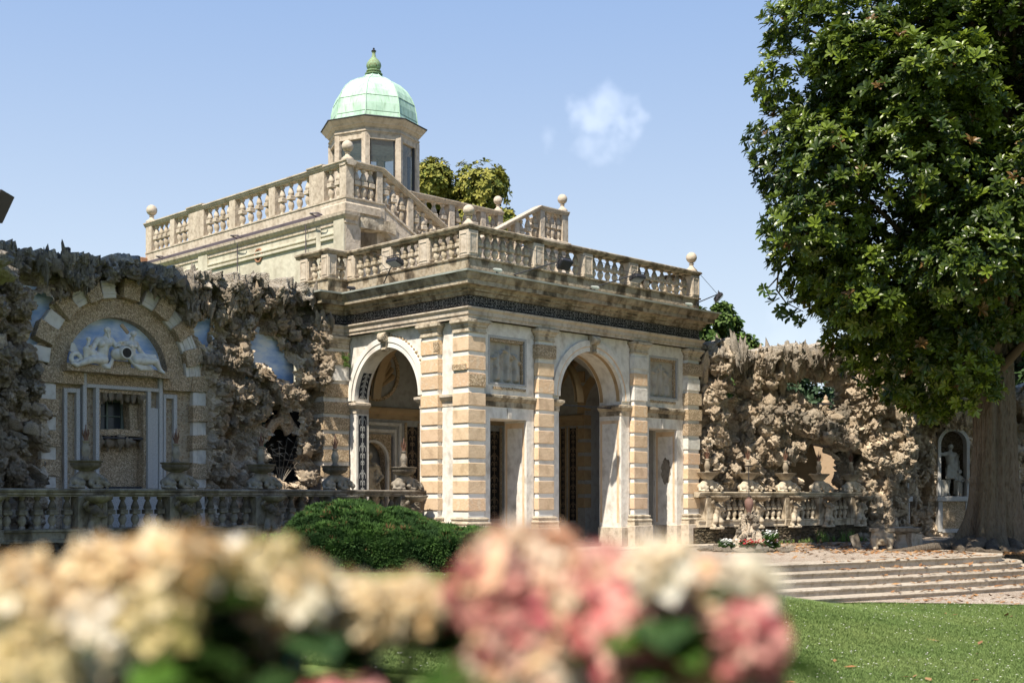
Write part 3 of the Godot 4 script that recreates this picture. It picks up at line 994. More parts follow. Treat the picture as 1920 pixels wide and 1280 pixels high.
func interior(o: Node3D) -> void:
	var r := Node3D.new()
	r.name = "hall"
	o.add_child(r, true)
	var m := MB.new()
	m.bx(L(0.1, TER - 0.2, 5.4), L(8.0, TER + 0.012, 0.12))
	obj("hall_floor", m, M.stone, r)
	# back wall with two niches' frames; right-hand wall with an arch like the left one
	m = MB.new()
	m.bx(L(0.15, TER - 0.02, 5.6), L(0.68, 5.9, 4.95))
	m.bx(L(1.98, TER - 0.02, 5.6), L(8.1, 5.9, 4.95))
	m.bx(L(0.68, TER - 0.02, 5.6), L(1.98, 5.9, 5.40))
	m.bx(L(0.68, 3.35, 5.4), L(1.98, 5.9, 4.95))
	obj("back_wall", m, M.interior, r)
	m = MB.new()
	m.xf = Transform3D(Basis(Vector3.UP, -PI / 2), Vector3(7.25, 0, 0))
	m.extrude(arch_bay(-5.0, -0.85, 5.9, -2.2, 1.02, 4.10), -0.85, 0.0)
	obj("end_wall", m, M.interior, r)
	m = MB.new()
	m.xf = Transform3D(Basis(Vector3.UP, -PI / 2), Vector3(7.25, 0, 0))
	arch_band(m, -2.2, 4.10, 1.03, 1.28, -0.02, 0.03)
	obj("painted_arch", m, M.interior_tan, r)
	# niche: moulded frames, shell head above and the statue's recess
	m = MB.new()
	m.xf = Transform3D(Basis(), L(-0.94, 0, 4.95))
	for k in [[1.45, 0.08, 0.05], [1.62, 0.06, 0.08]]:
		var x0: float = k[0]
		var x1: float = 4.54 - k[0]
		m.bx(Vector3(x0 - k[1], 1.1, -0.02), Vector3(x0, 3.7 - (k[0] - 1.45), k[2]), 0.01)
		m.bx(Vector3(x1, 1.1, -0.02), Vector3(x1 + k[1], 3.7 - (k[0] - 1.45), k[2]), 0.01)
		m.bx(Vector3(x0 + 0.001, 3.62 - (k[0] - 1.45), -0.02), Vector3(x1 - 0.001, 3.7 - (k[0] - 1.45), k[2] - 0.003), 0.01)
	obj("niche_frame", m, M.marble, r)
	m = MB.new()
	m.xf = Transform3D(Basis(), L(-0.94, 0, 4.95))
	var niche := PackedVector2Array([Vector2(1.70, 1.2), Vector2(1.80, 1.2)])
	niche.append_array(arch_pts(2.27, 2.75, 0.47, 18, PI, 0.0))
	niche.append_array([Vector2(2.74, 1.2), Vector2(2.84, 1.2), Vector2(2.84, 3.4), Vector2(1.70, 3.4)])
	m.extrude(niche, -0.3, 0.02)
	obj("niche_surround", m, M.pebble, r)
	m = MB.new()
	m.xf = Transform3D(Basis(), L(-0.94, 0, 4.95))
	arch_band(m, 2.27, 2.75, 0.44, 0.50, -0.05, 0.045, 18)
	m.bx(Vector3(1.77, 1.2, -0.05), Vector3(1.83, 2.75, 0.045))
	m.bx(Vector3(2.71, 1.2, -0.05), Vector3(2.77, 2.75, 0.045))
	obj("niche_moulding", m, M.marble, r)
	m = MB.new()
	m.bx(L(0.81, TER, 5.3), L(1.86, 1.2, 4.86), 0.02)
	obj("niche_pedestal", m, M.stone, r)
	for k in [[2.42, 2.79], [3.1, 3.45], [5.3, 5.7]]:
		m = MB.new()
		m.quad(L(k[0], 1.25, 4.944), L(k[1], 1.25, 4.944), L(k[1], 3.62, 4.944), L(k[0], 3.62, 4.944), Vector2(1, 4))
		obj("mosaic_band", m, M.mosaic_tan, r)
		m = MB.new()
		m.xf = Transform3D(Basis(), L(0, 0, 4.95))
		m.bx(Vector3(k[0] - 0.07, 1.15, -0.01), Vector3(k[0], 3.72, 0.03))
		m.bx(Vector3(k[1], 1.15, -0.01), Vector3(k[1] + 0.07, 3.72, 0.03))
		obj("mosaic_border", m, M.pebble, r)
	for k in [[3.50, 3.80], [3.92, 4.12], [4.25, 4.4]]:
		m = MB.new()                           # bands on the end wall seen through the right-hand arch
		m.quad(L(7.244, 1.2, k[1]), L(7.244, 1.2, k[0]), L(7.244, 3.72, k[0]), L(7.244, 3.72, k[1]), Vector2(1, 5))
		obj("mosaic_band", m, M.mosaic_tan, r)
		m = MB.new()
		for q in [k[0], k[1]]:
			m.bx(L(7.22, 1.15, q + 0.02), L(7.26, 3.76, q - 0.02))
		obj("mosaic_border", m, M.interior_tan, r)
	for k in 10:
		m = MB.new()
		m.bx(L(7.20, BLOCK_Y[k], 3.46), L(7.5, BLOCK_Y[k] + BLOCK_H[k], 3.21), 0.01)
		obj("end_block", m, M.interior_tan, r)
	m = MB.new()                               # shell medallion above the cornice of the hall
	m.xf = Transform3D(Basis(), L(1.42, 4.95, 4.94))
	for k in 11:
		var an := PI * (k + 0.5) / 11
		m.capsule(Vector3(0, -0.45, 0.03), Vector3(cos(an) * 0.48, -0.2 + sin(an) * 0.62, 0.05), 0.03, 0.085, 6)
	m.capsule(Vector3(-0.1, -0.5, 0.05), Vector3(0.12, -0.15, 0.10), 0.13, 0.10, 8)
	obj("shell_medallion", m, M.interior_tan, r)
	m = MB.new()
	m.xf = Transform3D(Basis(), L(1.42, 4.95, 4.95))
	arch_band(m, 0, 0, 0.66, 0.74, -0.01, 0.05, 32, 0, TAU)
	obj("medallion_ring", m, M.pebble, r)
	m = MB.new()                               # cornice round the hall
	m.sweep(PackedVector2Array([Vector2(0.85, -4.95), Vector2(7.25, -4.95), Vector2(7.25, -3.24)]), PV([0.0, 3.78, 0.03, 3.79, 0.03, 3.9, 0.08, 3.95, 0.10, 4.0, 0.10, 4.06, 0.0, 4.08]))
	obj("hall_cornice", m, M.interior_tan, r)
	# vault: two crossing half-barrels flattened over the hall, with raised bands
	m = MB.new()
	var nx := 40
	var nz := 28
	for j in nz + 1:
		for k in nx + 1:
			var u := lerpf(-1, 1, float(k) / nx)
			var w := lerpf(-1, 1, float(j) / nz)
			var q := absf(fposmod((u + 1) * 1.5, 1.0) - 0.5) * 2.0
			var y := 4.2 + 1.5 * maxf(sqrt(maxf(0, 1 - w * w)), 0.92 * sqrt(maxf(0, 1 - q * q)))
			m.v.append(L(4.05 + u * 3.21, y, 2.9 + w * 2.06))
			m.n.append(Vector3.DOWN)
			m.c.append(Color(1, 1, 1))
			m.t.append(Vector2.ZERO)
	for j in nz:
		for k in nx:
			var a := j * (nx + 1) + k
			m.i.append_array([a, a + nx + 1, a + 1, a + 1, a + nx + 1, a + nx + 2])
	m.smooth()
	obj("hall_vault", m, M.interior, r)
	for k in 4:
		m = MB.new()
		m.xf = Transform3D(Basis(Vector3.UP, PI / 2), L([0.93, 2.98, 5.12, 7.17][k], 0, 2.9))
		arch_band(m, 0, 4.2, 1.36, 1.45, -0.12, 0.12, 24)
		obj("vault_band", m, M.interior_tan, r)

# ---------- the upper terrace behind the pavilion ----------
func sloped_run(parent: Node, bm: Array, m: Material, a: Vector3, b: Vector3, count: int) -> void:   # feet of the balusters on a slope
	for k in count:
		obj("baluster", bm[rng.randi() % 3], m, parent, Transform3D(Basis(), a.lerp(b, (k + 0.5) / count)))

func up_ped(parent: Node, p: Vector3, w: float, d: float, h := 0.79) -> void:
	var m := MB.new()
	m.box(p + Vector3(0, h * 0.5, 0), Vector3(w, h, d), 0.012)
	obj("pedestal", m, M.stone_light, parent)

func upper_terrace() -> void:
	var o := thing("upper_terrace", "grey-green panelled terrace building with a balustrade and twin stairs above the pavilion roof", "building", FR)
	var m: MB
	var A0 := 1.30
	var B0 := 6.0
	var B1 := 16.35
	# walls
	m = MB.new()
	m.bx(L(A0, 4.5, B1), L(A0 + 0.4, 8.98, B0 + 0.006))
	obj("side_wall", m, M.green_wall, o)
	# corner pilasters and raised panel mouldings on the side wall
	for k in [[6.02, 6.45, 0.06], [7.05, 7.25, 0.03], [12.6, 13.1, 0.06], [15.9, 16.34, 0.06]]:
		m = MB.new()
		m.bx(L(A0 - k[2], 4.5, k[1]), L(A0 + 0.02, 8.93, k[0]), 0.008)
		obj("pilaster", m, M.green_wall, o)
	for k in [[6.46, 7.04], [7.26, 12.59], [13.11, 15.89]]:
		for y in [[8.55, 0.03, 0.05], [8.43, 0.05, 0.06], [7.30, 0.04, 0.07], [7.17, 0.06, 0.06]]:
			m = MB.new()
			m.bx(L(A0 - y[2], y[0], k[1]), L(A0 + 0.02, y[0] + y[1] + 0.03, k[0]), 0.012)
			obj("wall_moulding", m, M.green_wall, o)
	m = MB.new()                               # the eight-sided hole
	var oc := arch_pts(0, 0, 0.17, 8, 0.39, 0.39 + TAU)
	oc.remove_at(8)
	m.xf = Transform3D(Basis(Vector3.UP, -PI / 2), L(A0 - 0.015, 8.50, 9.95))
	arch_band(m, 0, 0, 0.16, 0.20, -0.02, 0.03, 8, 0.39, 0.39 + TAU)
	obj("hole_rim", m, M.brick, o)
	m = MB.new()
	m.xf = Transform3D(Basis(Vector3.UP, -PI / 2), L(A0 - 0.012, 8.50, 9.95))
	m.extrude(oc, -0.02, 0.0)
	obj("eight_sided_hole", m, M.soil, o)
	# cornice under the balustrade, dark strip, plinth course
	var path := PackedVector2Array([Vector2(A0, -B1), Vector2(A0, -B0), Vector2(2.55, -B0)])
	moulded_course(o, "cornice_block", M.stone_light, PackedVector2Array([Vector2(A0, -B1), Vector2(A0, -B0), Vector2(A0 + 0.35, -B0)]), PV([0.0, 8.78, 0.03, 8.79, 0.03, 8.88, 0.08, 8.92, 0.12, 8.98, 0.13, 9.06, 0.10, 9.07, 0.0, 9.08]), 2.2, 0.07)
	m = MB.new()
	m.sweep(PackedVector2Array([Vector2(A0, -B1), Vector2(A0, -7.0)]), PV([0.0, 9.08, 0.06, 9.085, 0.07, 9.16, 0.0, 9.20]))
	obj("gutter_strip", m, M.metal_plum, o)
	m = MB.new()
	m.sweep(path, PV([-0.35, 9.08, 0.0, 9.081, 0.0, 9.42, 0.02, 9.43, 0.02, 9.47, -0.35, 9.475]))
	obj("plinth_course", m, M.stone_light, o)
	m = MB.new()
	m.sweep(PackedVector2Array([Vector2(A0, -7.0), Vector2(A0, -B0), Vector2(2.4, -B0)]), PV([0.0, 9.085, 0.055, 9.09, 0.055, 9.28, 0.0, 9.32]))
	obj("plinth_block", m, M.stone_light, o)
	for k in [[0.22, 9.10, 9.30], [0.16, 8.98, 9.10], [0.08, 8.80, 8.98]]:
		m = MB.new()
		m.bx(L(A0 - k[0], k[1] + 0.001, B1 + 0.30 + k[0]), L(A0 + 0.4, k[2], B1 - 0.12), 0.012)
		obj("end_cornice", m, M.brick, o)
	m = MB.new()
	m.bx(L(A0 + 0.35, 8.9, 15.9), L(9.5, 9.40, 7.3))
	obj("terrace_floor", m, M.stone, o)
	for k in [[2.5, 16.3], [9.6, 16.3]]:
		m = MB.new()
		m.bx(L(k[0] - 0.2, 4.5, k[1]), L(k[0] + 0.2, 9.0, 7.4))
		obj("inner_wall", m, M.green_wall, o)
	# brackets of old lamps along the gutter and rods hanging from them
	for b in [7.2, 11.0, 15.2]:
		m = MB.new()
		m.tube(PackedVector3Array([L(A0, 9.10, b), L(A0 - 0.28, 9.16, b - 0.05), L(A0 - 0.30, 9.10, b - 0.45), L(A0 - 0.22, 9.05, b - 0.5)]), PackedFloat32Array([0.022, 0.022, 0.022, 0.022]), 6)
		obj("iron_bracket", m, M.metal_plum, o)
	for b in [7.6, 10.9]:
		m = MB.new()
		m.tube(PackedVector3Array([L(A0 - 0.10, 8.98, b), L(A0 - 0.10, 8.1, b)]), PackedFloat32Array([0.014, 0.014]), 5)
		obj("iron_rod", m, M.metal_plum, o)
	# left balustrade run
	var bm := baluster_mesh(0.79, 0.105)
	var zc := A0 + 0.13
	for k in [[6.0, 6.28], [6.95, 7.6], [9.2, 9.5], [11.2, 11.5], [12.9, 13.75], [14.6, 14.85], [16.0, 16.35]]:
		up_ped(o, L(zc, 9.47, (k[0] + k[1]) * 0.5), 0.26, k[1] - k[0])
	for k in [[6.28, 6.95, 2], [7.6, 9.2, 4], [9.5, 11.2, 4], [11.5, 12.9, 4], [13.75, 14.6, 3], [14.85, 16.0, 4]]:
		baluster_run(o, bm, M.stone_light, L(zc, 9.47, k[0]), L(zc, 9.47, k[1]), k[2])
	m = MB.new()
	bar(m, L(zc, 10.26, 16.42), L(zc, 10.26, 5.93), 0.09, prof_shift(RAIL))
	obj("hand_rail", m, M.stone_light, o)
	for k in [[6.93, 7.62], [12.88, 13.77]]:
		m = MB.new()
		bar(m, L(zc, 10.30, k[1]), L(zc, 10.30, k[0]), 0.12, prof_shift(RAIL))
		obj("rail_cap", m, M.stone_light, o)
	ball_finial(o, L(zc, 10.40, 6.1), 0.15, M.stone_light, 0.22)
	ball_finial(o, L(zc, 10.40, 16.2), 0.17, M.stone_light, 0.24)
	# front: landing, then a stair down to the right; mirrored at the other end
	var CA := 5.45
	for s in 2:
		var f := func(x: float) -> float: return x if s == 0 else 2 * CA - x
		var zb := B0 + 0.13
		var low := 7.05
		var bottom_a := 6.95
		var nm := 4 if s == 0 else 4
		# wall below the stair with a ragged opening
		var poly := PackedVector2Array([Vector2(f.call(A0), 6.5), Vector2(f.call(A0), 9.08), Vector2(f.call(2.45), 9.08), Vector2(f.call(5.30), 7.55), Vector2(f.call(5.30), 6.5)])
		if s == 0:
			poly = PackedVector2Array([Vector2(A0, 6.5), Vector2(A0, 9.08), Vector2(2.45, 9.08), Vector2(5.30, 7.55), Vector2(5.30, 6.5), Vector2(3.05, 6.5), Vector2(3.08, 8.2), Vector2(2.86, 8.32), Vector2(2.78, 8.62), Vector2(2.45, 8.86), Vector2(2.2, 8.80), Vector2(1.98, 8.92), Vector2(1.78, 8.78), Vector2(1.72, 6.5)])
		m = MB.new()
		m.extrude(poly, -B0 - 0.25, -B0 - 0.004)
		obj("stair_wall", m, M.stone_light, o)
		if s == 0:
			m = MB.new()
			m.bx(L(1.5, 6.5, 7.3), L(4.2, 8.9, 7.0))
			m.bx(L(3.4, 6.5, 7.1), L(3.6, 8.6, 6.2))
			obj("opening_back", m, M.plaster, o)
			m = MB.new()
			rough_block(m, L(1.74, 8.72, 6.3), L(2.9, 9.0, 5.97), 0.05, 0.08)
			obj("broken_lintel", m, M.stone, o)
		# landing rail
		for e in [[A0, 2.45]]:
			m = MB.new()
			bar(m, L(minf(f.call(A0 - 0.02), f.call(2.50)), 10.26, zb), L(maxf(f.call(A0 - 0.02), f.call(2.50)), 10.26, zb), 0.09, prof_shift(RAIL))
			obj("hand_rail", m, M.stone_light, o)
		if s == 1:
			m = MB.new()
			m.sweep(PackedVector2Array([Vector2(f.call(2.5), -B0), Vector2(f.call(A0), -B0), Vector2(f.call(A0), -7.4)]), PV([-0.3, 9.08, 0.0, 9.085, 0.0, 9.34, 0.06, 9.36, 0.06, 9.44, 0.0, 9.475, -0.3, 9.476]))
			obj("plinth_course", m, M.stone_light, o)
			m = MB.new()
			m.bx(L(8.6, 8.6, 7.4), L(9.55, 9.08, B0 + 0.02))
			m.bx(L(8.5, 6.4, 7.4), L(9.62, 8.6, B0 - 0.02))
			obj("landing_block", m, M.stone_light, o)
			m = MB.new()
			m.sweep(PackedVector2Array([Vector2(9.0, -B0 + 0.0), Vector2(9.62, -B0 + 0.0), Vector2(9.62, -7.4)]), PV([0.0, 8.42, 0.14, 8.44, 0.14, 8.52, 0.10, 8.56, 0.04, 8.68, 0.0, 8.80]))
			obj("landing_moulding", m, M.stone_light, o)
		up_ped(o, L(f.call(A0 + 0.13) if s == 1 else f.call(2.40), 9.47, zb), 0.26 if s == 1 else 0.2, 0.26)
		up_ped(o, L(f.call(2.40), 9.47, zb), 0.2, 0.24)
		if s == 0:
			baluster_run(o, bm, M.stone_light, L(1.6, 9.47, zb), L(2.3, 9.47, zb), 3)
		else:
			baluster_run(o, bm, M.stone_light, L(f.call(2.3), 9.47, zb), L(f.call(1.5), 9.47, zb), 3)
			ball_finial(o, L(f.call(A0 + 0.13), 10.40, zb), 0.15, M.stone_light, 0.24)
			up_ped(o, L(f.call(A0 + 0.13), 9.47, 7.35), 0.26, 0.26)
			m = MB.new()
			bar(m, L(f.call(A0 + 0.13), 10.26, 7.4), L(f.call(A0 + 0.13), 10.26, zb), 0.09, prof_shift(RAIL))
			obj("hand_rail", m, M.stone_light, o)
			baluster_run(o, bm, M.stone_light, L(f.call(A0 + 0.13), 9.47, 6.3), L(f.call(A0 + 0.13), 9.47, 7.2), 3)
		# sloping rail, string course, steps
		var sl := -0.535
		var a0 := 2.50
		var a1 := 6.2 if s == 0 else 5.75
		for row in 2:                           # near and far rail of the flight
			var b: float = zb + row * 1.15
			if row == 1 and s == 1:
				continue
			var a := L(f.call(a0), 10.26, b)
			var e := L(f.call(a1), 10.26 + sl * (a1 - a0), b)
			m = MB.new()
			bar(m, a if s == 0 else e, e if s == 0 else a, 0.09, prof_shift(RAIL))
			obj("stair_rail", m, M.stone_light, o)
			m = MB.new()
			bar(m, (a if s == 0 else e) + Vector3(0, -1.18, 0), (e if s == 0 else a) + Vector3(0, -1.18, 0), 0.10, PV([0.0, 0.0, 0.0, 0.30, 0.03, 0.31, 0.03, 0.37, 0.0, 0.38]))
			obj("stair_string", m, M.stone_light, o)
			for q in [3.45, 4.75]:
				up_ped(o, L(f.call(q), 9.42 + sl * (q - a0), b), 0.2, 0.24, 0.84)
			for q in [[2.5, 3.35, 3], [3.55, 4.65, 4], [4.85, 5.7, 3]]:
				sloped_run(o, bm, M.stone_light, L(f.call(q[0]), 9.45 + sl * (q[0] - a0), b), L(f.call(q[1]), 9.45 + sl * (q[1] - a0), b), q[2])
		for k in 13:
			m = MB.new()
			var xa: float = f.call(2.5 + k * 0.3)
			var xb: float = f.call(2.8 + k * 0.3)
			m.bx(L(minf(xa, xb), 8.7 - k * 0.16 - 0.25, zb + 1.1), L(maxf(xa, xb), 9.20 - k * 0.16, zb + 0.11))
			obj("stair_step", m, M.stone_light, o)
	# back rail of the stair well, along the upper floor
	m = MB.new()
	bar(m, L(2.6, 10.26, 7.5), L(8.2, 10.26, 7.5), 0.09, prof_shift(RAIL))
	obj("hand_rail", m, M.stone_light, o)
	m = MB.new()
	bar(m, L(2.6, 9.1, 7.5), L(8.2, 9.1, 7.5), 0.10, PV([0.0, 0.0, 0.0, 0.30, 0.03, 0.31, 0.03, 0.36, 0.0, 0.37]))
	obj("plinth_course", m, M.stone_light, o)
	for q in [3.05, 4.6, 6.15, 7.4, 8.1]:
		up_ped(o, L(q, 9.47, 7.5), 0.22, 0.24)
	for q in [[3.16, 4.49, 4], [4.71, 6.04, 4], [6.26, 7.29, 3], [7.51, 7.99, 2]]:
		baluster_run(o, bm, M.stone_light, L(q[0], 9.47, 7.5), L(q[1], 9.47, 7.5), q[2])
	ball_finial(o, L(8.1, 10.40, 7.5), 0.135, M.stone_light, 0.22)
	ball_finial(o, L(2.6, 10.40, 7.5), 0.135, M.stone_light, 0.22)
	up_ped(o, L(2.6, 9.47, 7.5), 0.26, 0.26)

func cupola() -> void:
	var P := L(5.42, 9.40, 10.1)
	var o := thing("domed_lantern", "eight-sided glazed lantern with a pale green copper dome and bulb finial", "cupola", at_local(P, 0.0))
	var turn := PI / 4 + 0.06                  # one corner faces the lawn
	var m: MB
	var R := 1.36
	var ang := func(k: float) -> float: return turn + TAU * k / 8.0
	var pt := func(k: float, r: float, y: float) -> Vector3: return Vector3(cos(ang.call(k)) * r, y, sin(ang.call(k)) * r)
	for k in 8:
		m = MB.new()                           # corner post, bent round the corner
		var p := PackedVector2Array()
		for w in [[k - 0.12, R * 1.0], [k + 0.0, R * 1.02], [k + 0.12, R * 1.0], [k + 0.10, R - 0.16], [k - 0.10, R - 0.16]]:
			p.append(Vector2(cos(ang.call(w[0])), sin(ang.call(w[0]))) * w[1] * (cos(PI / 8) / cos(absf(w[0] - k) * TAU / 8 - PI / 8) if absf(w[0] - k) > 0.01 else 1.0))
		for j in 5:
			var a := p[j]
			var b := p[(j + 1) % 5]
			m.quad(Vector3(b.x, 0, b.y), Vector3(a.x, 0, a.y), Vector3(a.x, 3.0, a.y), Vector3(b.x, 3.0, b.y))
		obj("corner_post", m, M.stone_light, o)
		m = MB.new()                           # lintel, sill
		for y in [[0.0, 0.40], [2.84, 3.0]]:
			var q := []
			for w in [[k + 0.08, R - 0.015], [k + 0.92, R - 0.015], [k + 0.92, R - 0.19], [k + 0.08, R - 0.19]]:
				var e: float = cos(PI / 8) / cos(absf(fposmod(w[0], 1.0) - 0.5) * TAU / 8)
				q.append(Vector2(cos(ang.call(w[0])), sin(ang.call(w[0]))) * w[1] * e)
			for j in 4:
				var a: Vector2 = q[j]
				var b: Vector2 = q[(j + 1) % 4]
				m.quad(Vector3(b.x, y[0], b.y), Vector3(a.x, y[0], a.y), Vector3(a.x, y[1], a.y), Vector3(b.x, y[1], b.y))
			m.quad(Vector3(q[3].x, y[0], q[3].y), Vector3(q[2].x, y[0], q[2].y), Vector3(q[1].x, y[0], q[1].y), Vector3(q[0].x, y[0], q[0].y))
			m.quad(Vector3(q[0].x, y[1], q[0].y), Vector3(q[1].x, y[1], q[1].y), Vector3(q[2].x, y[1], q[2].y), Vector3(q[3].x, y[1], q[3].y))
		obj("lintel_and_sill", m, M.stone_light, o)
		m = MB.new()
		var g := func(w: float, r: float, y: float) -> Vector3:
			var e: float = cos(PI / 8) / cos(absf(fposmod(w, 1.0) - 0.5) * TAU / 8)
			return pt.call(w, r * e, y)
		m.quad(g.call(k + 0.9, R - 0.1, 0.40), g.call(k + 0.1, R - 0.1, 0.40), g.call(k + 0.1, R - 0.1, 2.85), g.call(k + 0.9, R - 0.1, 2.85))
		obj("window_pane", m, M.glass, o)
		m = MB.new()
		for w in [k + 0.115, k + 0.885]:
			m.bx(g.call(w, R - 0.12, 0.40) - Vector3(0.018, 0, 0.018), g.call(w, R - 0.08, 2.85) + Vector3(0.018, 0, 0.018))
		obj("window_frame", m, M.metal_dark, o)
	# entablature and eaves as an eight-sided sweep
	var ring := PackedVector2Array()
	for k in 8:
		var a: float = ang.call(8.0 - k)
		ring.append(Vector2(cos(a), sin(a)) * R)
	m = MB.new()
	m.sweep(ring, PV([-0.25, 2.985, 0.0, 2.99, 0.0, 3.03, 0.03, 3.04, 0.03, 3.08, 0.0, 3.09, 0.0, 3.16, 0.02, 3.17, 0.06, 3.22, 0.10, 3.24, 0.12, 3.28, 0.20, 3.37, 0.215, 3.40, 0.0, 3.45]), true)
	obj("entablature", m, M.stone_light, o)
	m = MB.new()
	m.sweep(ring, PV([0.0, 3.395, 0.20, 3.405, 0.245, 3.41, 0.245, 3.43, 0.0, 3.52]), true)
	obj("eaves_sheet", m, M.slate, o)
	# dome of copper sheets: eight sides, three tiers
	var prof := [[1.36, 3.47], [1.33, 3.60], [1.315, 3.66], [1.285, 3.92], [1.23, 4.15], [1.14, 4.36], [1.0, 4.57], [0.80, 4.75], [0.56, 4.88], [0.38, 4.95], [0.30, 5.02], [0.20, 5.10], [0.165, 5.16]]
	var tiers := [[0, 2], [2, 4], [4, 8], [8, 12]]
	for k in 8:
		for q in tiers:
			m = MB.new()
			var w := rng.randf_range(0.95, 1.04)
			m.col = Color(w * 0.98, w, w * rng.randf_range(0.96, 1.02))
			for j in range(q[0], q[1]):
				var lo: Array = prof[j]
				var hi: Array = prof[j + 1]
				var a: Vector3 = pt.call(k + 1.0, lo[0], lo[1])
				var b: Vector3 = pt.call(k + 0.0, lo[0], lo[1])
				var d: Vector3 = pt.call(k + 0.0, hi[0], hi[1])
				var e: Vector3 = pt.call(k + 1.0, hi[0], hi[1])
				m.quad(a, b, d, e)
			obj("copper_sheet", m, M.dome_copper, o)
		m = MB.new()                           # standing seam on each corner
		var sp := PackedVector3Array()
		var sr := PackedFloat32Array()
		for j in prof.size():
			sp.append(pt.call(k, prof[j][0] + 0.004, prof[j][1]))
			sr.append(0.014)
		m.tube(sp, sr, 5)
		obj("dome_seam", m, M.dome_copper, o)
		m = MB.new()
		for j in [2, 4, 8]:
			var a2: Vector3 = pt.call(k, prof[j][0] + 0.004, prof[j][1])
			var b2: Vector3 = pt.call(k + 1.0, prof[j][0] + 0.004, prof[j][1])
			m.tube(PackedVector3Array([a2, b2]), PackedFloat32Array([0.008, 0.008]), 4)
		obj("sheet_lap", m, M.dome_seam, o)
	m = MB.new()
	m.lathe(PV([0.26, 5.10, 0.27, 5.13, 0.19, 5.16, 0.19, 5.19, 0.225, 5.20, 0.225, 5.225, 0.14, 5.24]), 16)
	m.lathe(PV([0.13, 5.235, 0.19, 5.29, 0.215, 5.37, 0.20, 5.46, 0.14, 5.55, 0.07, 5.62, 0.05, 5.70, 0.045, 5.78]), 32, Vector3(0, 0, 0), 0.0, 0.06, 8)
	m.lathe(PV([0.045, 5.78, 0.06, 5.785, 0.06, 5.80, 0.0, 5.80]), 10)
	obj("bulb_finial", m, M.finial_copper, o)
	m = MB.new()
	m.lathe(PV([0.0, 5.79, 0.07, 5.80, 0.075, 5.83, 0.04, 5.86, 0.02, 5.88, 0.035, 5.90, 0.0, 5.93]), 10)
	obj("finial_tip", m, M.metal_dark, o)
	# inner drum of posts so the glass has something behind it
	m = MB.new()
	m.lathe(PV([0.0, 2.98, 1.2, 2.98]), 16)
	obj("lantern_ceiling", m, M.interior, o)

# ---------- floodlights ----------
func floodlight(p: Vector3, dirn: Vector3, tilt: float, reach: float, label: String) -> void:
	var t := Transform3D(Basis(Vector3.UP, atan2(dirn.x, dirn.z)), p)
	var o := thing("floodlight", label, "floodlight", FR * t, "floodlights on the pavilion")
	var m := MB.new()
	m.tube(PackedVector3Array([Vector3(-0.9, -0.35, -0.02), Vector3(0, 0, reach)]), PackedFloat32Array([0.014, 0.014]), 6)
	m.tube(PackedVector3Array([Vector3(0.5, -0.7, -0.05), Vector3(-0.9, -0.35, -0.02)]), PackedFloat32Array([0.010, 0.010]), 6)
	m.tube(PackedVector3Array([Vector3(-1.5, 0.45, -0.1), Vector3(0, 0.02, reach)]), PackedFloat32Array([0.006, 0.006]), 5)
	obj("arm", m, M.metal_dark, o)
	var h := Node3D.new()
	h.name = "lamp_head"
	h.transform = Transform3D(Basis(Vector3.RIGHT, tilt), Vector3(0.08, -0.08, reach + 0.05))
	o.add_child(h, true)
	m = MB.new()
	m.bx(Vector3(-0.18, -0.13, -0.05), Vector3(0.18, 0.13, 0.03), 0.02)
	for k in 7:
		m.bx(Vector3(-0.15 + k * 0.05 - 0.006, -0.11, -0.09), Vector3(-0.15 + k * 0.05 + 0.006, 0.11, -0.045))
	obj("housing", m, M.metal_dark, h)
	m = MB.new()
	m.bx(Vector3(-0.17, -0.12, 0.028), Vector3(0.17, 0.12, 0.036))
	obj("lens", m, M.window_glass, h)
	m = MB.new()
	m.tube(PackedVector3Array([Vector3(-0.21, -0.02, 0), Vector3(-0.21, 0.1, -0.12), Vector3(0.21, 0.1, -0.12), Vector3(0.21, -0.02, 0)]), PackedFloat32Array([0.012, 0.012, 0.012, 0.012]), 5)
	obj("yoke", m, M.metal_dark, h)

func small_spots() -> void:
	var labs := ["small pale spotlight on the cornice near the corner of the pavilion", "small green spotlight in the middle of the right cornice", "small spotlight at the far right end of the cornice", "small black spotlight on the left cornice beside the breaking-forward pier"]
	var ps := [L(0.62, 6.60, -0.22), L(3.75, 6.60, -0.22), L(7.3, 6.60, -0.22), L(-0.22, 6.60, 3.8)]
	for k in 4:
		var o := thing("spotlight", labs[k], "spotlight", at_local(ps[k]), "small spotlights on the cornice")
		var m := MB.new()
		m.lathe(PV([0.0, 0.0, 0.05, 0.0, 0.05, 0.015, 0.015, 0.02, 0.015, 0.06]), 10)
		obj("foot", m, M.metal_dark, o)
		m = MB.new()
		m.capsule(Vector3(-0.07, 0.085, 0.0), Vector3(0.07, 0.075, 0.04), 0.035, 0.045, 10)
		obj("lamp_head", m, M.metal_dark if k == 3 else M.metal_strip, o)

# ---------- tufa: craggy, dripping walls ----------
var n_big := FastNoiseLite.new()
var n_drip := FastNoiseLite.new()
var n_cell := FastNoiseLite.new()
var n_col := FastNoiseLite.new()
var n_bump := FastNoiseLite.new()
var lumps: Array = []
var crags: Array = []                         # the same, finer, for the many small ones

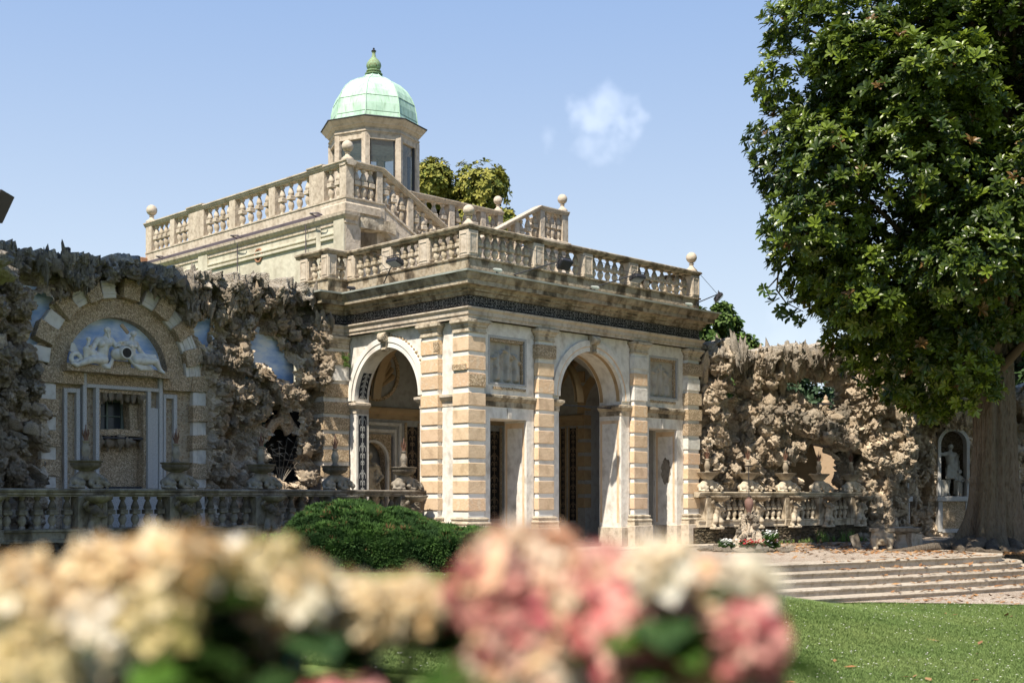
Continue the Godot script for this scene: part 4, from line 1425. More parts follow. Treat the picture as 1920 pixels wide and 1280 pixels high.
func noises() -> void:
	fine.seed = 2
	fine.frequency = 0.01
	fine.fractal_octaves = 3
	n_big.seed = 8
	n_big.frequency = 0.55
	n_big.fractal_octaves = 3
	n_drip.seed = 14
	n_drip.frequency = 2.6
	n_drip.fractal_type = FastNoiseLite.FRACTAL_RIDGED
	n_drip.fractal_octaves = 4
	n_drip.domain_warp_enabled = true
	n_drip.domain_warp_amplitude = 0.25
	n_drip.domain_warp_frequency = 1.5
	n_cell.seed = 21
	n_cell.noise_type = FastNoiseLite.TYPE_CELLULAR
	n_cell.cellular_return_type = FastNoiseLite.RETURN_DISTANCE2_SUB
	n_cell.frequency = 3.2
	n_cell.fractal_octaves = 2
	n_cell.domain_warp_enabled = true
	n_cell.domain_warp_amplitude = 0.2
	n_cell.domain_warp_frequency = 2.0
	n_bump.seed = 61
	n_bump.noise_type = FastNoiseLite.TYPE_CELLULAR
	n_bump.cellular_return_type = FastNoiseLite.RETURN_DISTANCE
	n_bump.frequency = 3.4
	n_bump.fractal_type = FastNoiseLite.FRACTAL_NONE
	n_bump.domain_warp_enabled = true
	n_bump.domain_warp_amplitude = 0.15
	n_bump.domain_warp_frequency = 4.0
	n_col.seed = 33
	n_col.frequency = 0.8
	n_col.fractal_octaves = 4
	for k in 7:
		lumps.append(lump(100 + k, 1.0 if k < 5 else 1.3, 2, 0.55, 0.85 if k < 5 else 0.4))
		crags.append(lump(100 + k, 1.0 if k < 5 else 1.3, 3, 0.55, 0.85 if k < 5 else 0.4))

func sphere_mesh_pts(level: int) -> Array:                # an octahedron cut finer
	var v := [Vector3.RIGHT, Vector3.LEFT, Vector3.UP, Vector3.DOWN, Vector3.BACK, Vector3.FORWARD]
	var f := []
	for x in [0, 1]:
		for y in [2, 3]:
			for z in [4, 5]:
				f.append([x, y, z] if (x + y + z) % 2 == 0 else [x, z, y])
	for l in level:
		var g := []
		var mid := {}
		for t in f:
			var e := []
			for k in 3:
				var a: int = t[k]
				var b: int = t[(k + 1) % 3]
				var key := Vector2i(mini(a, b), maxi(a, b))
				if not mid.has(key):
					mid[key] = v.size()
					v.append(((v[a] + v[b]) as Vector3).normalized())
				e.append(mid[key])
			g.append([t[0], e[0], e[2]])
			g.append([e[0], t[1], e[1]])
			g.append([e[2], e[1], t[2]])
			g.append([e[0], e[1], e[2]])
		f = g
	return [v, f]

func lump(sd: int, tall: float, level := 2, rough := 0.5, taper := 0.8) -> ArrayMesh:
	var s := sphere_mesh_pts(level)
	var m := MB.new()
	for p in s[0]:
		var w: Vector3 = p * 130.0 + Vector3(sd * 37, sd * 11, 0)
		var r := 1.0 + fine.get_noise_3dv(w) * rough * 1.7 + fine.get_noise_3dv(w * 2.7) * rough * 0.9 + fine.get_noise_3dv(w * 6.3) * rough * 0.5
		var e: Vector3 = p * r
		var tp := lerpf(taper, 1.0, clampf((p.y + 1.0) * 0.62, 0, 1))
		m.v.append(Vector3(e.x * tp, e.y * tall, e.z * tp) * 0.5)
		m.n.append(p)
		m.c.append(Color(1, 1, 1))
		m.t.append(Vector2.ZERO)
	for t in s[1]:
		var a: Vector3 = s[0][t[0]]
		var b: Vector3 = s[0][t[1]]
		var d: Vector3 = s[0][t[2]]
		if (b - a).cross(d - a).dot(a + b + d) < 0:
			m.i.append_array([t[0], t[1], t[2]])
		else:
			m.i.append_array([t[0], t[2], t[1]])
	m.smooth()
	return m.mesh()

func tufa_noise(u: float, v: float, k: float) -> float:
	var d := n_big.get_noise_2d(u + k, v * 0.8) * 0.22
	d += (n_drip.get_noise_2d(u * 0.42 + k + 30, v * 0.34) - 0.05) * 0.22
	d -= 0.34 * smoothstep(0.10, 0.34, n_big.get_noise_2d(u * 2.3 + k + 80, v * 1.9))        # cavities
	d += (n_drip.get_noise_2d(u + k, v * 0.5) - 0.1) * 0.12
	d += (n_cell.get_noise_2d(u * 1.0 + k, v * 0.75)) * 0.10
	d += (0.5 + n_bump.get_noise_2d(u + k, v * 0.8)) * -0.16
	d += (0.5 + n_bump.get_noise_2d(u * 2.7 + k + 40, v * 2.2)) * -0.075
	d += n_drip.get_noise_2d(u * 3.6 + 7 + k, v * 2.8) * 0.065
	d += fine.get_noise_2d(u * 1500 + k, v * 1300) * 0.03
	d += (0.5 + n_bump.get_noise_2d(u * 5.5 + k, v * 4.6)) * -0.035
	return d

func tufa_color(u: float, v: float, top: float, k: float, warm := 1.0) -> Color:
	var a := n_col.get_noise_2d(u + k, v)
	var b := n_col.get_noise_2d(u * 4 + 50 + k, v * 4)
	var tan_c := Color(0.47, 0.40, 0.315).lerp(Color(0.60, 0.53, 0.44), clampf(0.5 + b * 1.3, 0, 1))
	tan_c = tan_c.lerp(Color(0.38, 0.31, 0.235), clampf(-b * 1.4 - 0.1, 0, 0.7))
	var grey := Color(0.27, 0.255, 0.23).lerp(Color(0.38, 0.36, 0.33), clampf(0.5 + b, 0, 1))
	var t := clampf((a - 0.22) * 4.0, 0.0, 0.75)
	t = maxf(t, clampf((v - top + 0.62 + a * 0.5) * 3.0, 0.0, 1.0))
	var c := tan_c.lerp(grey, t)
	return Color(c.r * warm, c.g * warm, c.b * warm)

# u0..u1 along, v0..top(u) up; base(u) gives [point xz, normal xz]; disp(u, v) gives the thickness, or -9 for a hole
func rock_sheet(u0: float, u1: float, v0: float, cell: float, top: Callable, base: Callable, disp: Callable, colf: Callable, droop: float, seeds: Array, spare: Callable) -> MB:
	var m := MB.new()
	var nu := int((u1 - u0) / cell)
	var hi := 0.0
	for k in nu + 1:
		hi = maxf(hi, top.call(lerpf(u0, u1, float(k) / nu)))
	var nv := int((hi - v0) / cell)
	var hole := PackedByteArray()
	for j in nv + 4:
		for k in nu + 1:
			var u := lerpf(u0, u1, float(k) / nu)
			var tp: float = top.call(u) + n_drip.get_noise_1d(u * 2.0) * 0.10
			var v := minf(lerpf(v0, hi, float(j) / nv), tp)
			var bs: Array = base.call(u)
			var pos: Vector2 = bs[0]
			var nr: Vector2 = bs[1]
			var d: float = disp.call(u, v)
			hole.append(1 if d < -5.0 else 0)
			if d < -5.0:
				d = -0.75
			var y := v - maxf(0.0, d) * droop
			if j > nv:                              # fold the top edge back over the wall
				d -= 0.35 * (j - nv)
				y = v - 0.02 * (j - nv) + n_drip.get_noise_2d(u * 2, j) * 0.05
			elif v >= tp - 0.0001:
				y = v
			m.v.append(Vector3(pos.x + nr.x * d, y, pos.y + nr.y * d))
			m.c.append(colf.call(u, v))
			m.n.append(Vector3.UP)
			m.t.append(Vector2.ZERO)
			if j <= nv and v < tp - 0.14 and d > 0.10 and rng.randf() < 0.15 and not spare.call(u, v):
				seeds.append([Vector3(pos.x + nr.x * d, y, pos.y + nr.y * d), Vector3(nr.x, 0, nr.y), colf.call(u + 0.2, v), tp - v, u, v])
	for j in nv + 3:
		for k in nu:
			var a := j * (nu + 1) + k
			if hole[a] + hole[a + 1] + hole[a + nu + 1] + hole[a + nu + 2] > 0:
				continue
			m.i.append_array([a, a + nu + 1, a + 1, a + 1, a + nu + 1, a + nu + 2])
	m.smooth()
	return m

func scatter_lumps(parent: Node, seeds: Array, count: int, lo: float, hi: float) -> void:
	seeds.shuffle()
	var all := []
	for k in mini(count, seeds.size()):
		var s: Array = seeds[k]
		var sz := lerpf(lo, hi, pow(rng.randf(), 2.3))
		var fringe: bool = s[3] < 0.85 and rng.randf() < 0.4
		# hangs down in the fringe, lies any way elsewhere
		var shape := Vector3(sz * rng.randf_range(0.7, 1.15), sz * (rng.randf_range(1.2, 1.9) if fringe else rng.randf_range(0.75, 1.3)), sz * rng.randf_range(0.6, 1.0))
		var nr: Vector3 = s[1]
		var bs := Basis(Vector3.UP, rng.randf() * TAU)
		bs = Basis(Vector3(rng.randf_range(-1, 1), rng.randf_range(-1, 1), rng.randf_range(-1, 1)).normalized(), rng.randf_range(0, 0.4) if fringe else rng.randf() * PI) * bs
		var p: Vector3 = s[0] + nr * sz * rng.randf_range(-0.15, 0.28)
		var c: Color = s[2]
		var tone := rng.randf()
		if not fringe:
			c = c.lerp(Color(0.76, 0.67, 0.55), 0.55 * smoothstep(0.6, 1.0, tone)).lerp(Color(0.30, 0.235, 0.17), 0.5 * smoothstep(0.3, 0.0, tone))
		all.append([sz, Transform3D(bs * Basis.from_scale(shape), p), c, 5 + rng.randi() % 2 if fringe else rng.randi() % 5])
	all.sort_custom(func(x, y): return x[0] > y[0])
	var rest := {}
	for k in all.size():
		var e: Array = all[k]
		var w: int = e[3]
		if k < 260:
			var src: ArrayMesh = lumps[w]
			var o := MeshInstance3D.new()
			o.name = "tufa_lump"
			o.mesh = src
			o.transform = e[1]
			o.material_override = lump_mat(e[2])
			parent.add_child(o, true)
		else:
			if not rest.has(w):
				rest[w] = [[], []]
			rest[w][0].append(e[1])
			rest[w][1].append(e[2])
	for w in rest:
		multi("small_tufa_lumps", crags[w], M.tufa, rest[w][0], rest[w][1], parent)

func lump_mat(c: Color) -> Material:                       # a few shared tints
	var q := roundi(c.r * 10) * 100 + roundi((c.r - c.b) * 12)
	var key := "lump%d" % q
	if not M.has(key):
		var m: StandardMaterial3D = M.tufa.duplicate()
		m.resource_name = "tufa_lump"
		m.albedo_color = Color(c.r, c.g, c.b).linear_to_srgb()
		M[key] = m
	return M[key]

func in_poly(u: float, v: float, poly: PackedVector2Array, wob := 0.03) -> bool:
	return Geometry2D.is_point_in_polygon(Vector2(u + n_drip.get_noise_2d(v * 2, u) * wob, v + n_drip.get_noise_2d(u * 2 + 9, v) * wob), poly)

var lw_top := PackedVector2Array()

func left_wall() -> void:
	var o := thing("grotto_wall", "shaded brown tufa wall with a lunette, painted sky openings and a framed window", "rock wall", FR)
	var BZ := -4.70
	lw_top = PV([-14, 6.5, -8.145, 6.63, -7.635, 6.65, -7.1, 6.59, -6.45, 6.60, -5.99, 6.57, -5.69, 6.79, -5.45, 6.84, -5.25, 6.75, -4.8, 6.61, -4.4, 6.60, -3.54, 6.66, -2.65, 6.72, -1.7, 6.75, -1.2, 6.69, -0.9, 6.55, 0, 6.4])
	var top := func(u: float) -> float:
		for k in lw_top.size() - 1:
			if u <= lw_top[k + 1].x:
				return lerpf(lw_top[k].y, lw_top[k + 1].y, clampf((u - lw_top[k].x) / (lw_top[k + 1].x - lw_top[k].x), 0, 1))
		return 6.4
	var skyl := PV([-7.30, 5.82, -7.13, 5.90, -6.96, 5.56, -6.74, 5.42, -6.88, 5.10, -7.29, 4.84, -7.46, 4.90, -7.36, 5.38])
	var skyr := PV([-3.74, 5.66, -3.32, 5.81, -3.36, 5.54, -3.55, 5.16, -3.72, 5.34])
	var skyb := PV([-2.46, 5.36, -2.04, 5.54, -1.70, 5.47, -1.55, 5.18, -1.40, 5.16, -1.30, 4.52, -1.655, 4.60, -1.95, 4.64, -2.14, 4.93, -2.46, 4.95])
	var cave1 := PV([-1.99, 3.75, -1.73, 3.90, -1.55, 3.80, -1.72, 3.62, -1.93, 3.40])
	var cave2 := PV([-1.52, 3.86, -1.20, 3.86, -1.18, 3.52, -1.42, 3.58])
	var cave3 := PV([-1.93, 3.22, -1.70, 3.40, -1.45, 3.38, -1.20, 3.30, -1.22, 2.28, -1.47, 2.2, -1.92, 2.50])
	var AC := Vector2(-5.52, 4.43)
	var sunk := func(u: float, v: float) -> float: return 0.0
	var disp := func(u: float, v: float) -> float:
		var r := Vector2(u, v).distance_to(AC)
		var flat := (v < 4.43 and u > -7.12 and u < -3.50) or (v >= 4.43 and r < 1.56)
		if flat:
			if v >= 4.43 and r < 1.115:
				return -9.0
			if u > -5.96 and u < -4.88 and v < 4.04 and v > 2.02:
				return -9.0
			return -0.06 + n_cell.get_noise_2d(u * 4, v * 4) * 0.02
		if in_poly(u, v, skyl) or in_poly(u, v, skyr) or in_poly(u, v, skyb) or in_poly(u, v, cave1) or in_poly(u, v, cave2) or in_poly(u, v, cave3):
			return -9.0
		var d := 0.16 + tufa_noise(u, v, 0.0) * 1.15
		var tp: float = top.call(u)
		d += (0.30 + 0.35 * n_big.get_noise_1d(u * 3.0)) * smoothstep(0.9 + 0.5 * n_big.get_noise_1d(u * 4.0 + 20.0), 0.2, tp - v) + 0.10 * n_big.get_noise_2d(u * 2, 3.0)
		d += 0.18 * exp(-pow((v - 4.75 + u * 0.05) / 0.3, 2)) * smoothstep(-3.2, -2.4, u)
		d -= 0.12 * smoothstep(0.9, 0.0, absf(v - 3.0)) * smoothstep(-3.3, -2.6, u)
		if v >= 4.43 and r < 1.95:                # rock between the arch blocks
			d = minf(d, 0.06 + tufa_noise(u, v, 5.0) * 0.3)
		if u < -7.6:
			d += 0.28 * smoothstep(-7.6, -8.4, u)
		for p in [skyl, skyr, skyb]:               # the rock thins towards the painted openings
			var c: Vector2 = p[0]
			for e in p:
				c = e if e.distance_squared_to(Vector2(u, v)) < c.distance_squared_to(Vector2(u, v)) else c
			d *= smoothstep(-0.15, 0.35, c.distance_to(Vector2(u, v))) * 0.6 + 0.4
		return maxf(d, -0.3)
	var colf := func(u: float, v: float) -> Color:
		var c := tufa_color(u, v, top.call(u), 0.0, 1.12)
		if (v < 4.43 and u > -7.12 and u < -3.50) or (v >= 4.43 and Vector2(u, v).distance_to(AC) < 1.56):
			c = Color(0.54, 0.45, 0.34)
		return c
	var base := func(u: float) -> Array: return [Vector2(u, BZ), Vector2(0, 1)]
	var seeds := []
	var big := []
	for p in [skyl, skyr, skyb, cave1, cave2, cave3]:
		big.append(Geometry2D.offset_polygon(p, 0.14)[0])
	var spare := func(u: float, v: float) -> bool:
		for p in big:
			if Geometry2D.is_point_in_polygon(Vector2(u, v), p):
				return true
		return v > 4.4 and Vector2(u, v).distance_to(AC) < 1.93 or v < 4.6 and u > -7.3 and u < -3.35
	var m := rock_sheet(-13.5, -0.50, 0.7, 0.027, top, base, disp, colf, 0.24, seeds, spare)
	obj("tufa_face", m, M.tufa, o)
	scatter_lumps(o, seeds, 10000, 0.06, 0.30)
	m = MB.new()                                # the wall's core and back
	m.bx(Vector3(-13.5, 0.5, BZ - 1.15), Vector3(-7.45, 6.35, BZ - 0.80))
	m.bx(Vector3(-7.45, 0.5, BZ - 1.15), Vector3(-0.55, 6.35, BZ - 1.05))
	obj("wall_core", m, M.rubble, o)
	# painted sky behind the openings
	for q in [[-7.5, -6.6, 4.7, 6.0], [-3.85, -3.2, 5.0, 5.95], [-2.6, -1.1, 4.35, 5.7], [-6.75, -4.3, 4.40, 5.62]]:
		m = MB.new()
		m.bx(Vector3(q[0], q[2], BZ - 0.36), Vector3(q[1], q[3], BZ - 0.10 - (0.12 if q[0] == -6.75 else 0.0)))
		obj("painted_sky_panel", m, M.painted_sky, o)
	# dark room behind the cave mouth
	m = MB.new()
	m.bx(Vector3(-2.2, 1.3, BZ - 1.04), Vector3(0.3, 4.3, BZ - 0.98))
	m.bx(Vector3(-0.75, 1.3, BZ - 0.98), Vector3(-0.7, 4.3, BZ - 0.35))
	obj("cave_back", m, M.dark_room, o)
	m = MB.new()
	m.bx(Vector3(-1.72, 2.1, BZ - 0.62), Vector3(-1.58, 3.7, BZ - 0.56))
	obj("door_leaf", m, M.green_paint, o)
	# half-round band of pebbles with its soffit
	m = MB.new()
	m.xf = Transform3D(Basis(), Vector3(0, 0, BZ))
	arch_band(m, AC.x, AC.y, 1.115, 1.50, -0.32, 0.02, 48, -0.02, PI + 0.02)
	obj("pebble_arch", m, M.pebble, o)
	# arch blocks: smooth marble ones and shaggy ones by turns
	var angs := [[172, 0], [158, 1], [147, 0], [134, 1], [122, 0], [111, 1], [99, 0], [82, 1], [66, 0], [56, 1], [45, 0], [35, 1], [24, 0], [14, 1], [5, 0]]
	for a in angs:
		var an := deg_to_rad(a[0])
		m = MB.new()
		if a[1] == 0:
			m.xf = Transform3D(Basis(Vector3.BACK, an - PI / 2), Vector3(AC.x, AC.y, BZ))
			var hw := 0.15
			m.bx(Vector3(-hw, 1.50, -0.1), Vector3(hw, 1.86, 0.12), 0.012)
			if a[0] < 130:
				for rr in [1.58, 1.72, 1.80]:
					m.bx(Vector3(-hw - 0.002, rr, 0.1), Vector3(hw + 0.002, rr + 0.03, 0.14), 0.006)
			obj("arch_block", m, M.marble, o)
		else:
			m.xf = Transform3D(Basis(Vector3.BACK, an - PI / 2), Vector3(AC.x, AC.y, BZ))
			rough_block(m, Vector3(-0.17, 1.49, -0.1), Vector3(0.17, 1.90, 0.2), 0.07, 0.05)
			obj("shaggy_block", m, M.pebble, o)
	# the two side pilasters of alternating blocks
	for s in 2:
		var x0 := -7.17 if s == 0 else -3.82
		var x1 := -6.87 if s == 0 else -3.50
		var ys := [2.018, 2.25, 2.576, 2.85, 3.166, 3.44, 3.777, 4.083] if s == 0 else [2.038, 2.26, 2.559, 2.872, 3.17, 3.468, 3.796, 4.108, 4.466, 4.749]
		m = MB.new()
		m.bx(Vector3(x0 + 0.02, 1.0, BZ - 0.1), Vector3(x1 - 0.02, 4.7 if s else 4.43, BZ + 0.03))
		obj("pilaster_core", m, M.marble, o)
		m = MB.new()
		m.bx(Vector3(x0, 1.0, BZ - 0.1), Vector3(x1, 1.62, BZ + 0.05), 0.01)
		obj("pilaster_foot", m, M.marble, o)
		for k in range(0, ys.size() - 1):
			var even := k % 2 == 0
			m = MB.new()
			if even:
				m.bx(Vector3(x0, ys[k], BZ - 0.1), Vector3(x1, ys[k + 1], BZ + 0.07), 0.01)
				if s == 1:
					for xx in [0.10, 0.16, 0.25]:
						m.bx(Vector3(x0 + xx, ys[k] - 0.001, BZ), Vector3(x0 + xx + 0.025, ys[k + 1] + 0.001, BZ + 0.082), 0.004)
				obj("pilaster_block", m, M.marble, o)
			else:
				rough_block(m, Vector3(x0 - 0.05, ys[k], BZ - 0.1), Vector3(x1 + 0.05, ys[k + 1], BZ + 0.14), 0.06, 0.045)
				obj("shaggy_block", m, M.pebble, o)
	# string course of pebbles at the springing, marble frame, side panels
	for r in [[-7.2, -6.31], [-4.53, -3.45]]:
		m = MB.new()
		rough_block(m, Vector3(r[0], 4.12, BZ - 0.1), Vector3(r[1], 4.45, BZ + 0.10), 0.035, 0.05)
		obj("pebble_course", m, M.pebble, o)
	m = MB.new()
	m.bx(Vector3(-6.24, 4.12, BZ - 0.08), Vector3(-4.60, 4.37, BZ - 0.01))
	obj("pebble_band", m, M.pebble, o)
	for r in [[-6.305, -6.225, 1.0, 4.42], [-4.62, -4.535, 1.0, 4.44], [-6.225, -4.62, 4.35, 4.43], [-6.225, -4.62, 4.06, 4.135], [-6.035, -5.955, 2.02, 4.06], [-4.885, -4.805, 2.02, 4.06]]:
		m = MB.new()
		m.bx(Vector3(r[0] + 0.001, r[2], BZ - 0.08), Vector3(r[1] - 0.001, r[3], BZ + 0.07), 0.008)
		obj("marble_strip", m, M.marble_grain, o)
	for r in [[-4.804, -4.622, 2.02, 3.72], [-6.224, -4.622, 1.0, 2.018]]:
		m = MB.new()
		m.bx(Vector3(r[0], r[2], BZ - 0.08), Vector3(r[1], r[3], BZ + 0.03), 0.008)
		obj("marble_slab", m, M.marble_grain, o)
	for r in [[-6.68, -6.34], [-4.50, -4.17]]:
		for q in [[r[0], r[0] + 0.07, 1.2, 4.03], [r[1] - 0.085, r[1], 1.2, 4.03], [r[0] + 0.07, r[1] - 0.085, 3.94, 4.03]]:
			m = MB.new()
			m.bx(Vector3(q[0] + 0.001, q[2], BZ - 0.08), Vector3(q[1] - 0.001, q[3], BZ + 0.02), 0.006)
			obj("panel_strip", m, M.marble_grain, o)
	# the recess: deep cheeks, window, shelf, fringes of stalactites
	m = MB.new()
	for q in [[-5.955, -5.90, 2.02, 4.04], [-4.94, -4.886, 2.02, 4.04], [-5.9, -4.94, 3.98, 4.05]]:
		rough_block(m, Vector3(q[0], q[2], BZ - 0.5), Vector3(q[1], q[3], BZ - 0.005), 0.02, 0.05)
	rough_block(m, Vector3(-5.9, 2.02, BZ - 0.5), Vector3(-4.94, 3.04, BZ - 0.28), 0.03, 0.05)
	rough_block(m, Vector3(-5.9, 3.12, BZ - 0.5), Vector3(-4.94, 3.25, BZ - 0.10), 0.04, 0.05)
	rough_block(m, Vector3(-5.14, 3.2, BZ - 0.5), Vector3(-4.94, 3.9, BZ - 0.25), 0.05, 0.05)
	obj("recess_lining", m, M.pebble, o)
	m = MB.new()
	m.bx(Vector3(-5.95, 3.045, BZ - 0.45), Vector3(-4.89, 3.085, BZ - 0.03), 0.004)
	m.bx(Vector3(-5.75, 2.03, BZ - 0.30), Vector3(-4.95, 2.06, BZ - 0.06), 0.004)
	obj("metal_tray", m, M.metal_dark, o)
	for k in 36:
		m = MB.new()
		var upper := k < 20
		var sz := rng.randf_range(0.10, 0.17)
		var o2 := MeshInstance3D.new()
		o2.name = "stalactite"
		o2.mesh = lumps[k % 7]
		o2.material_override = lump_mat(Color(0.56, 0.48, 0.37))
		o2.transform = Transform3D(Basis(Vector3.UP, rng.randf() * TAU).scaled(Vector3(sz, sz * rng.randf_range(1.1, 1.9), sz)), Vector3(lerpf(-5.92, -4.92, rng.randf()), 3.93 if upper else 2.98, BZ - rng.randf_range(0.03, 0.2)))
		o.add_child(o2, true)
	var win := Node3D.new()
	win.name = "window"
	o.add_child(win, true)
	m = MB.new()
	m.bx(Vector3(-5.95, 3.1, BZ - 0.62), Vector3(-4.9, 4.0, BZ - 0.60))
	obj("pane", m, M.window_glass, win)
	m = MB.new()
	for q in [[-5.95, -5.80, 3.2, 3.9], [-5.17, -5.1, 3.2, 3.9], [-5.50, -5.47, 3.2, 3.9], [-5.8, -5.17, 3.53, 3.555], [-5.8, -5.17, 3.84, 3.92], [-5.8, -5.17, 3.2, 3.27]]:
		m.bx(Vector3(q[0], q[2], BZ - 0.60), Vector3(q[1], q[3], BZ - 0.55), 0.004)
	obj("frame", m, M.window_frame, win)
	# branching rock bars across the cave mouth
	m = MB.new()
	for q in [[[-1.98, 3.18], [-1.75, 3.52], [-1.52, 3.62], [-1.46, 3.95]], [[-1.55, 3.6], [-1.42, 3.42], [-1.34, 3.30]], [[-1.46, 3.78], [-1.30, 3.55], [-1.12, 3.32]]]:
		var p := PackedVector3Array()
		var rr := PackedFloat32Array()
		for e in q:
			p.append(Vector3(e[0], e[1], BZ + 0.02))
			rr.append(rng.randf_range(0.08, 0.12))
		m.tube(p, rr, 9, 0.25)
	m.col = Color(0.5, 0.4, 0.3)
	for k in m.c.size():
		m.c[k] = Color(0.46, 0.37, 0.28)
	obj("rock_bar", m, M.tufa, o)
	# dry fronds stuck in the cave mouth
	var fr := thing("dry_fronds", "dry grey palm fronds sticking out of the dark cave mouth of the left grotto", "dry plant", FR * Transform3D(Basis(), Vector3(-1.5, 2.2, BZ - 0.1)))
	for k in 6:
		m = MB.new()
		var sp := PackedVector3Array()
		var rr := PackedFloat32Array()
		var an := -0.5 + 0.24 * k
		for j in 7:
			var t := j / 6.0
			sp.append(Vector3(sin(an) * t * 0.9 + 0.12 * t * t, t * (1.0 - 0.35 * t * absf(an)), 0.12 * sin(t * 2.0) + 0.03 * k))
			rr.append(0.014 * (1.1 - t))
		m.tube(sp, rr, 5)
		for j in 18:
			var q := sp[2 + j % 5]
			m.tri(q, q + Vector3(rng.randf_range(-0.2, 0.2), rng.randf_range(-0.12, 0.06), 0.05), q + Vector3(0.012, 0.02, 0))
		obj("frond", m, M.stone_dark, fr)
	# small iron hatch low by the banded pier
	m = MB.new()
	m.bx(Vector3(-0.98, 1.2, BZ + 0.30), Vector3(-0.66, 2.16, BZ + 0.36), 0.006)
	obj("iron_hatch", m, M.metal_dark, o)

# ---------- right-hand grotto wall, a bent line in world x and depth ----------
const RP := [4.4, 32.2, 6.5, 33.75, 8.6, 35.15, 9.6, 35.6, 10.4, 35.2, 11.1, 36.0, 12.35, 38.5, 13.2, 38.6, 19.0, 38.3]

func right_base(u: float) -> Array:
	var p := PV(RP)
	var acc := 0.0
	for k in p.size() - 1:
		var l := p[k].distance_to(p[k + 1])
		if u <= acc + l or k == p.size() - 2:
			var t := clampf((u - acc) / l, 0, 1)
			var d0 := (p[k + 1] - p[k]).normalized()
			var d := d0
			if t < 0.5 and k > 0:
				d = (p[k] - p[k - 1]).normalized().lerp(d0, t + 0.5)
			elif t > 0.5 and k < p.size() - 2:
				d = d0.lerp((p[k + 2] - p[k + 1]).normalized(), t - 0.5)
			d = d.normalized()
			var q := p[k].lerp(p[k + 1], t)
			return [Vector2(q.x, -q.y), Vector2(d.y, d.x)]
		acc += l
	return []

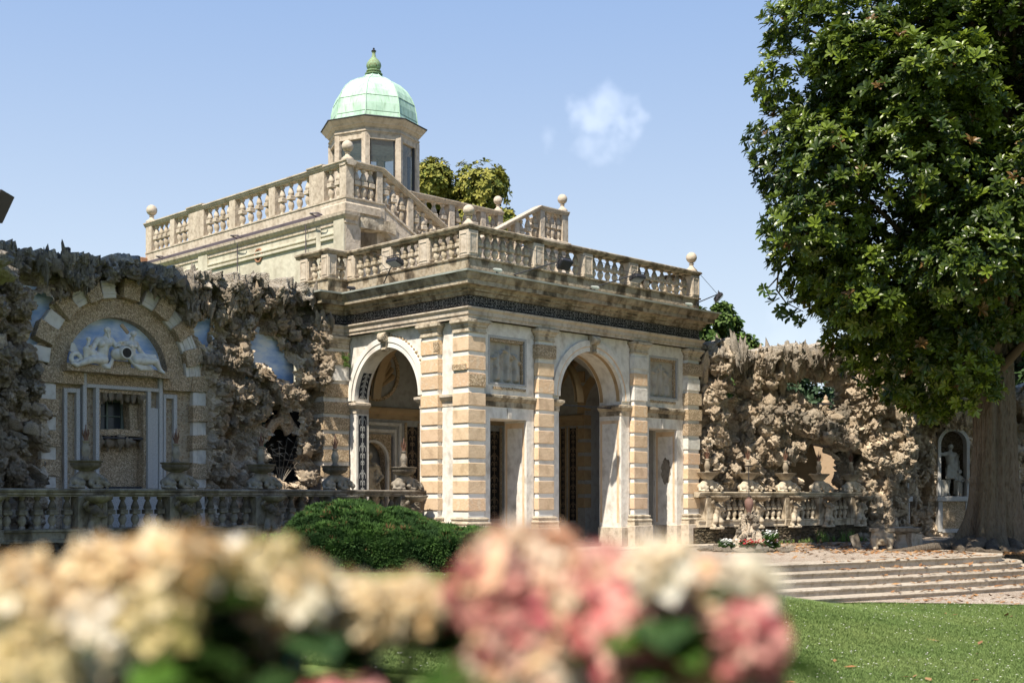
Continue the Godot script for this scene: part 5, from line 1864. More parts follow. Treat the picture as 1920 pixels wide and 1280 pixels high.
func right_wall() -> void:
	var o := thing("grotto_wall", "sunlit tan tufa wall with ragged openings, an arched plaster niche and two statue niches", "rock wall")
	var top := func(u: float) -> float:
		return 5.84 + 0.28 * smoothstep(2.5, 5.5, u) - 0.9 * smoothstep(8.0, 11.0, u) + 0.12 * n_big.get_noise_1d(u * 3)
	var h1 := PV([1.52, 5.24, 1.97, 5.28, 2.0, 4.58, 1.56, 4.55])
	var h2 := PV([4.10, 4.9, 4.5, 5.30, 4.85, 5.20, 5.35, 5.28, 5.82, 4.95, 5.78, 4.55, 5.2, 4.46, 4.55, 4.50])
	var niche := PV([4.33, 0.7, 4.33, 2.75, 4.47, 3.15, 4.78, 3.38, 5.22, 3.38, 5.55, 3.15, 5.70, 2.75, 5.72, 0.7])
	var hollow := PV([3.32, 0.7, 3.32, 2.4, 3.5, 2.82, 3.9, 2.78, 4.10, 2.3, 4.10, 0.7])
	var disp := func(u: float, v: float) -> float:
		if in_poly(u, v, h1, 0.08) or in_poly(u, v, h2, 0.22) or in_poly(u, v, niche, 0.05):
			return -9.0
		if (absf(u - 12.41) < 0.42 and v > 1.86 and v < 3.5) or (v >= 3.5 and Vector2(u - 12.41, v - 3.5).length() < 0.42):
			return -9.0
		if (absf(u - 9.58) < 0.36 and v > 1.86 and v < 3.5) or (v >= 3.5 and Vector2(u - 9.58, v - 3.5).length() < 0.36):
			return -9.0
		var d := 0.22 + tufa_noise(u, v, 60.0) * 1.6
		var tp: float = top.call(u)
		d += (0.24 + 0.3 * n_big.get_noise_1d(u * 3.0)) * smoothstep(0.8 + 0.4 * n_big.get_noise_1d(u * 4.0 + 20.0), 0.2, tp - v)
		d += 0.36 * exp(-pow((v - 4.05 - 0.12 * sin(u * 2.2)) / 0.28, 2)) * smoothstep(2.5, 3.2, u) * smoothstep(6.9, 6.2, u)      # grey ridge over the niche
		d += 0.70 * exp(-pow((v - 3.62) / 0.22, 2)) * smoothstep(3.9, 4.3, u) * smoothstep(6.2, 5.8, u)
		d += 0.35 * exp(-pow((u - 0.75) / 0.28, 2))                     # ragged post beside the pavilion
		d -= 0.45 * exp(-pow((u - 1.85) / 0.42, 2)) * smoothstep(3.0, 3.6, v) * smoothstep(5.7, 5.3, v)
		d += 0.22 * exp(-pow((v - 3.3 + (u - 1.0) * 0.6) / 0.14, 2)) * smoothstep(0.9, 1.2, u) * smoothstep(3.2, 2.8, u)
		d += 0.20 * exp(-pow((v - 2.9 + (u - 1.2) * 0.7) / 0.10, 2)) * smoothstep(1.0, 1.3, u) * smoothstep(2.9, 2.5, u)
		if in_poly(u, v, hollow):
			d -= 0.55
		if u > 11.6 and u < 13.2 and v > 4.15:      # shaggy hood over the statue niche
			d += 0.5 * smoothstep(4.1, 4.4, v)
		if u > 8.3 and v < 4.1:
			d = minf(d, 0.1 + tufa_noise(u, v, 60.0) * 0.7)
		return maxf(d, -0.6)
	var colf := func(u: float, v: float) -> Color:
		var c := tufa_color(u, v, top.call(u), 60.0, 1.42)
		var ridge := exp(-pow((v - 4.15 - 0.12 * sin(u * 2.2)) / 0.22, 2)) * smoothstep(2.5, 3.2, u) * smoothstep(6.9, 6.2, u)
		return c.lerp(Color(0.33, 0.31, 0.275), clampf(ridge * 1.1, 0, 0.9))
	var seeds := []
	var big := []
	for p in [h1, h2, niche]:
		big.append(Geometry2D.offset_polygon(p, 0.13)[0])
	var spare := func(u: float, v: float) -> bool:
		for p in big:
			if Geometry2D.is_point_in_polygon(Vector2(u, v), p):
				return true
		return absf(u - 12.41) < 0.75 and v < 4.1 or absf(u - 9.58) < 0.6 and v < 4.1
	var m := rock_sheet(0.25, 16.5, 0.4, 0.029, top, right_base, disp, colf, 0.2, seeds, spare)
	obj("tufa_face", m, M.tufa, o)
	scatter_lumps(o, seeds, 13000, 0.07, 0.40)
	# plaster vault inside the arched niche
	m = MB.new()
	var b0: Array = right_base(4.2)
	var b1: Array = right_base(5.85)
	var e0: Vector2 = b0[0] - b0[1] * 0.75
	var e1: Vector2 = b1[0] - b1[1] * 0.75
	var mid := (e0 + e1) * 0.5
	var nr: Vector2 = (b0[1] + b1[1]).normalized()
	var ax: Vector2 = (e1 - e0).normalized()
	for k in 16:
		for j in 9:
			var a0 := PI * k / 16
			var a1 := PI * (k + 1) / 16
			var f := func(an: float, jj: int) -> Vector3:
				var y := 0.5 + jj * 0.32 if jj < 8 else 2.9
				var rr := 0.92
				if jj > 7:
					y = 2.74 + sin((jj - 7) * 0.75) * 0.92
					rr = cos((jj - 7) * 0.75) * 0.92
				var q := mid + ax * cos(an) * rr - nr * sin(an) * rr * 0.7
				return Vector3(q.x, y, q.y)
			m.quad(f.call(a0, j), f.call(a1, j), f.call(a1, j + 1), f.call(a0, j + 1))
	obj("niche_plaster", m, M.tan_plaster, o)
	# marble-edged statue niches
	for k in 2:
		var u: float = [9.58, 12.41][k]
		var w: float = [0.36, 0.42][k]
		var bs: Array = right_base(u)
		var p: Vector2 = bs[0]
		var n: Vector2 = bs[1]
		var nd := Node3D.new()
		nd.name = "statue_niche"
		nd.transform = Transform3D(Basis(Vector3.UP, atan2(n.x, n.y)), Vector3(p.x, 0, p.y))
		o.add_child(nd, true)
		m = MB.new()
		arch_band(m, 0, 3.5, w - 0.02, w + 0.08, -0.1, 0.22, 20)
		m.bx(Vector3(-w - 0.08, 1.86, -0.1), Vector3(-w + 0.02, 3.5, 0.22), 0.01)
		m.bx(Vector3(w - 0.02, 1.86, -0.1), Vector3(w + 0.08, 3.5, 0.22), 0.01)
		obj("niche_moulding", m, M.marble_grain, nd)
		m = MB.new()
		m.bx(Vector3(-w - 0.14, 1.70, -0.6), Vector3(w + 0.14, 1.858, 0.32), 0.015)
		obj("niche_sill", m, M.marble_grain, nd)
		m = MB.new()
		for q in [[-w - 0.08, -w + 0.06, 0.75, 1.70], [w - 0.06, w + 0.08, 0.75, 1.70], [-w + 0.06, w - 0.06, 0.72, 0.85]]:
			m.bx(Vector3(q[0], q[2], -0.05), Vector3(q[1], q[3], 0.24), 0.01)
		obj("lower_frame", m, M.marble_grain, nd)
		m = MB.new()
		rough_block(m, Vector3(-w, 0.85, 0.0), Vector3(w, 1.70, 0.2), 0.05, 0.06)
		obj("pebble_panel", m, M.pebble, nd)
		m = MB.new()                            # rounded back of the niche
		for q in 12:
			var a0 := PI * q / 12
			var a1 := PI * (q + 1) / 12
			m.quad(Vector3(cos(a1) * (w + 0.04), 1.8, -sin(a1) * 0.62), Vector3(cos(a0) * (w + 0.04), 1.8, -sin(a0) * 0.62), Vector3(cos(a0) * (w + 0.04), 4.1, -sin(a0) * 0.62), Vector3(cos(a1) * (w + 0.04), 4.1, -sin(a1) * 0.62))
		m.bx(Vector3(-w - 0.05, 3.98, -0.65), Vector3(w + 0.05, 4.1, -0.05))
		obj("niche_back", m, M.rubble, nd)
	# banded strip against the pavilion
	for k in 9:
		m = MB.new()
		m.xf = at_local(L(8.25, 0, 0.5 + 0.02 * k))
		if k % 2 == 0:
			rough_block(m, Vector3(0, 1.8 + k * 0.40, -0.5), Vector3(0.34, 2.12 + k * 0.40, 0.25), 0.05, 0.05)
			obj("shaggy_block", m, M.pebble, o)
		else:
			m.bx(Vector3(0.03, 1.72 + k * 0.40, -0.5), Vector3(0.30, 2.2 + k * 0.40, 0.15), 0.01)
			obj("pilaster_block", m, M.stone_light, o)
	# rock behind the end arch of the pavilion hall
	seeds = []
	var base2 := func(u: float) -> Array: return [Vector2(10.4 - u * 0.1, -u), Vector2(-1, 0)]
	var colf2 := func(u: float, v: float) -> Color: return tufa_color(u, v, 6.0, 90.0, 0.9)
	var disp2 := func(u: float, v: float) -> float: return 0.2 + tufa_noise(u, v, 90.0) * 1.3
	m = rock_sheet(1.2, 9.0, 0.4, 0.07, func(_u): return 5.8, base2, disp2, colf2, 0.3, seeds, func(_u, _v): return true)
	var t := thing("rock_bank", "dark tufa bank glimpsed through the far arch of the pavilion hall", "rock wall", FR)
	m.i.reverse()
	m.smooth()
	obj("tufa_face", m, M.tufa, t)

func off_frame_rock() -> void:
	# the near end of the left-hand grotto, just inside the frame, with a floodlight on top
	var o := thing("rock_pier", "tall dark tufa pier cut by the left edge of the picture, carrying a floodlight", "rock wall", Transform3D(Basis(), W(-7.0, -0.20, 14.0)))
	var m := MB.new()
	var top := 5.18
	var nv := 90
	var nu := 60
	for j in nv + 1:
		for k in nu + 1:
			var an := TAU * k / nu
			var v := lerpf(0.2, top, float(j) / nv)
			var r := 0.55 + 0.66 * smoothstep(4.7, 5.0, v) + tufa_noise(cos(an) * 1.2 + 20, v + sin(an) * 1.2, 30.0) * 0.5
			if j == nv:
				r = 0.02
			m.v.append(Vector3(cos(an) * r * 1.05, v - (0.25 * r if j < nv else 0.1), sin(an) * r))
			m.n.append(Vector3.UP)
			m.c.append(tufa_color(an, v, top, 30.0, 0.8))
			m.t.append(Vector2.ZERO)
	for j in nv:
		for k in nu:
			var a := j * (nu + 1) + k
			m.i.append_array([a, a + 1, a + nu + 1, a + 1, a + nu + 2, a + nu + 1])
	m.smooth()
	obj("tufa_face", m, M.tufa, o)
	var f := thing("floodlight", "dark wedge-shaped floodlight on the tufa pier at the left edge of the picture", "floodlight", Transform3D(Basis(), W(-6.05, 4.97, 14.0)), "")
	m = MB.new()
	m.extrude(PV([-0.1, 0.02, 0.18, 0.03, 0.32, 0.33, -0.35, 0.36, -0.35, 0.1]), -0.18, 0.18)
	obj("housing", m, M.metal_dark, f)
	m = MB.new()
	m.bx(Vector3(-0.22, -0.2, -0.03), Vector3(-0.14, 0.1, 0.03), 0.004)
	obj("stand", m, M.metal_dark, f)

# ---------- carved figures: tapered limbs joined by a smooth minimum and meshed as surface nets ----------
func body(m: MB, bones: Array, cell: float, k: float, ripple := 0.0) -> void:
	var lo := Vector3(1e9, 1e9, 1e9)
	var hi := -lo
	for b in bones:
		for e in 2:
			var r: float = b[2 + e]
			lo = lo.min(b[e] - Vector3(r, r, r))
			hi = hi.max(b[e] + Vector3(r, r, r))
	var pad := cell * 2.5
	lo -= Vector3(pad, pad, pad)
	hi += Vector3(pad, pad, pad)
	var nx := int((hi.x - lo.x) / cell) + 1
	var ny := int((hi.y - lo.y) / cell) + 1
	var nz := int((hi.z - lo.z) / cell) + 1
	var f := PackedFloat32Array()
	f.resize(nx * ny * nz)
	f.fill(1.0)
	for b in bones:
		var a: Vector3 = b[0]
		var e: Vector3 = b[1]
		var ra: float = b[2]
		var rb: float = b[3]
		var rm := maxf(ra, rb) + k + cell * 2.0
		var bl := (a.min(e) - Vector3(rm, rm, rm) - lo) / cell
		var bh := (a.max(e) + Vector3(rm, rm, rm) - lo) / cell
		var d := e - a
		var dd := maxf(d.length_squared(), 1e-9)
		for iz in range(maxi(0, int(bl.z)), mini(nz - 1, int(bh.z)) + 1):
			for iy in range(maxi(0, int(bl.y)), mini(ny - 1, int(bh.y)) + 1):
				var row := (iz * ny + iy) * nx
				for ix in range(maxi(0, int(bl.x)), mini(nx - 1, int(bh.x)) + 1):
					var p := lo + Vector3(ix, iy, iz) * cell
					var t := clampf((p - a).dot(d) / dd, 0.0, 1.0)
					var v := (p - a - d * t).length() - lerpf(ra, rb, t)
					var w := f[row + ix]
					var h := maxf(k - absf(v - w), 0.0) / k
					f[row + ix] = minf(v, w) - h * h * k * 0.25
	if ripple > 0.0:
		for q in f.size():
			var ix := q % nx
			var iy := (q / nx) % ny
			var iz := q / (nx * ny)
			f[q] += ripple * fine.get_noise_3d((lo.x + ix * cell) * 900, (lo.y + iy * cell) * 260, (lo.z + iz * cell) * 900)
	var id := PackedInt32Array()
	id.resize(f.size())
	id.fill(-1)
	var base := m.v.size()
	var offs := [0, 1, nx, nx + 1, nx * ny, nx * ny + 1, nx * ny + nx, nx * ny + nx + 1]
	var corner := [Vector3(0, 0, 0), Vector3(1, 0, 0), Vector3(0, 1, 0), Vector3(1, 1, 0), Vector3(0, 0, 1), Vector3(1, 0, 1), Vector3(0, 1, 1), Vector3(1, 1, 1)]
	var edges := [[0, 1], [2, 3], [4, 5], [6, 7], [0, 2], [1, 3], [4, 6], [5, 7], [0, 4], [1, 5], [2, 6], [3, 7]]
	for iz in nz - 1:
		for iy in ny - 1:
			for ix in nx - 1:
				var q := (iz * ny + iy) * nx + ix
				var neg := 0
				for c in 8:
					if f[q + offs[c]] < 0.0:
						neg += 1
				if neg == 0 or neg == 8:
					continue
				var s := Vector3.ZERO
				var n := 0
				for e in edges:
					var v0: float = f[q + offs[e[0]]]
					var v1: float = f[q + offs[e[1]]]
					if (v0 < 0.0) != (v1 < 0.0):
						s += corner[e[0]].lerp(corner[e[1]], v0 / (v0 - v1))
						n += 1
				id[q] = m.v.size()
				m.v.append(m.xf * (lo + (Vector3(ix, iy, iz) + s / n) * cell))
				var g := Vector3(f[q + 1] - f[q], f[q + nx] - f[q], f[q + nx * ny] - f[q]) + Vector3(f[q + offs[7]] - f[q + offs[6]], f[q + offs[7]] - f[q + offs[5]], f[q + offs[7]] - f[q + offs[3]])
				m.n.append((m.xf.basis * g).normalized())
				m.c.append(m.col)
				m.t.append(Vector2.ZERO)
	var st := [1, nx, nx * ny]
	for iz in range(1, nz - 1):
		for iy in range(1, ny - 1):
			for ix in range(1, nx - 1):
				var q := (iz * ny + iy) * nx + ix
				var inside := f[q] < 0.0
				for ax in 3:
					if (f[q + st[ax]] < 0.0) == inside:
						continue
					var u: int = st[(ax + 1) % 3]
					var w: int = st[(ax + 2) % 3]
					var a := id[q]
					var b := id[q - u]
					var c := id[q - u - w]
					var d := id[q - w]
					if a < 0 or b < 0 or c < 0 or d < 0:
						continue
					if inside:
						m.i.append_array([a, c, b, a, d, c])
					else:
						m.i.append_array([a, b, c, a, c, d])

# a face and hair added to a bone list for a fine grid: h = centre of the head, r = its half width, up and front give its pose
func head_bones(h: Vector3, r: float, up: Vector3, front: Vector3, hair: bool, beard := 0.0) -> Array:
	var s := up.cross(front).normalized()
	var b := []
	b.append([h + up * r * 0.35, h + up * r * 0.1 - front * r * 0.15, r * 0.92, r * 0.95])      # skull
	b.append([h + up * r * 0.1 + front * r * 0.2, h - up * r * 0.75 + front * r * 0.38, r * 0.78, r * 0.42])   # face to chin
	b.append([h + up * r * 0.15 + front * r * 0.98, h - up * r * 0.22 + front * r * 1.16, r * 0.10, r * 0.16]) # nose
	for k in [-1.0, 1.0]:
		b.append([h + up * r * 0.30 + front * r * 0.90 + s * k * r * 0.12, h + up * r * 0.28 + front * r * 0.72 + s * k * r * 0.55, r * 0.12, r * 0.1])   # brow
		b.append([h - up * r * 0.1 + front * r * 0.74 + s * k * r * 0.42, h - up * r * 0.12 + front * r * 0.72 + s * k * r * 0.44, r * 0.2, r * 0.2])   # cheek
		b.append([h + up * r * 0.1 + s * k * r * 0.93, h - up * r * 0.2 + s * k * r * 0.9, r * 0.16, r * 0.12])   # ear
	b.append([h - up * r * 0.46 + front * r * 0.86 - s * r * 0.2, h - up * r * 0.46 + front * r * 0.86 + s * r * 0.2, r * 0.09, r * 0.09])   # lips
	if hair:
		for k in 26:
			var an := k * 2.4
			var t := k / 26.0
			var d := (up * (1.0 - t * 1.15) + (s * cos(an) + front * (sin(an) * 0.9 - 0.35)) * sqrt(t + 0.08) * 1.1).normalized()
			if d.dot(front) > 0.55 and d.dot(up) < 0.55:
				continue
			b.append([h + up * r * 0.15 + d * r * 0.95, h + up * r * 0.15 + d * r * 1.02 + s * r * 0.12, r * 0.2, r * 0.16])
	if beard > 0.0:
		for k in 7:
			var x := (k - 3) / 3.0
			b.append([h - up * r * 0.55 + front * r * 0.55 + s * x * r * 0.55, h - up * (r * 0.6 + beard * (1.0 - absf(x) * 0.45)) + front * r * 0.75 + s * x * r * 0.3 + s * r * 0.15 * sin(k * 2.0), r * 0.27, r * 0.12])
	return b

func hand_bones(w: Vector3, along: Vector3, palm: Vector3, z: float, curl := 0.5) -> Array:      # wrist, direction, palm normal, hand length
	var s := along.cross(palm).normalized()
	var b := [[w, w + along * z * 0.42, z * 0.15, z * 0.19], [w + s * z * 0.1, w + along * z * 0.42 + s * z * 0.12, z * 0.11, z * 0.11], [w - s * z * 0.1, w + along * z * 0.42 - s * z * 0.12, z * 0.11, z * 0.11]]
	for k in 4:
		var o := w + along * z * 0.45 + s * z * (0.17 - k * 0.115)
		var l: float = z * [0.42, 0.5, 0.46, 0.34][k]
		var a := (along + palm * curl * 0.4).normalized()
		var e := (along + palm * curl * 1.3).normalized()
		b.append([o, o + a * l * 0.5, z * 0.062, z * 0.056])
		b.append([o + a * l * 0.5, o + a * l * 0.5 + e * l * 0.5, z * 0.056, z * 0.045])
	var q := w + along * z * 0.14 + s * z * 0.16
	b.append([q, q + (along * 0.6 + s * 0.7 + palm * 0.3).normalized() * z * 0.26, z * 0.085, z * 0.065])
	b.append([q + (along * 0.6 + s * 0.7 + palm * 0.3).normalized() * z * 0.26, q + (along * 1.1 + s * 0.8 + palm * 0.6).normalized() * z * 0.45, z * 0.062, z * 0.05])
	return b

func limb(list: Array, pts: Array, rads: Array) -> void:
	for k in pts.size() - 1:
		list.append([pts[k], pts[k + 1], rads[k], rads[k + 1]])

func lunette_figures() -> void:
	var z0 := -4.60
	var V := func(a: float, y: float, out: float) -> Vector3: return Vector3(a, y, z0 + out)
	# bearded river god
	var org := V.call(-5.96, 4.50, 0.0)
	var o := thing("river_god_statue", "white statue of a reclining bearded man leaning on an urn, left half of the lunette", "statue", FR * Transform3D(Basis(), org))
	var b := []
	limb(b, [V.call(-5.98, 4.66, 0.10), V.call(-5.96, 4.80, 0.12), V.call(-5.94, 4.97, 0.14)], [0.115, 0.105, 0.125])
	limb(b, [V.call(-6.03, 5.00, 0.13), V.call(-5.83, 5.02, 0.15)], [0.085, 0.085])
	limb(b, [V.call(-5.92, 5.03, 0.13), V.call(-5.89, 5.13, 0.15)], [0.06, 0.055])
	limb(b, [V.call(-6.08, 5.01, 0.13), V.call(-6.205, 4.83, 0.15), V.call(-6.29, 4.85, 0.24)], [0.066, 0.052, 0.036])
	limb(b, [V.call(-5.79, 5.03, 0.14), V.call(-5.70, 4.93, 0.16), V.call(-5.63, 5.0, 0.24)], [0.066, 0.052, 0.036])
	limb(b, [V.call(-6.02, 4.64, 0.14), V.call(-6.35, 4.80, 0.22), V.call(-6.36, 4.57, 0.20), V.call(-6.42, 4.53, 0.26)], [0.10, 0.07, 0.045, 0.035])
	limb(b, [V.call(-5.98, 4.62, 0.18), V.call(-6.25, 4.60, 0.26), V.call(-6.56, 4.47, 0.24), V.call(-6.66, 4.49, 0.26)], [0.105, 0.075, 0.045, 0.03])
	limb(b, [V.call(-6.02, 4.94, 0.22), V.call(-6.03, 4.93, 0.22)], [0.06, 0.06])
	limb(b, [V.call(-5.88, 4.95, 0.22), V.call(-5.87, 4.95, 0.22)], [0.06, 0.06])
	var m := MB.new()
	m.xf = Transform3D(Basis(), -org)
	body(m, b, 0.014, 0.026)
	var h := head_bones(V.call(-5.885, 5.215, 0.17), 0.066, Vector3(0.05, 1, 0).normalized(), Vector3(0.45, -0.1, 0.88).normalized(), true, 0.20)
	body(m, h, 0.008, 0.016)
	body(m, hand_bones(V.call(-6.29, 4.85, 0.24), Vector3(-0.4, 0.3, 0.85).normalized(), Vector3(0.6, -0.7, 0.4).normalized(), 0.13), 0.007, 0.01)
	body(m, hand_bones(V.call(-5.63, 5.0, 0.24), Vector3(0.75, 0.2, 0.5).normalized(), Vector3(0.1, -0.95, 0.2).normalized(), 0.13), 0.007, 0.01)
	obj("reclining_body", m, M.statue, o)
	m = MB.new()
	m.xf = Transform3D(Basis(), -org)
	var d := []
	for k in 7:
		var t := k / 6.0
		limb(d, [V.call(-6.12 + t * 0.12, 4.60 - t * 0.01, 0.16), V.call(-5.98 + t * 0.12, 4.475 + 0.02 * sin(k * 2.0), 0.20 + 0.03 * (k % 2)), V.call(-5.80 + t * 0.03, 4.50 + t * 0.16, 0.16)], [0.035, 0.03, 0.03])
	body(m, d, 0.014, 0.02)
	obj("drapery", m, M.statue, o)
	m = MB.new()
	m.xf = Transform3D(Basis(), -org)
	d = []
	limb(d, [V.call(-6.33, 4.87, 0.22), V.call(-6.315, 4.95, 0.22)], [0.04, 0.03])
	body(m, d + head_bones(V.call(-6.31, 5.0, 0.22), 0.042, Vector3.UP, Vector3(0.5, 0, 0.86), true), 0.008, 0.015)
	obj("small_bust", m, M.statue, o)
	m = MB.new()
	m.xf = Transform3D(Basis(), -org)
	var dol := []
	for k in 9:
		var an := k * 0.62
		dol.append([V.call(-6.55 + cos(an) * (0.13 - k * 0.008), 4.60 + sin(an) * (0.13 - k * 0.008), 0.14), V.call(-6.55 + cos(an + 0.62) * (0.122 - k * 0.008), 4.60 + sin(an + 0.62) * (0.122 - k * 0.008), 0.14), 0.045, 0.043])
	body(m, dol, 0.014, 0.02, 0.006)
	obj("coiled_tail", m, M.statue, o)
	m = MB.new()
	m.xf = Transform3D(Basis(), -org + Vector3(0, 0, z0))
	m.extrude(PV([-6.63, 4.76, -6.42, 4.62, -6.40, 4.70, -6.55, 4.93, -6.60, 4.93]), 0.04, 0.08)
	obj("paddle", m, M.marble, o)
	# nymph
	org = V.call(-5.30, 4.55, 0.0)
	var y := thing("nymph_statue", "white statue of a reclining young woman with outstretched leg, right half of the lunette", "statue", FR * Transform3D(Basis(), org))
	b = []
	limb(b, [V.call(-5.30, 4.69, 0.12), V.call(-5.345, 4.81, 0.13), V.call(-5.355, 4.95, 0.14)], [0.105, 0.082, 0.10])
	limb(b, [V.call(-5.44, 5.0, 0.13), V.call(-5.28, 5.015, 0.14)], [0.065, 0.065])
	limb(b, [V.call(-5.35, 5.03, 0.13), V.call(-5.335, 5.12, 0.15)], [0.048, 0.045])
	limb(b, [V.call(-5.475, 5.01, 0.13), V.call(-5.60, 4.955, 0.18), V.call(-5.69, 4.93, 0.26)], [0.053, 0.043, 0.03])
	limb(b, [V.call(-5.24, 5.02, 0.13), V.call(-5.15, 4.89, 0.12), V.call(-5.06, 4.785, 0.17)], [0.053, 0.043, 0.03])
	limb(b, [V.call(-5.27, 4.66, 0.18), V.call(-4.87, 4.665, 0.27), V.call(-4.745, 4.49, 0.24), V.call(-4.69, 4.44, 0.29)], [0.10, 0.068, 0.042, 0.028])
	limb(b, [V.call(-5.26, 4.72, 0.12), V.call(-4.86, 4.765, 0.16), V.call(-4.82, 4.62, 0.14)], [0.095, 0.062, 0.045])
	for k in [-5.405, -5.30]:
		limb(b, [V.call(k, 4.955, 0.225), V.call(k, 4.955, 0.226)], [0.045, 0.045])
	m = MB.new()
	m.xf = Transform3D(Basis(), -org)
	body(m, b, 0.014, 0.026)
	body(m, head_bones(V.call(-5.32, 5.195, 0.17), 0.060, Vector3(0.08, 1, 0).normalized(), Vector3(-0.35, -0.15, 0.9).normalized(), true), 0.008, 0.015)
	body(m, hand_bones(V.call(-5.69, 4.93, 0.26), Vector3(-0.8, -0.2, 0.4).normalized(), Vector3(0, -0.9, -0.3).normalized(), 0.11), 0.007, 0.01)
	body(m, hand_bones(V.call(-5.06, 4.785, 0.17), Vector3(0.6, -0.6, 0.4).normalized(), Vector3(-0.4, -0.7, 0.2).normalized(), 0.11), 0.007, 0.01)
	obj("reclining_body", m, M.statue, y)
	m = MB.new()
	m.xf = Transform3D(Basis(), -org)
	d = []
	for k in 6:
		var t := k / 5.0
		limb(d, [V.call(-5.47 + t * 0.1, 4.75 - t * 0.06, 0.14), V.call(-5.30 + t * 0.12, 4.56 - 0.015 * k, 0.20 + 0.025 * (k % 2)), V.call(-4.98 + t * 0.05, 4.55 - 0.01 * k, 0.2)], [0.03, 0.032, 0.028])
	body(m, d, 0.014, 0.02)
	obj("drapery", m, M.statue, y)
	m = MB.new()
	m.xf = Transform3D(Basis(Vector3.BACK, 0.75), V.call(-5.45, 5.31, 0.05) - org)
	m.bx(Vector3(-0.04, -0.12, -0.02), Vector3(0.04, 0.12, 0.02), 0.015)
	obj("paddle", m, M.tan_plaster, y)
	# the overturned urn between them
	var u := thing("stone_urn", "white urn lying on its side with a dark round mouth, between the two reclining statues", "urn", FR * Transform3D(Basis(), V.call(-5.57, 4.76, 0.1)))
	m = MB.new()
	m.xf = Transform3D(Basis(Vector3.RIGHT, PI / 2) , Vector3(0, 0.02, 0))
	m.lathe(PV([0.02, -0.02, 0.10, 0.0, 0.15, 0.08, 0.155, 0.16, 0.13, 0.24, 0.115, 0.27, 0.125, 0.29, 0.10, 0.295, 0.09, 0.26]), 20)
	m.xf = Transform3D(Basis(), Vector3(-0.12, 0.0, 0.1))
	m.ball(Vector3.ZERO, 0.13, 16)
	obj("urn_body", m, M.statue, u)
	m = MB.new()
	m.xf = Transform3D(Basis(Vector3.RIGHT, PI / 2), Vector3(0, 0.02, 0))
	m.lathe(PV([0.0, 0.285, 0.098, 0.286]), 20)
	for k in 2:
		m.xf = Transform3D(Basis(Vector3.BACK, k * PI / 2), Vector3(0, 0.02, 0.295))
		m.bx(Vector3(-0.09, -0.006, -0.004), Vector3(0.09, 0.006, 0.004))
	obj("dark_mouth", m, M.dark_room, u)
	m = MB.new()
	rough_block(m, Vector3(-6.75, 4.36, z0 - 0.22), Vector3(-4.40, 4.50, z0 + 0.20), 0.05, 0.05)
	rough_block(m, Vector3(-5.75, 4.46, z0 - 0.2), Vector3(-5.35, 4.64, z0 + 0.12), 0.04, 0.05)
	var g := thing("rocky_ledge", "rough tufa ledge under the reclining statues of the lunette", "ledge", FR)
	obj("ledge_rock", m, M.pebble, g)

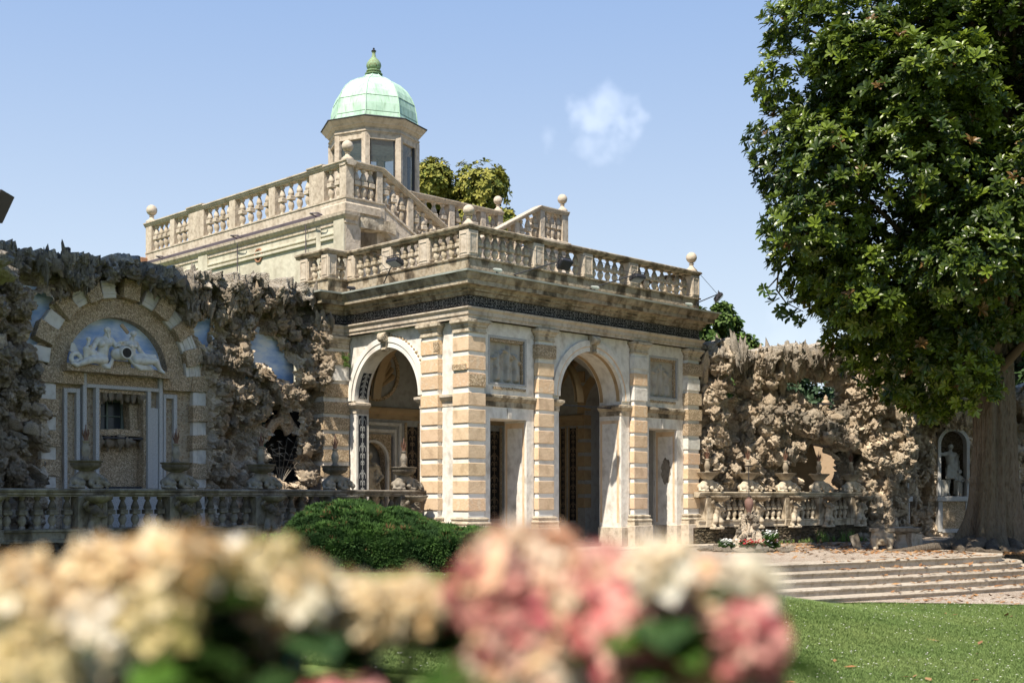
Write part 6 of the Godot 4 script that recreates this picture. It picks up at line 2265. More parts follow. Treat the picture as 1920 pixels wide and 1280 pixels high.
# a standing draped figure, feet at the origin, facing +z; arm points are given
func standing(parent: Node, ht: float, rarm: Array, larm: Array, draped: float, turn: float, mt: Material, with_head := true) -> void:
	var s := ht / 1.75
	var b := []
	var V := func(x: float, y: float, z: float) -> Vector3: return Vector3(x, y, z) * s
	limb(b, [V.call(0.03, 0.95, 0), V.call(0.0, 1.12, 0.02), V.call(-0.02, 1.32, 0.0)], [0.15 * s, 0.125 * s, 0.15 * s])
	limb(b, [V.call(-0.17, 1.42, 0), V.call(0.15, 1.40, 0)], [0.075 * s, 0.075 * s])
	limb(b, [V.call(-0.01, 1.42, 0), V.call(-0.01, 1.54, 0.02)], [0.06 * s, 0.055 * s])
	limb(b, [V.call(-0.07, 0.9, 0), V.call(-0.09, 0.5, 0.03), V.call(-0.08, 0.09, -0.02), V.call(-0.10, 0.04, 0.12)], [0.105 * s, 0.072 * s, 0.048 * s, 0.038 * s])
	limb(b, [V.call(0.10, 0.9, 0), V.call(0.16, 0.5, 0.09), V.call(0.17, 0.10, 0.0), V.call(0.20, 0.04, 0.13)], [0.105 * s, 0.07 * s, 0.046 * s, 0.036 * s])
	var ra := [V.call(-0.20, 1.40, 0)]
	for p in rarm:
		ra.append(p * s)
	var la := [V.call(0.19, 1.38, 0)]
	for p in larm:
		la.append(p * s)
	limb(b, ra, [0.062 * s, 0.048 * s, 0.034 * s])
	limb(b, la, [0.062 * s, 0.048 * s, 0.034 * s])
	for x in [-0.075, 0.06]:
		limb(b, [V.call(x, 1.33, 0.085), V.call(x, 1.33, 0.09)], [0.07 * s, 0.07 * s])
	var m := MB.new()
	m.xf = Transform3D(Basis(Vector3.UP, turn), Vector3.ZERO)
	body(m, b, 0.02 * s, 0.05 * s)
	if with_head:
		body(m, head_bones(V.call(0.0, 1.64, 0.03), 0.082 * s, Vector3(0.05, 1, 0.1).normalized(), Vector3(0.5, -0.1, 0.85).normalized(), true), 0.011 * s, 0.02 * s)
	for q in [ra, la]:
		body(m, hand_bones(q[2], ((q[2] - q[1]) as Vector3).normalized(), Vector3(0, -0.2, -0.9).normalized(), 0.17 * s), 0.010 * s, 0.012 * s)
	obj("figure", m, mt, parent)
	if draped > 0.0:
		var d := []
		for k in 11:
			var t := k / 10.0
			var x := lerpf(-0.20, 0.24, t)
			limb(d, [V.call(x * 0.7, 1.02 + 0.12 * t, 0.11), V.call(x, 0.62, 0.13 + 0.03 * (k % 2)), V.call(x * 1.05, 1.0 - draped, 0.10 + 0.03 * ((k + 1) % 2))], [0.035 * s, 0.04 * s, 0.035 * s])
		for k in 6:
			var t := k / 5.0
			limb(d, [V.call(0.22 + 0.02 * k, 1.42 - t * 0.1, -0.05), V.call(0.26 - 0.03 * k, 1.15, 0.0 + 0.05 * t), V.call(0.24 + 0.02 * k, 0.85 - 0.2 * t, 0.03)], [0.04 * s, 0.045 * s, 0.03 * s])
		m = MB.new()
		m.xf = Transform3D(Basis(Vector3.UP, turn), Vector3.ZERO)
		body(m, d, 0.018 * s, 0.025 * s)
		obj("drapery", m, mt, parent)

func niche_statues() -> void:
	for k in 2:
		var u: float = [9.58, 12.41][k]
		var bs: Array = right_base(u)
		var p: Vector2 = bs[0]
		var n: Vector2 = bs[1]
		p -= n * 0.10
		var t := Transform3D(Basis(Vector3.UP, atan2(n.x, n.y)), Vector3(p.x, 1.86, p.y))
		if k == 0:
			var o := thing("niche_statue", "grey draped statue half hidden in the narrow shaded niche left of the magnolia", "statue", t)
			standing(o, 1.60, [Vector3(-0.30, 1.15, 0.05), Vector3(-0.18, 0.98, 0.18)], [Vector3(0.30, 1.12, 0.05), Vector3(0.16, 1.2, 0.22)], 0.85, 0.0, M.statue_grey)
		else:
			var o := thing("niche_statue", "grey statue of a man with one arm held out, in the niche beside the magnolia", "statue", t)
			standing(o, 1.64, [Vector3(-0.50, 1.40, 0.08), Vector3(-0.60, 1.58, 0.12)], [Vector3(0.32, 1.14, -0.05), Vector3(0.26, 0.92, 0.10)], 0.32, 0.15, M.statue_grey)
			var m := MB.new()
			var b := []
			limb(b, [Vector3(0.24, 0.42, 0.1), Vector3(0.24, 0.58, 0.1)], [0.10, 0.09])
			limb(b, [Vector3(0.20, 0.40, 0.1), Vector3(0.19, 0.04, 0.12)], [0.06, 0.045])
			limb(b, [Vector3(0.29, 0.40, 0.1), Vector3(0.31, 0.04, 0.1)], [0.06, 0.045])
			limb(b, [Vector3(0.16, 0.60, 0.1), Vector3(0.10, 0.50, 0.18), Vector3(0.18, 0.48, 0.24)], [0.04, 0.035, 0.025])
			limb(b, [Vector3(0.32, 0.60, 0.1), Vector3(0.38, 0.50, 0.18), Vector3(0.30, 0.46, 0.24)], [0.04, 0.035, 0.025])
			body(m, b + head_bones(Vector3(0.24, 0.74, 0.12), 0.065, Vector3.UP, Vector3(-0.5, 0.2, 0.84).normalized(), true), 0.014, 0.03)
			body(m, hand_bones(Vector3(0.18, 0.48, 0.24), Vector3(0.6, 0, 0.7).normalized(), Vector3(0, -1, 0), 0.09) + hand_bones(Vector3(0.30, 0.46, 0.24), Vector3(-0.6, 0, 0.7).normalized(), Vector3(0, -1, 0), 0.09), 0.008, 0.01)
			obj("child", m, M.statue_grey, o)
			m = MB.new()
			rough_block(m, Vector3(-0.32, 0.0, -0.15), Vector3(-0.12, 0.5, 0.08), 0.03, 0.05)
			obj("tree_stump", m, M.statue_grey, o)
	var o := thing("hall_statue", "tan draped statue in the shell-lined niche seen through the left arch of the pavilion", "statue", at_local(L(1.33, 1.2, 5.10), -0.2))
	standing(o, 1.78, [Vector3(-0.34, 1.12, 0.05), Vector3(-0.22, 0.95, 0.16)], [Vector3(0.36, 1.12, 0.0), Vector3(0.16, 1.0, 0.2)], 0.7, 0.0, M.stone)
	o = thing("crest_statue", "white statue standing on the rock behind the magnolia leaves, only its upper half in view", "statue", Transform3D(Basis(), W(13.35, 4.75, 39.6)))
	standing(o, 1.45, [Vector3(-0.36, 1.2, 0.05), Vector3(-0.40, 1.45, 0.1)], [Vector3(0.32, 1.12, 0.0), Vector3(0.2, 1.0, 0.2)], 0.85, 0.0, M.marble)

# ---------- terrace balustrades with brackets and lion-borne basins ----------
func fluted_shell(m: MB, r: float, h: float, at: Vector3) -> void:
	var seg := 44
	var prof := [[0.25, 0.0], [0.5, 0.10], [0.78, 0.42], [0.95, 0.8], [1.0, 1.0], [0.9, 0.97], [0.6, 0.7]]
	var k0 := m.v.size()
	for j in prof.size():
		for s in seg + 1:
			var an := TAU * s / seg
			var fl: float = 1.0 + 0.07 * absf(cos(an * 9.0)) * prof[j][0]
			m.v.append(m.xf * (at + Vector3(cos(an) * r * prof[j][0] * fl, h * prof[j][1] + 0.02 * absf(cos(an * 9.0)) * (1.0 if j in [4, 5] else 0.3), sin(an) * r * prof[j][0] * fl)))
			m.n.append(Vector3.UP)
			m.c.append(m.col)
			m.t.append(Vector2.ZERO)
	for j in prof.size() - 1:
		for s in seg:
			var a := k0 + j * (seg + 1) + s
			m.i.append_array([a, a + 1, a + seg + 1, a + 1, a + seg + 2, a + seg + 1])

func make_bracket(at: Transform3D, label: String, group: String, mt: Material) -> Node3D:     # a term figure carrying a shell: origin at the foot of the pedestal front
	var o := thing("shell_bracket", label, "bracket", at, group)
	var m := MB.new()
	fluted_shell(m, 0.24, 0.13, Vector3(0, 0.55, 0.20))
	m.smooth()
	obj("shell_bowl", m, mt, o)
	var b := []
	limb(b, [Vector3(0.0, 0.20, 0.06), Vector3(0.0, 0.32, 0.09), Vector3(0.0, 0.44, 0.10)], [0.085, 0.09, 0.10])
	limb(b, [Vector3(-0.11, 0.46, 0.09), Vector3(0.11, 0.45, 0.10)], [0.05, 0.05])
	limb(b, [Vector3(-0.13, 0.46, 0.08), Vector3(-0.20, 0.52, 0.12), Vector3(-0.15, 0.60, 0.16)], [0.045, 0.038, 0.03])
	limb(b, [Vector3(0.13, 0.44, 0.09), Vector3(0.17, 0.34, 0.14), Vector3(0.05, 0.33, 0.19)], [0.045, 0.038, 0.03])
	limb(b, [Vector3(-0.05, 0.18, 0.06), Vector3(-0.10, 0.06, 0.12), Vector3(-0.11, -0.06, 0.05), Vector3(-0.12, -0.10, 0.12)], [0.07, 0.06, 0.045, 0.045])
	limb(b, [Vector3(0.05, 0.18, 0.06), Vector3(0.09, 0.05, 0.12), Vector3(0.10, -0.06, 0.05), Vector3(0.11, -0.10, 0.12)], [0.07, 0.06, 0.045, 0.045])
	limb(b, [Vector3(-0.05, 0.40, 0.18), Vector3(-0.05, 0.40, 0.181)], [0.055, 0.055])
	limb(b, [Vector3(0.06, 0.40, 0.18), Vector3(0.06, 0.40, 0.181)], [0.055, 0.055])
	m = MB.new()
	body(m, b, 0.018, 0.035)
	body(m, head_bones(Vector3(0.05, 0.54, 0.15), 0.062, Vector3(0.1, 1, 0.1).normalized(), Vector3(0.55, -0.3, 0.75).normalized(), true, 0.06), 0.010, 0.015)
	body(m, hand_bones(Vector3(0.05, 0.33, 0.19), Vector3(-0.9, 0.1, 0.1).normalized(), Vector3(0, 0, -1), 0.10) + hand_bones(Vector3(-0.15, 0.60, 0.16), Vector3(0.3, 0.9, 0.2).normalized(), Vector3(0.8, -0.2, 0.2).normalized(), 0.08), 0.008, 0.01)
	obj("term_figure", m, mt, o)
	m = MB.new()
	m.bx(Vector3(-0.19, -0.16, -0.02), Vector3(0.19, -0.10, 0.16), 0.02)
	obj("bracket_foot", m, mt, o)
	return o

func make_basin(at: Transform3D, label: String, group: String, mt: Material, variant: int) -> Node3D:      # lion carrying a bowl with a spout: origin on the rail
	var o := thing("lion_basin", label, "stone basin", at, group)
	var m := MB.new()
	m.lathe(PV([0.06, 0.30, 0.10, 0.31, 0.20, 0.345, 0.255, 0.39, 0.265, 0.43, 0.255, 0.45, 0.285, 0.465, 0.29, 0.49, 0.26, 0.495, 0.23, 0.46, 0.0, 0.42]) if variant == 0 else PV([0.08, 0.30, 0.16, 0.34, 0.20, 0.40, 0.235, 0.425, 0.24, 0.445, 0.28, 0.46, 0.30, 0.495, 0.26, 0.50, 0.23, 0.47, 0.0, 0.43]), 28)
	obj("bowl", m, mt, o)
	m = MB.new()
	m.lathe(PV([0.085, 0.42, 0.085, 0.50, 0.055, 0.53, 0.05, 0.56, 0.075, 0.62, 0.08, 0.68, 0.05, 0.78, 0.045, 0.80, 0.065, 0.82, 0.065, 0.84, 0.0, 0.85]), 14)
	obj("spout_baluster", m, mt, o)
	m = MB.new()
	m.lathe(PV([0.035, 0.84, 0.04, 0.90, 0.03, 0.96, 0.012, 1.02, 0.008, 1.12, 0.0, 1.13]), 10)
	for k in 5:
		var an := TAU * k / 5
		m.tube(PackedVector3Array([Vector3(cos(an) * 0.03, 0.90, sin(an) * 0.03), Vector3(cos(an) * 0.06, 0.97, sin(an) * 0.06), Vector3(cos(an) * 0.05, 1.05, sin(an) * 0.05)]), PackedFloat32Array([0.014, 0.012, 0.003]), 5)
	obj("copper_jet", m, M.copper_spout, o)
	# crouching lion, head low and turned to the right
	var b := []
	limb(b, [Vector3(-0.20, 0.12, -0.02), Vector3(-0.08, 0.22, 0.0), Vector3(0.08, 0.23, 0.02), Vector3(0.17, 0.17, 0.06)], [0.085, 0.09, 0.095, 0.085])
	limb(b, [Vector3(0.17, 0.17, 0.06), Vector3(0.24, 0.13, 0.12)], [0.085, 0.075])
	limb(b, [Vector3(-0.20, 0.12, 0.06), Vector3(-0.12, 0.10, 0.11), Vector3(-0.20, 0.03, 0.10), Vector3(-0.10, 0.025, 0.14)], [0.075, 0.055, 0.035, 0.032])
	limb(b, [Vector3(-0.20, 0.12, -0.08), Vector3(-0.12, 0.10, -0.11), Vector3(-0.20, 0.03, -0.10), Vector3(-0.10, 0.025, -0.12)], [0.075, 0.055, 0.035, 0.032])
	limb(b, [Vector3(0.10, 0.19, 0.08), Vector3(0.04, 0.09, 0.12), Vector3(0.10, 0.03, 0.13), Vector3(0.17, 0.025, 0.16)], [0.06, 0.045, 0.036, 0.034])
	limb(b, [Vector3(0.10, 0.19, -0.05), Vector3(0.06, 0.09, -0.08), Vector3(0.12, 0.03, -0.06), Vector3(0.19, 0.025, -0.05)], [0.06, 0.045, 0.036, 0.034])
	limb(b, [Vector3(-0.26, 0.10, 0), Vector3(-0.31, 0.04, 0.05), Vector3(-0.24, 0.025, 0.16)], [0.03, 0.024, 0.028])
	limb(b, [Vector3(0, 0.26, 0), Vector3(0, 0.32, 0)], [0.07, 0.08])
	for k in 11:                               # mane locks
		var an := k * 0.57
		b.append([Vector3(0.20 + cos(an) * 0.04, 0.14 + sin(an) * 0.075, 0.10 + cos(an) * 0.03), Vector3(0.22 + cos(an) * 0.07, 0.12 + sin(an) * 0.10, 0.14), 0.034, 0.02])
	m = MB.new()
	body(m, b, 0.016, 0.025)
	var h := []
	h.append([Vector3(0.26, 0.13, 0.14), Vector3(0.28, 0.11, 0.17), 0.062, 0.055])
	h.append([Vector3(0.29, 0.10, 0.19), Vector3(0.315, 0.07, 0.225), 0.042, 0.034])
	h.append([Vector3(0.29, 0.06, 0.19), Vector3(0.30, 0.02, 0.21), 0.03, 0.022])
	h.append([Vector3(0.27, 0.14, 0.19), Vector3(0.315, 0.095, 0.24), 0.018, 0.02])
	for k in [-1.0, 1.0]:
		h.append([Vector3(0.25 + k * 0.03, 0.165, 0.19 - k * 0.03), Vector3(0.27 + k * 0.03, 0.16, 0.205 - k * 0.03), 0.016, 0.014])
		h.append([Vector3(0.22 + k * 0.04, 0.19, 0.14 - k * 0.045), Vector3(0.21 + k * 0.05, 0.215, 0.13 - k * 0.05), 0.022, 0.012])
	body(m, h, 0.010, 0.016)
	obj("lion", m, mt, o)
	return o

func left_balustrade() -> void:
	var o := thing("terrace_balustrade", "dark weathered stone balustrade in the shade in front of the left grotto wall", "balustrade", FR)
	var Z := -1.42
	var m: MB
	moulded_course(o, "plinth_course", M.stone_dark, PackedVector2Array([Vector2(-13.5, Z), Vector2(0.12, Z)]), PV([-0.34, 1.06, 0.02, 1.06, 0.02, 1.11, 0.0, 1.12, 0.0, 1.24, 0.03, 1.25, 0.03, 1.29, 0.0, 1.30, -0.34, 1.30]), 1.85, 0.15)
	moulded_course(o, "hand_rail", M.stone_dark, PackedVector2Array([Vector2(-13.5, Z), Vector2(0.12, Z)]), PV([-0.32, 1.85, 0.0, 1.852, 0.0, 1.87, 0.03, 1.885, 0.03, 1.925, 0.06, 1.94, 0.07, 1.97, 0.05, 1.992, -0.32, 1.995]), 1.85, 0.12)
	var bm := baluster_mesh(0.55, 0.088)
	var cs := [-13.3, -11.4, -9.52, -7.66, -5.90, -4.05, -2.26, -0.42]
	for k in cs.size():
		m = MB.new()
		m.bx(Vector3(cs[k] - 0.27, 1.30, Z - 0.29), Vector3(cs[k] + 0.27, 1.852, Z + 0.03), 0.012)
		m.bx(Vector3(cs[k] - 0.29, 1.06, Z - 0.29), Vector3(cs[k] + 0.29, 1.298, Z + 0.05), 0.012)
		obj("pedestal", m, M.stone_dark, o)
		if k > 0:
			baluster_run(o, bm, M.stone_dark, Vector3(cs[k - 1] + 0.27, 1.30, Z - 0.14), Vector3(cs[k] - 0.27, 1.30, Z - 0.14), 5)
	# retaining wall of dark rubble under it
	var w := thing("rubble_wall", "low dark rubble retaining wall below the left balustrade", "wall", FR)
	m = MB.new()
	m.bx(Vector3(-13.5, -0.3, Z - 0.6), Vector3(0.10, 1.055, Z - 0.08))
	obj("wall_core", m, M.soil, w)
	stones(w, -13.0, 0.05, 0.0, 1.06, func(u: float, v: float) -> Transform3D: return Transform3D(Basis(), Vector3(u, v, Z - 0.06)), 0.12, Color(0.16, 0.15, 0.14), Color(0.30, 0.28, 0.25), -9.4, -5.0)
	m = MB.new()                                # terrace paving behind the balustrade
	m.bx(Vector3(-13.5, 0.4, -5.3), Vector3(0.0, 1.19, Z - 0.62))
	var pv := obj("terrace_paving", m, M.stone_dark)
	pv.transform = FR
	tag(pv, "paved walk behind the left balustrade", "", "", "structure")
	var lab := ["leftmost lion basin, cut by the edge of the picture", "dark lion basin left of the framed window, its bowl widest at the rim", "dark lion basin right of the framed window with a rounded bowl", "lion basin in front of the dark cave mouth", "lion basin in front of the pebble-banded pier, behind the clipped hedge", "sunlit lion basin at the end of the left balustrade against the pavilion"]
	var bl := ["shell bracket cut by the left edge of the picture", "shell bracket with a bearded figure left of the framed window", "shell bracket with a crouching figure right of the framed window", "shell bracket below the lion basin at the cave mouth", "shell bracket mostly hidden behind the clipped hedge", "sunlit shell bracket at the pavilion end of the left balustrade"]
	var src: Node3D = null
	var sb: Node3D = null
	for k in range(2, 8):
		var x: float = cs[k] - 0.06
		var t := at_local(Vector3(x, 1.995, Z - 0.13), 0.0)
		if k > 2:
			if src == null:
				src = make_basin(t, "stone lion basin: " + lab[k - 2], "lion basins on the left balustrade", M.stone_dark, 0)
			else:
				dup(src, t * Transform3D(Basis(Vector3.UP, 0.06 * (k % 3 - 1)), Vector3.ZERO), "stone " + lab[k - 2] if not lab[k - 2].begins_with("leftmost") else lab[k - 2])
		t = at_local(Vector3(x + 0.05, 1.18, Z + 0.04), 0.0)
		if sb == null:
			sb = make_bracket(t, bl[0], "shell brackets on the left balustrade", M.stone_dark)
		else:
			dup(sb, t, bl[k - 2])
	if src:
		src.set_meta("label", lab[1])

# rubble set stone by stone on a face given by at(u, v); the part between p0 and p1 is picked out first
func stones(parent: Node, u0: float, u1: float, v0: float, v1: float, at: Callable, size: float, dark: Color, light: Color, p0: float, p1: float) -> void:
	var rest := {}
	var single := 0
	var v := v0 + size * 0.4
	while v < v1:
		var u := u0 + rng.randf() * size
		while u < u1:
			var s := size * rng.randf_range(0.75, 1.25)
			var t: Transform3D = at.call(u, v + rng.randf_range(-0.2, 0.2) * size)
			var q := t * Transform3D(Basis(Vector3(rng.randf(), rng.randf(), rng.randf()).normalized(), rng.randf() * TAU).scaled(Vector3(s, s * 0.75, s)), Vector3(0, 0, 0))
			var c := dark.lerp(light, pow(rng.randf(), 1.6))
			if single < 240 and u > p0 and u < p1:
				var o := MeshInstance3D.new()
				o.name = "rubble_stone"
				o.mesh = lumps[single % 7]
				o.transform = q
				o.material_override = lump_mat(c)
				parent.add_child(o, true)
				single += 1
			else:
				var w := rng.randi() % 7
				if not rest.has(w):
					rest[w] = [[], []]
				rest[w][0].append(q)
				rest[w][1].append(c)
			u += s * 0.82
		v += size * 0.62
	for w in rest:
		multi("small_rubble", lumps[w], M.tufa, rest[w][0], rest[w][1], parent)

func right_balustrade() -> void:
	var p0 := Vector2(4.75, -31.35)
	var p1 := Vector2(10.05, -34.88)
	var dr := (p1 - p0).normalized()
	var yaw := -atan2(dr.y, dr.x)
	var fr := Transform3D(Basis(Vector3.UP, yaw), Vector3(p0.x, 0, p0.y))
	var len := p0.distance_to(p1)
	var o := thing("terrace_balustrade", "sunlit tan stone balustrade with square pedestals in front of the right grotto wall", "balustrade", fr)
	moulded_course(o, "plinth_course", M.stone, PackedVector2Array([Vector2(0, 0), Vector2(len, 0)]), PV([-0.34, 1.06, 0.02, 1.06, 0.02, 1.10, 0.0, 1.11, 0.0, 1.2, 0.03, 1.21, 0.03, 1.245, 0.0, 1.25, -0.34, 1.25]), 1.4, 0.12)
	moulded_course(o, "hand_rail", M.stone, PackedVector2Array([Vector2(0, 0), Vector2(len, 0)]), PV([-0.32, 1.83, 0.0, 1.832, 0.0, 1.85, 0.03, 1.865, 0.03, 1.905, 0.06, 1.92, 0.07, 1.95, 0.05, 1.97, -0.32, 1.975]), 1.4, 0.12)
	var bm := baluster_mesh(0.58, 0.085)
	var cs := [0.42, 1.86, 3.26, 4.56, 5.86]
	var m: MB
	for k in cs.size():
		m = MB.new()
		m.bx(Vector3(cs[k] - 0.16, 1.25, -0.29), Vector3(cs[k] + 0.16, 1.832, 0.03), 0.012)
		m.bx(Vector3(cs[k] - 0.18, 1.06, -0.29), Vector3(cs[k] + 0.18, 1.249, 0.05), 0.012)
		obj("pedestal", m, M.stone, o)
		if k > 0:
			baluster_run(o, bm, M.stone, Vector3(cs[k - 1] + 0.18, 1.25, -0.14), Vector3(cs[k] - 0.16, 1.25, -0.14), 5)
	var w := thing("rubble_wall", "low mossy rubble wall below the right balustrade, grass at its foot", "wall", fr)
	m = MB.new()
	m.bx(Vector3(-0.2, 0.2, -0.55), Vector3(len + 0.2, 1.055, -0.05))
	obj("wall_core", m, M.soil, w)
	stones(w, -0.1, len + 0.1, 0.58, 1.05, func(u: float, v: float) -> Transform3D: return Transform3D(Basis(), Vector3(u, v, -0.03)), 0.10, Color(0.20, 0.18, 0.13), Color(0.42, 0.36, 0.26), 1.0, 6.0)
	m = MB.new()
	m.bx(Vector3(-0.3, 0.3, -2.4), Vector3(len + 0.3, 1.10, -0.56))
	var pv := obj("terrace_paving", m, M.stone)
	pv.transform = fr
	tag(pv, "paved walk behind the right balustrade", "", "", "structure")
	var lab := ["shaded lion basin nearest the right end of the pavilion", "lion basin right behind the small rock fountain", "pale lion basin left of the arched plaster niche", "lion basin in front of the arched plaster niche", "lion basin at the far end of the right balustrade, beside the ragged rock post"]
	var bl := ["shaded shell bracket beside the pavilion's right pier", "shell bracket just right of the small rock fountain", "shell bracket in the middle of the right balustrade casting a slanting shadow", "shell bracket under the arched plaster niche", "shell bracket at the far right end of the right balustrade"]
	var src: Node3D = null
	var sb: Node3D = null
	for k in 5:
		var t := fr * Transform3D(Basis(), Vector3(cs[k], 1.975, -0.13))
		if k == 0:
			src = make_basin(t, lab[0], "lion basins on the right balustrade", M.stone, 1)
		else:
			dup(src, t, lab[k])
		t = fr * Transform3D(Basis(), Vector3(cs[k] + 0.12, 1.17, 0.04))
		if k == 0:
			sb = make_bracket(t, bl[0], "shell brackets on the right balustrade", M.stone)
		else:
			dup(sb, t, bl[k])

# ---------- ground ----------

func step_line(a: float) -> float:          # b of the top step's edge
	return -6.21 - 0.222 * a - 0.12 * maxf(-1.0, 1.0 - pow((a - 4.1) / 3.6, 2))

func path_width(a: float) -> float:
	return 2.3 * smoothstep(1.3, 3.8, a)

func ab_of(x: float, d: float) -> Vector2:
	var p := FR.affine_inverse() * Vector3(x, 0, -d)
	return Vector2(p.x, -p.z)

func lawn_height(x: float, d: float) -> float:
	var q := ab_of(x, d)
	var low := 0.0
	var rise := smoothstep(1.2, -3.0, q.x)                    # left of the steps the lawn climbs to the terrace
	var near := smoothstep(-12.5, -7.0, q.y)
	var h := 0.56 * rise * near
	h = maxf(h, 0.62 * smoothstep(7.0, 3.0, d))               # bank towards the flower bed
	return h + 0.015 * fine.get_noise_2d(x * 30, d * 30)

func ground() -> void:
	var m := MB.new()
	var far := 700.0
	m.quad(W(-far, -0.35, -60), W(far, -0.35, -60), W(far, -0.35, far), W(-far, -0.35, far))
	tag(obj("ground", m, M.lawn), "wide green ground beyond the garden", "", "", "structure")
	# lawn as a gently shaped sheet
	m = MB.new()
	var nx := 150
	var nz := 130
	for j in nz + 1:
		for k in nx + 1:
			var x := lerpf(-16, 22, float(k) / nx)
			var d := lerpf(0.3, 30, float(j) / nz)
			m.v.append(W(x, lawn_height(x, d) - 0.004, d))
			m.n.append(Vector3.UP)
			m.c.append(Color(1, 1, 1))
			m.t.append(Vector2.ZERO)
	for j in nz:
		for k in nx:
			var a := j * (nx + 1) + k
			m.i.append_array([a, a + nx + 1, a + 1, a + 1, a + nx + 1, a + nx + 2])
	m.smooth()
	tag(obj("lawn", m, M.lawn), "mown lawn in front of the steps", "", "", "structure")
	# gravel terrace with its stepped edge
	var poly := PackedVector2Array()
	for k in 33:
		var a := lerpf(-0.9, 7.75, k / 32.0)
		poly.append(Vector2(a, step_line(a)))
	for k in 12:                              # rounded right-hand end
		var an := PI * 0.5 * k / 11.0
		poly.append(Vector2(7.75 + sin(an) * 2.0, step_line(7.75) + 2.2 - cos(an) * 2.2))
	poly.append_array([Vector2(15, -4.6), Vector2(26, -8), Vector2(30, 12), Vector2(-1.2, 5.5), Vector2(-1.2, -1.3), Vector2(-0.9, -3.0)])
	m = MB.new()
	m.xf = FR * Transform3D(Basis(Vector3.RIGHT, PI / 2), Vector3(0, TER, 0)) * Transform3D(Basis().scaled(Vector3(1, -1, 1)), Vector3.ZERO)
	var flipped := PackedVector2Array()
	for p in poly:
		flipped.append(Vector2(p.x, p.y))
	m.xf = FR
	var ids := Geometry2D.triangulate_polygon(flipped)
	for k in range(0, ids.size(), 3):
		var p := []
		for w in 3:
			p.append(L(flipped[ids[k + w]].x, TER, flipped[ids[k + w]].y))
		if (p[1] - p[0]).cross(p[2] - p[0]).y < 0:
			m.tri(p[0], p[2], p[1])
		else:
			m.tri(p[0], p[1], p[2])
	tag(obj("gravel_terrace", m, M.gravel), "pale gravel forecourt in front of the pavilion", "", "", "structure")
	# kerb stone under the pavilion front
	m = MB.new()
	m.bx(L(-0.3, TER - 0.2, 0.6), L(8.5, TER + 0.045, -0.75), 0.012)
	var kb := obj("stone_apron", m, M.step_stone)
	kb.transform = FR
	tag(kb, "low stone apron along the right front of the pavilion", "", "", "structure")
	# gravel path below the steps
	m = MB.new()
	m.xf = FR
	for k in 28:
		var a0 := lerpf(1.3, 18.0, k / 28.0)
		var a1 := lerpf(1.3, 18.0, (k + 1) / 28.0)
		var w0 := path_width(a0)
		var w1 := path_width(a1)
		m.quad(L(a0, 0.03, step_line(a0) - 1.45 - w0), L(a1, 0.03, step_line(a1) - 1.45 - w1), L(a1, 0.03, step_line(a1) + 1.0), L(a0, 0.03, step_line(a0) + 1.0))
	tag(obj("gravel_path", m, M.gravel), "strip of gravel path at the foot of the steps", "", "", "structure")
	m = MB.new()
	rough_block(m, Vector3(-2.2, -0.2, -2.4), Vector3(2.2, 0.95, -0.45), 0.06, 0.2)
	tag(obj("planting_bed", m, M.soil), "raised soil bed under the hydrangeas", "", "", "structure")

func steps() -> void:
	var o := thing("garden_steps", "five broad bowed stone steps leading from the lawn up to the gravel forecourt", "steps", FR)
	for s in 5:
		var st := Node3D.new()
		st.name = "step"
		o.add_child(st, true)
		var out := 0.37 * s - 0.02
		var y1 := TER - 0.12 * s + (0.022 if s == 0 else 0.0)
		var pts := PackedVector2Array()
		for k in 41:
			var a := lerpf(-0.95 + 0.25 * s, 7.75, k / 40.0)
			pts.append(Vector2(a, -(step_line(a) - out)))
		for k in range(1, 13):
			var an := PI * 0.5 * k / 12.0
			var r := 2.0 + out
			pts.append(Vector2(7.75 + sin(an) * r, -(step_line(7.75) + 2.2 - cos(an) * (2.2 + out))))
		# stones of one step
		var k := 0
		while k < pts.size() - 1:
			var e := mini(pts.size() - 1, k + 3 + rng.randi() % 3)
			var seg := PackedVector2Array()
			for q in range(k, e + 1):
				seg.append(pts[q])
			seg[0] = seg[0].lerp(seg[1], 0.012)
			seg[seg.size() - 1] = seg[seg.size() - 1].lerp(seg[seg.size() - 2], 0.012)
			var m := MB.new()
			var g := rng.randf_range(0.86, 1.06)
			m.col = Color(g, g * 0.99, g * 0.97)
			var j := rng.randf_range(-0.004, 0.004)
			m.sweep(seg, PV([-0.55, y1 - 0.14, -0.03, y1 - 0.14, -0.03, y1 - 0.052 + j, 0.0, y1 - 0.045 + j, 0.008, y1 - 0.02 + j, -0.006, y1 + j, -0.55, y1 - 0.004 + j]))
			obj("step_stone", m, M.step_stone, st)
			k = e

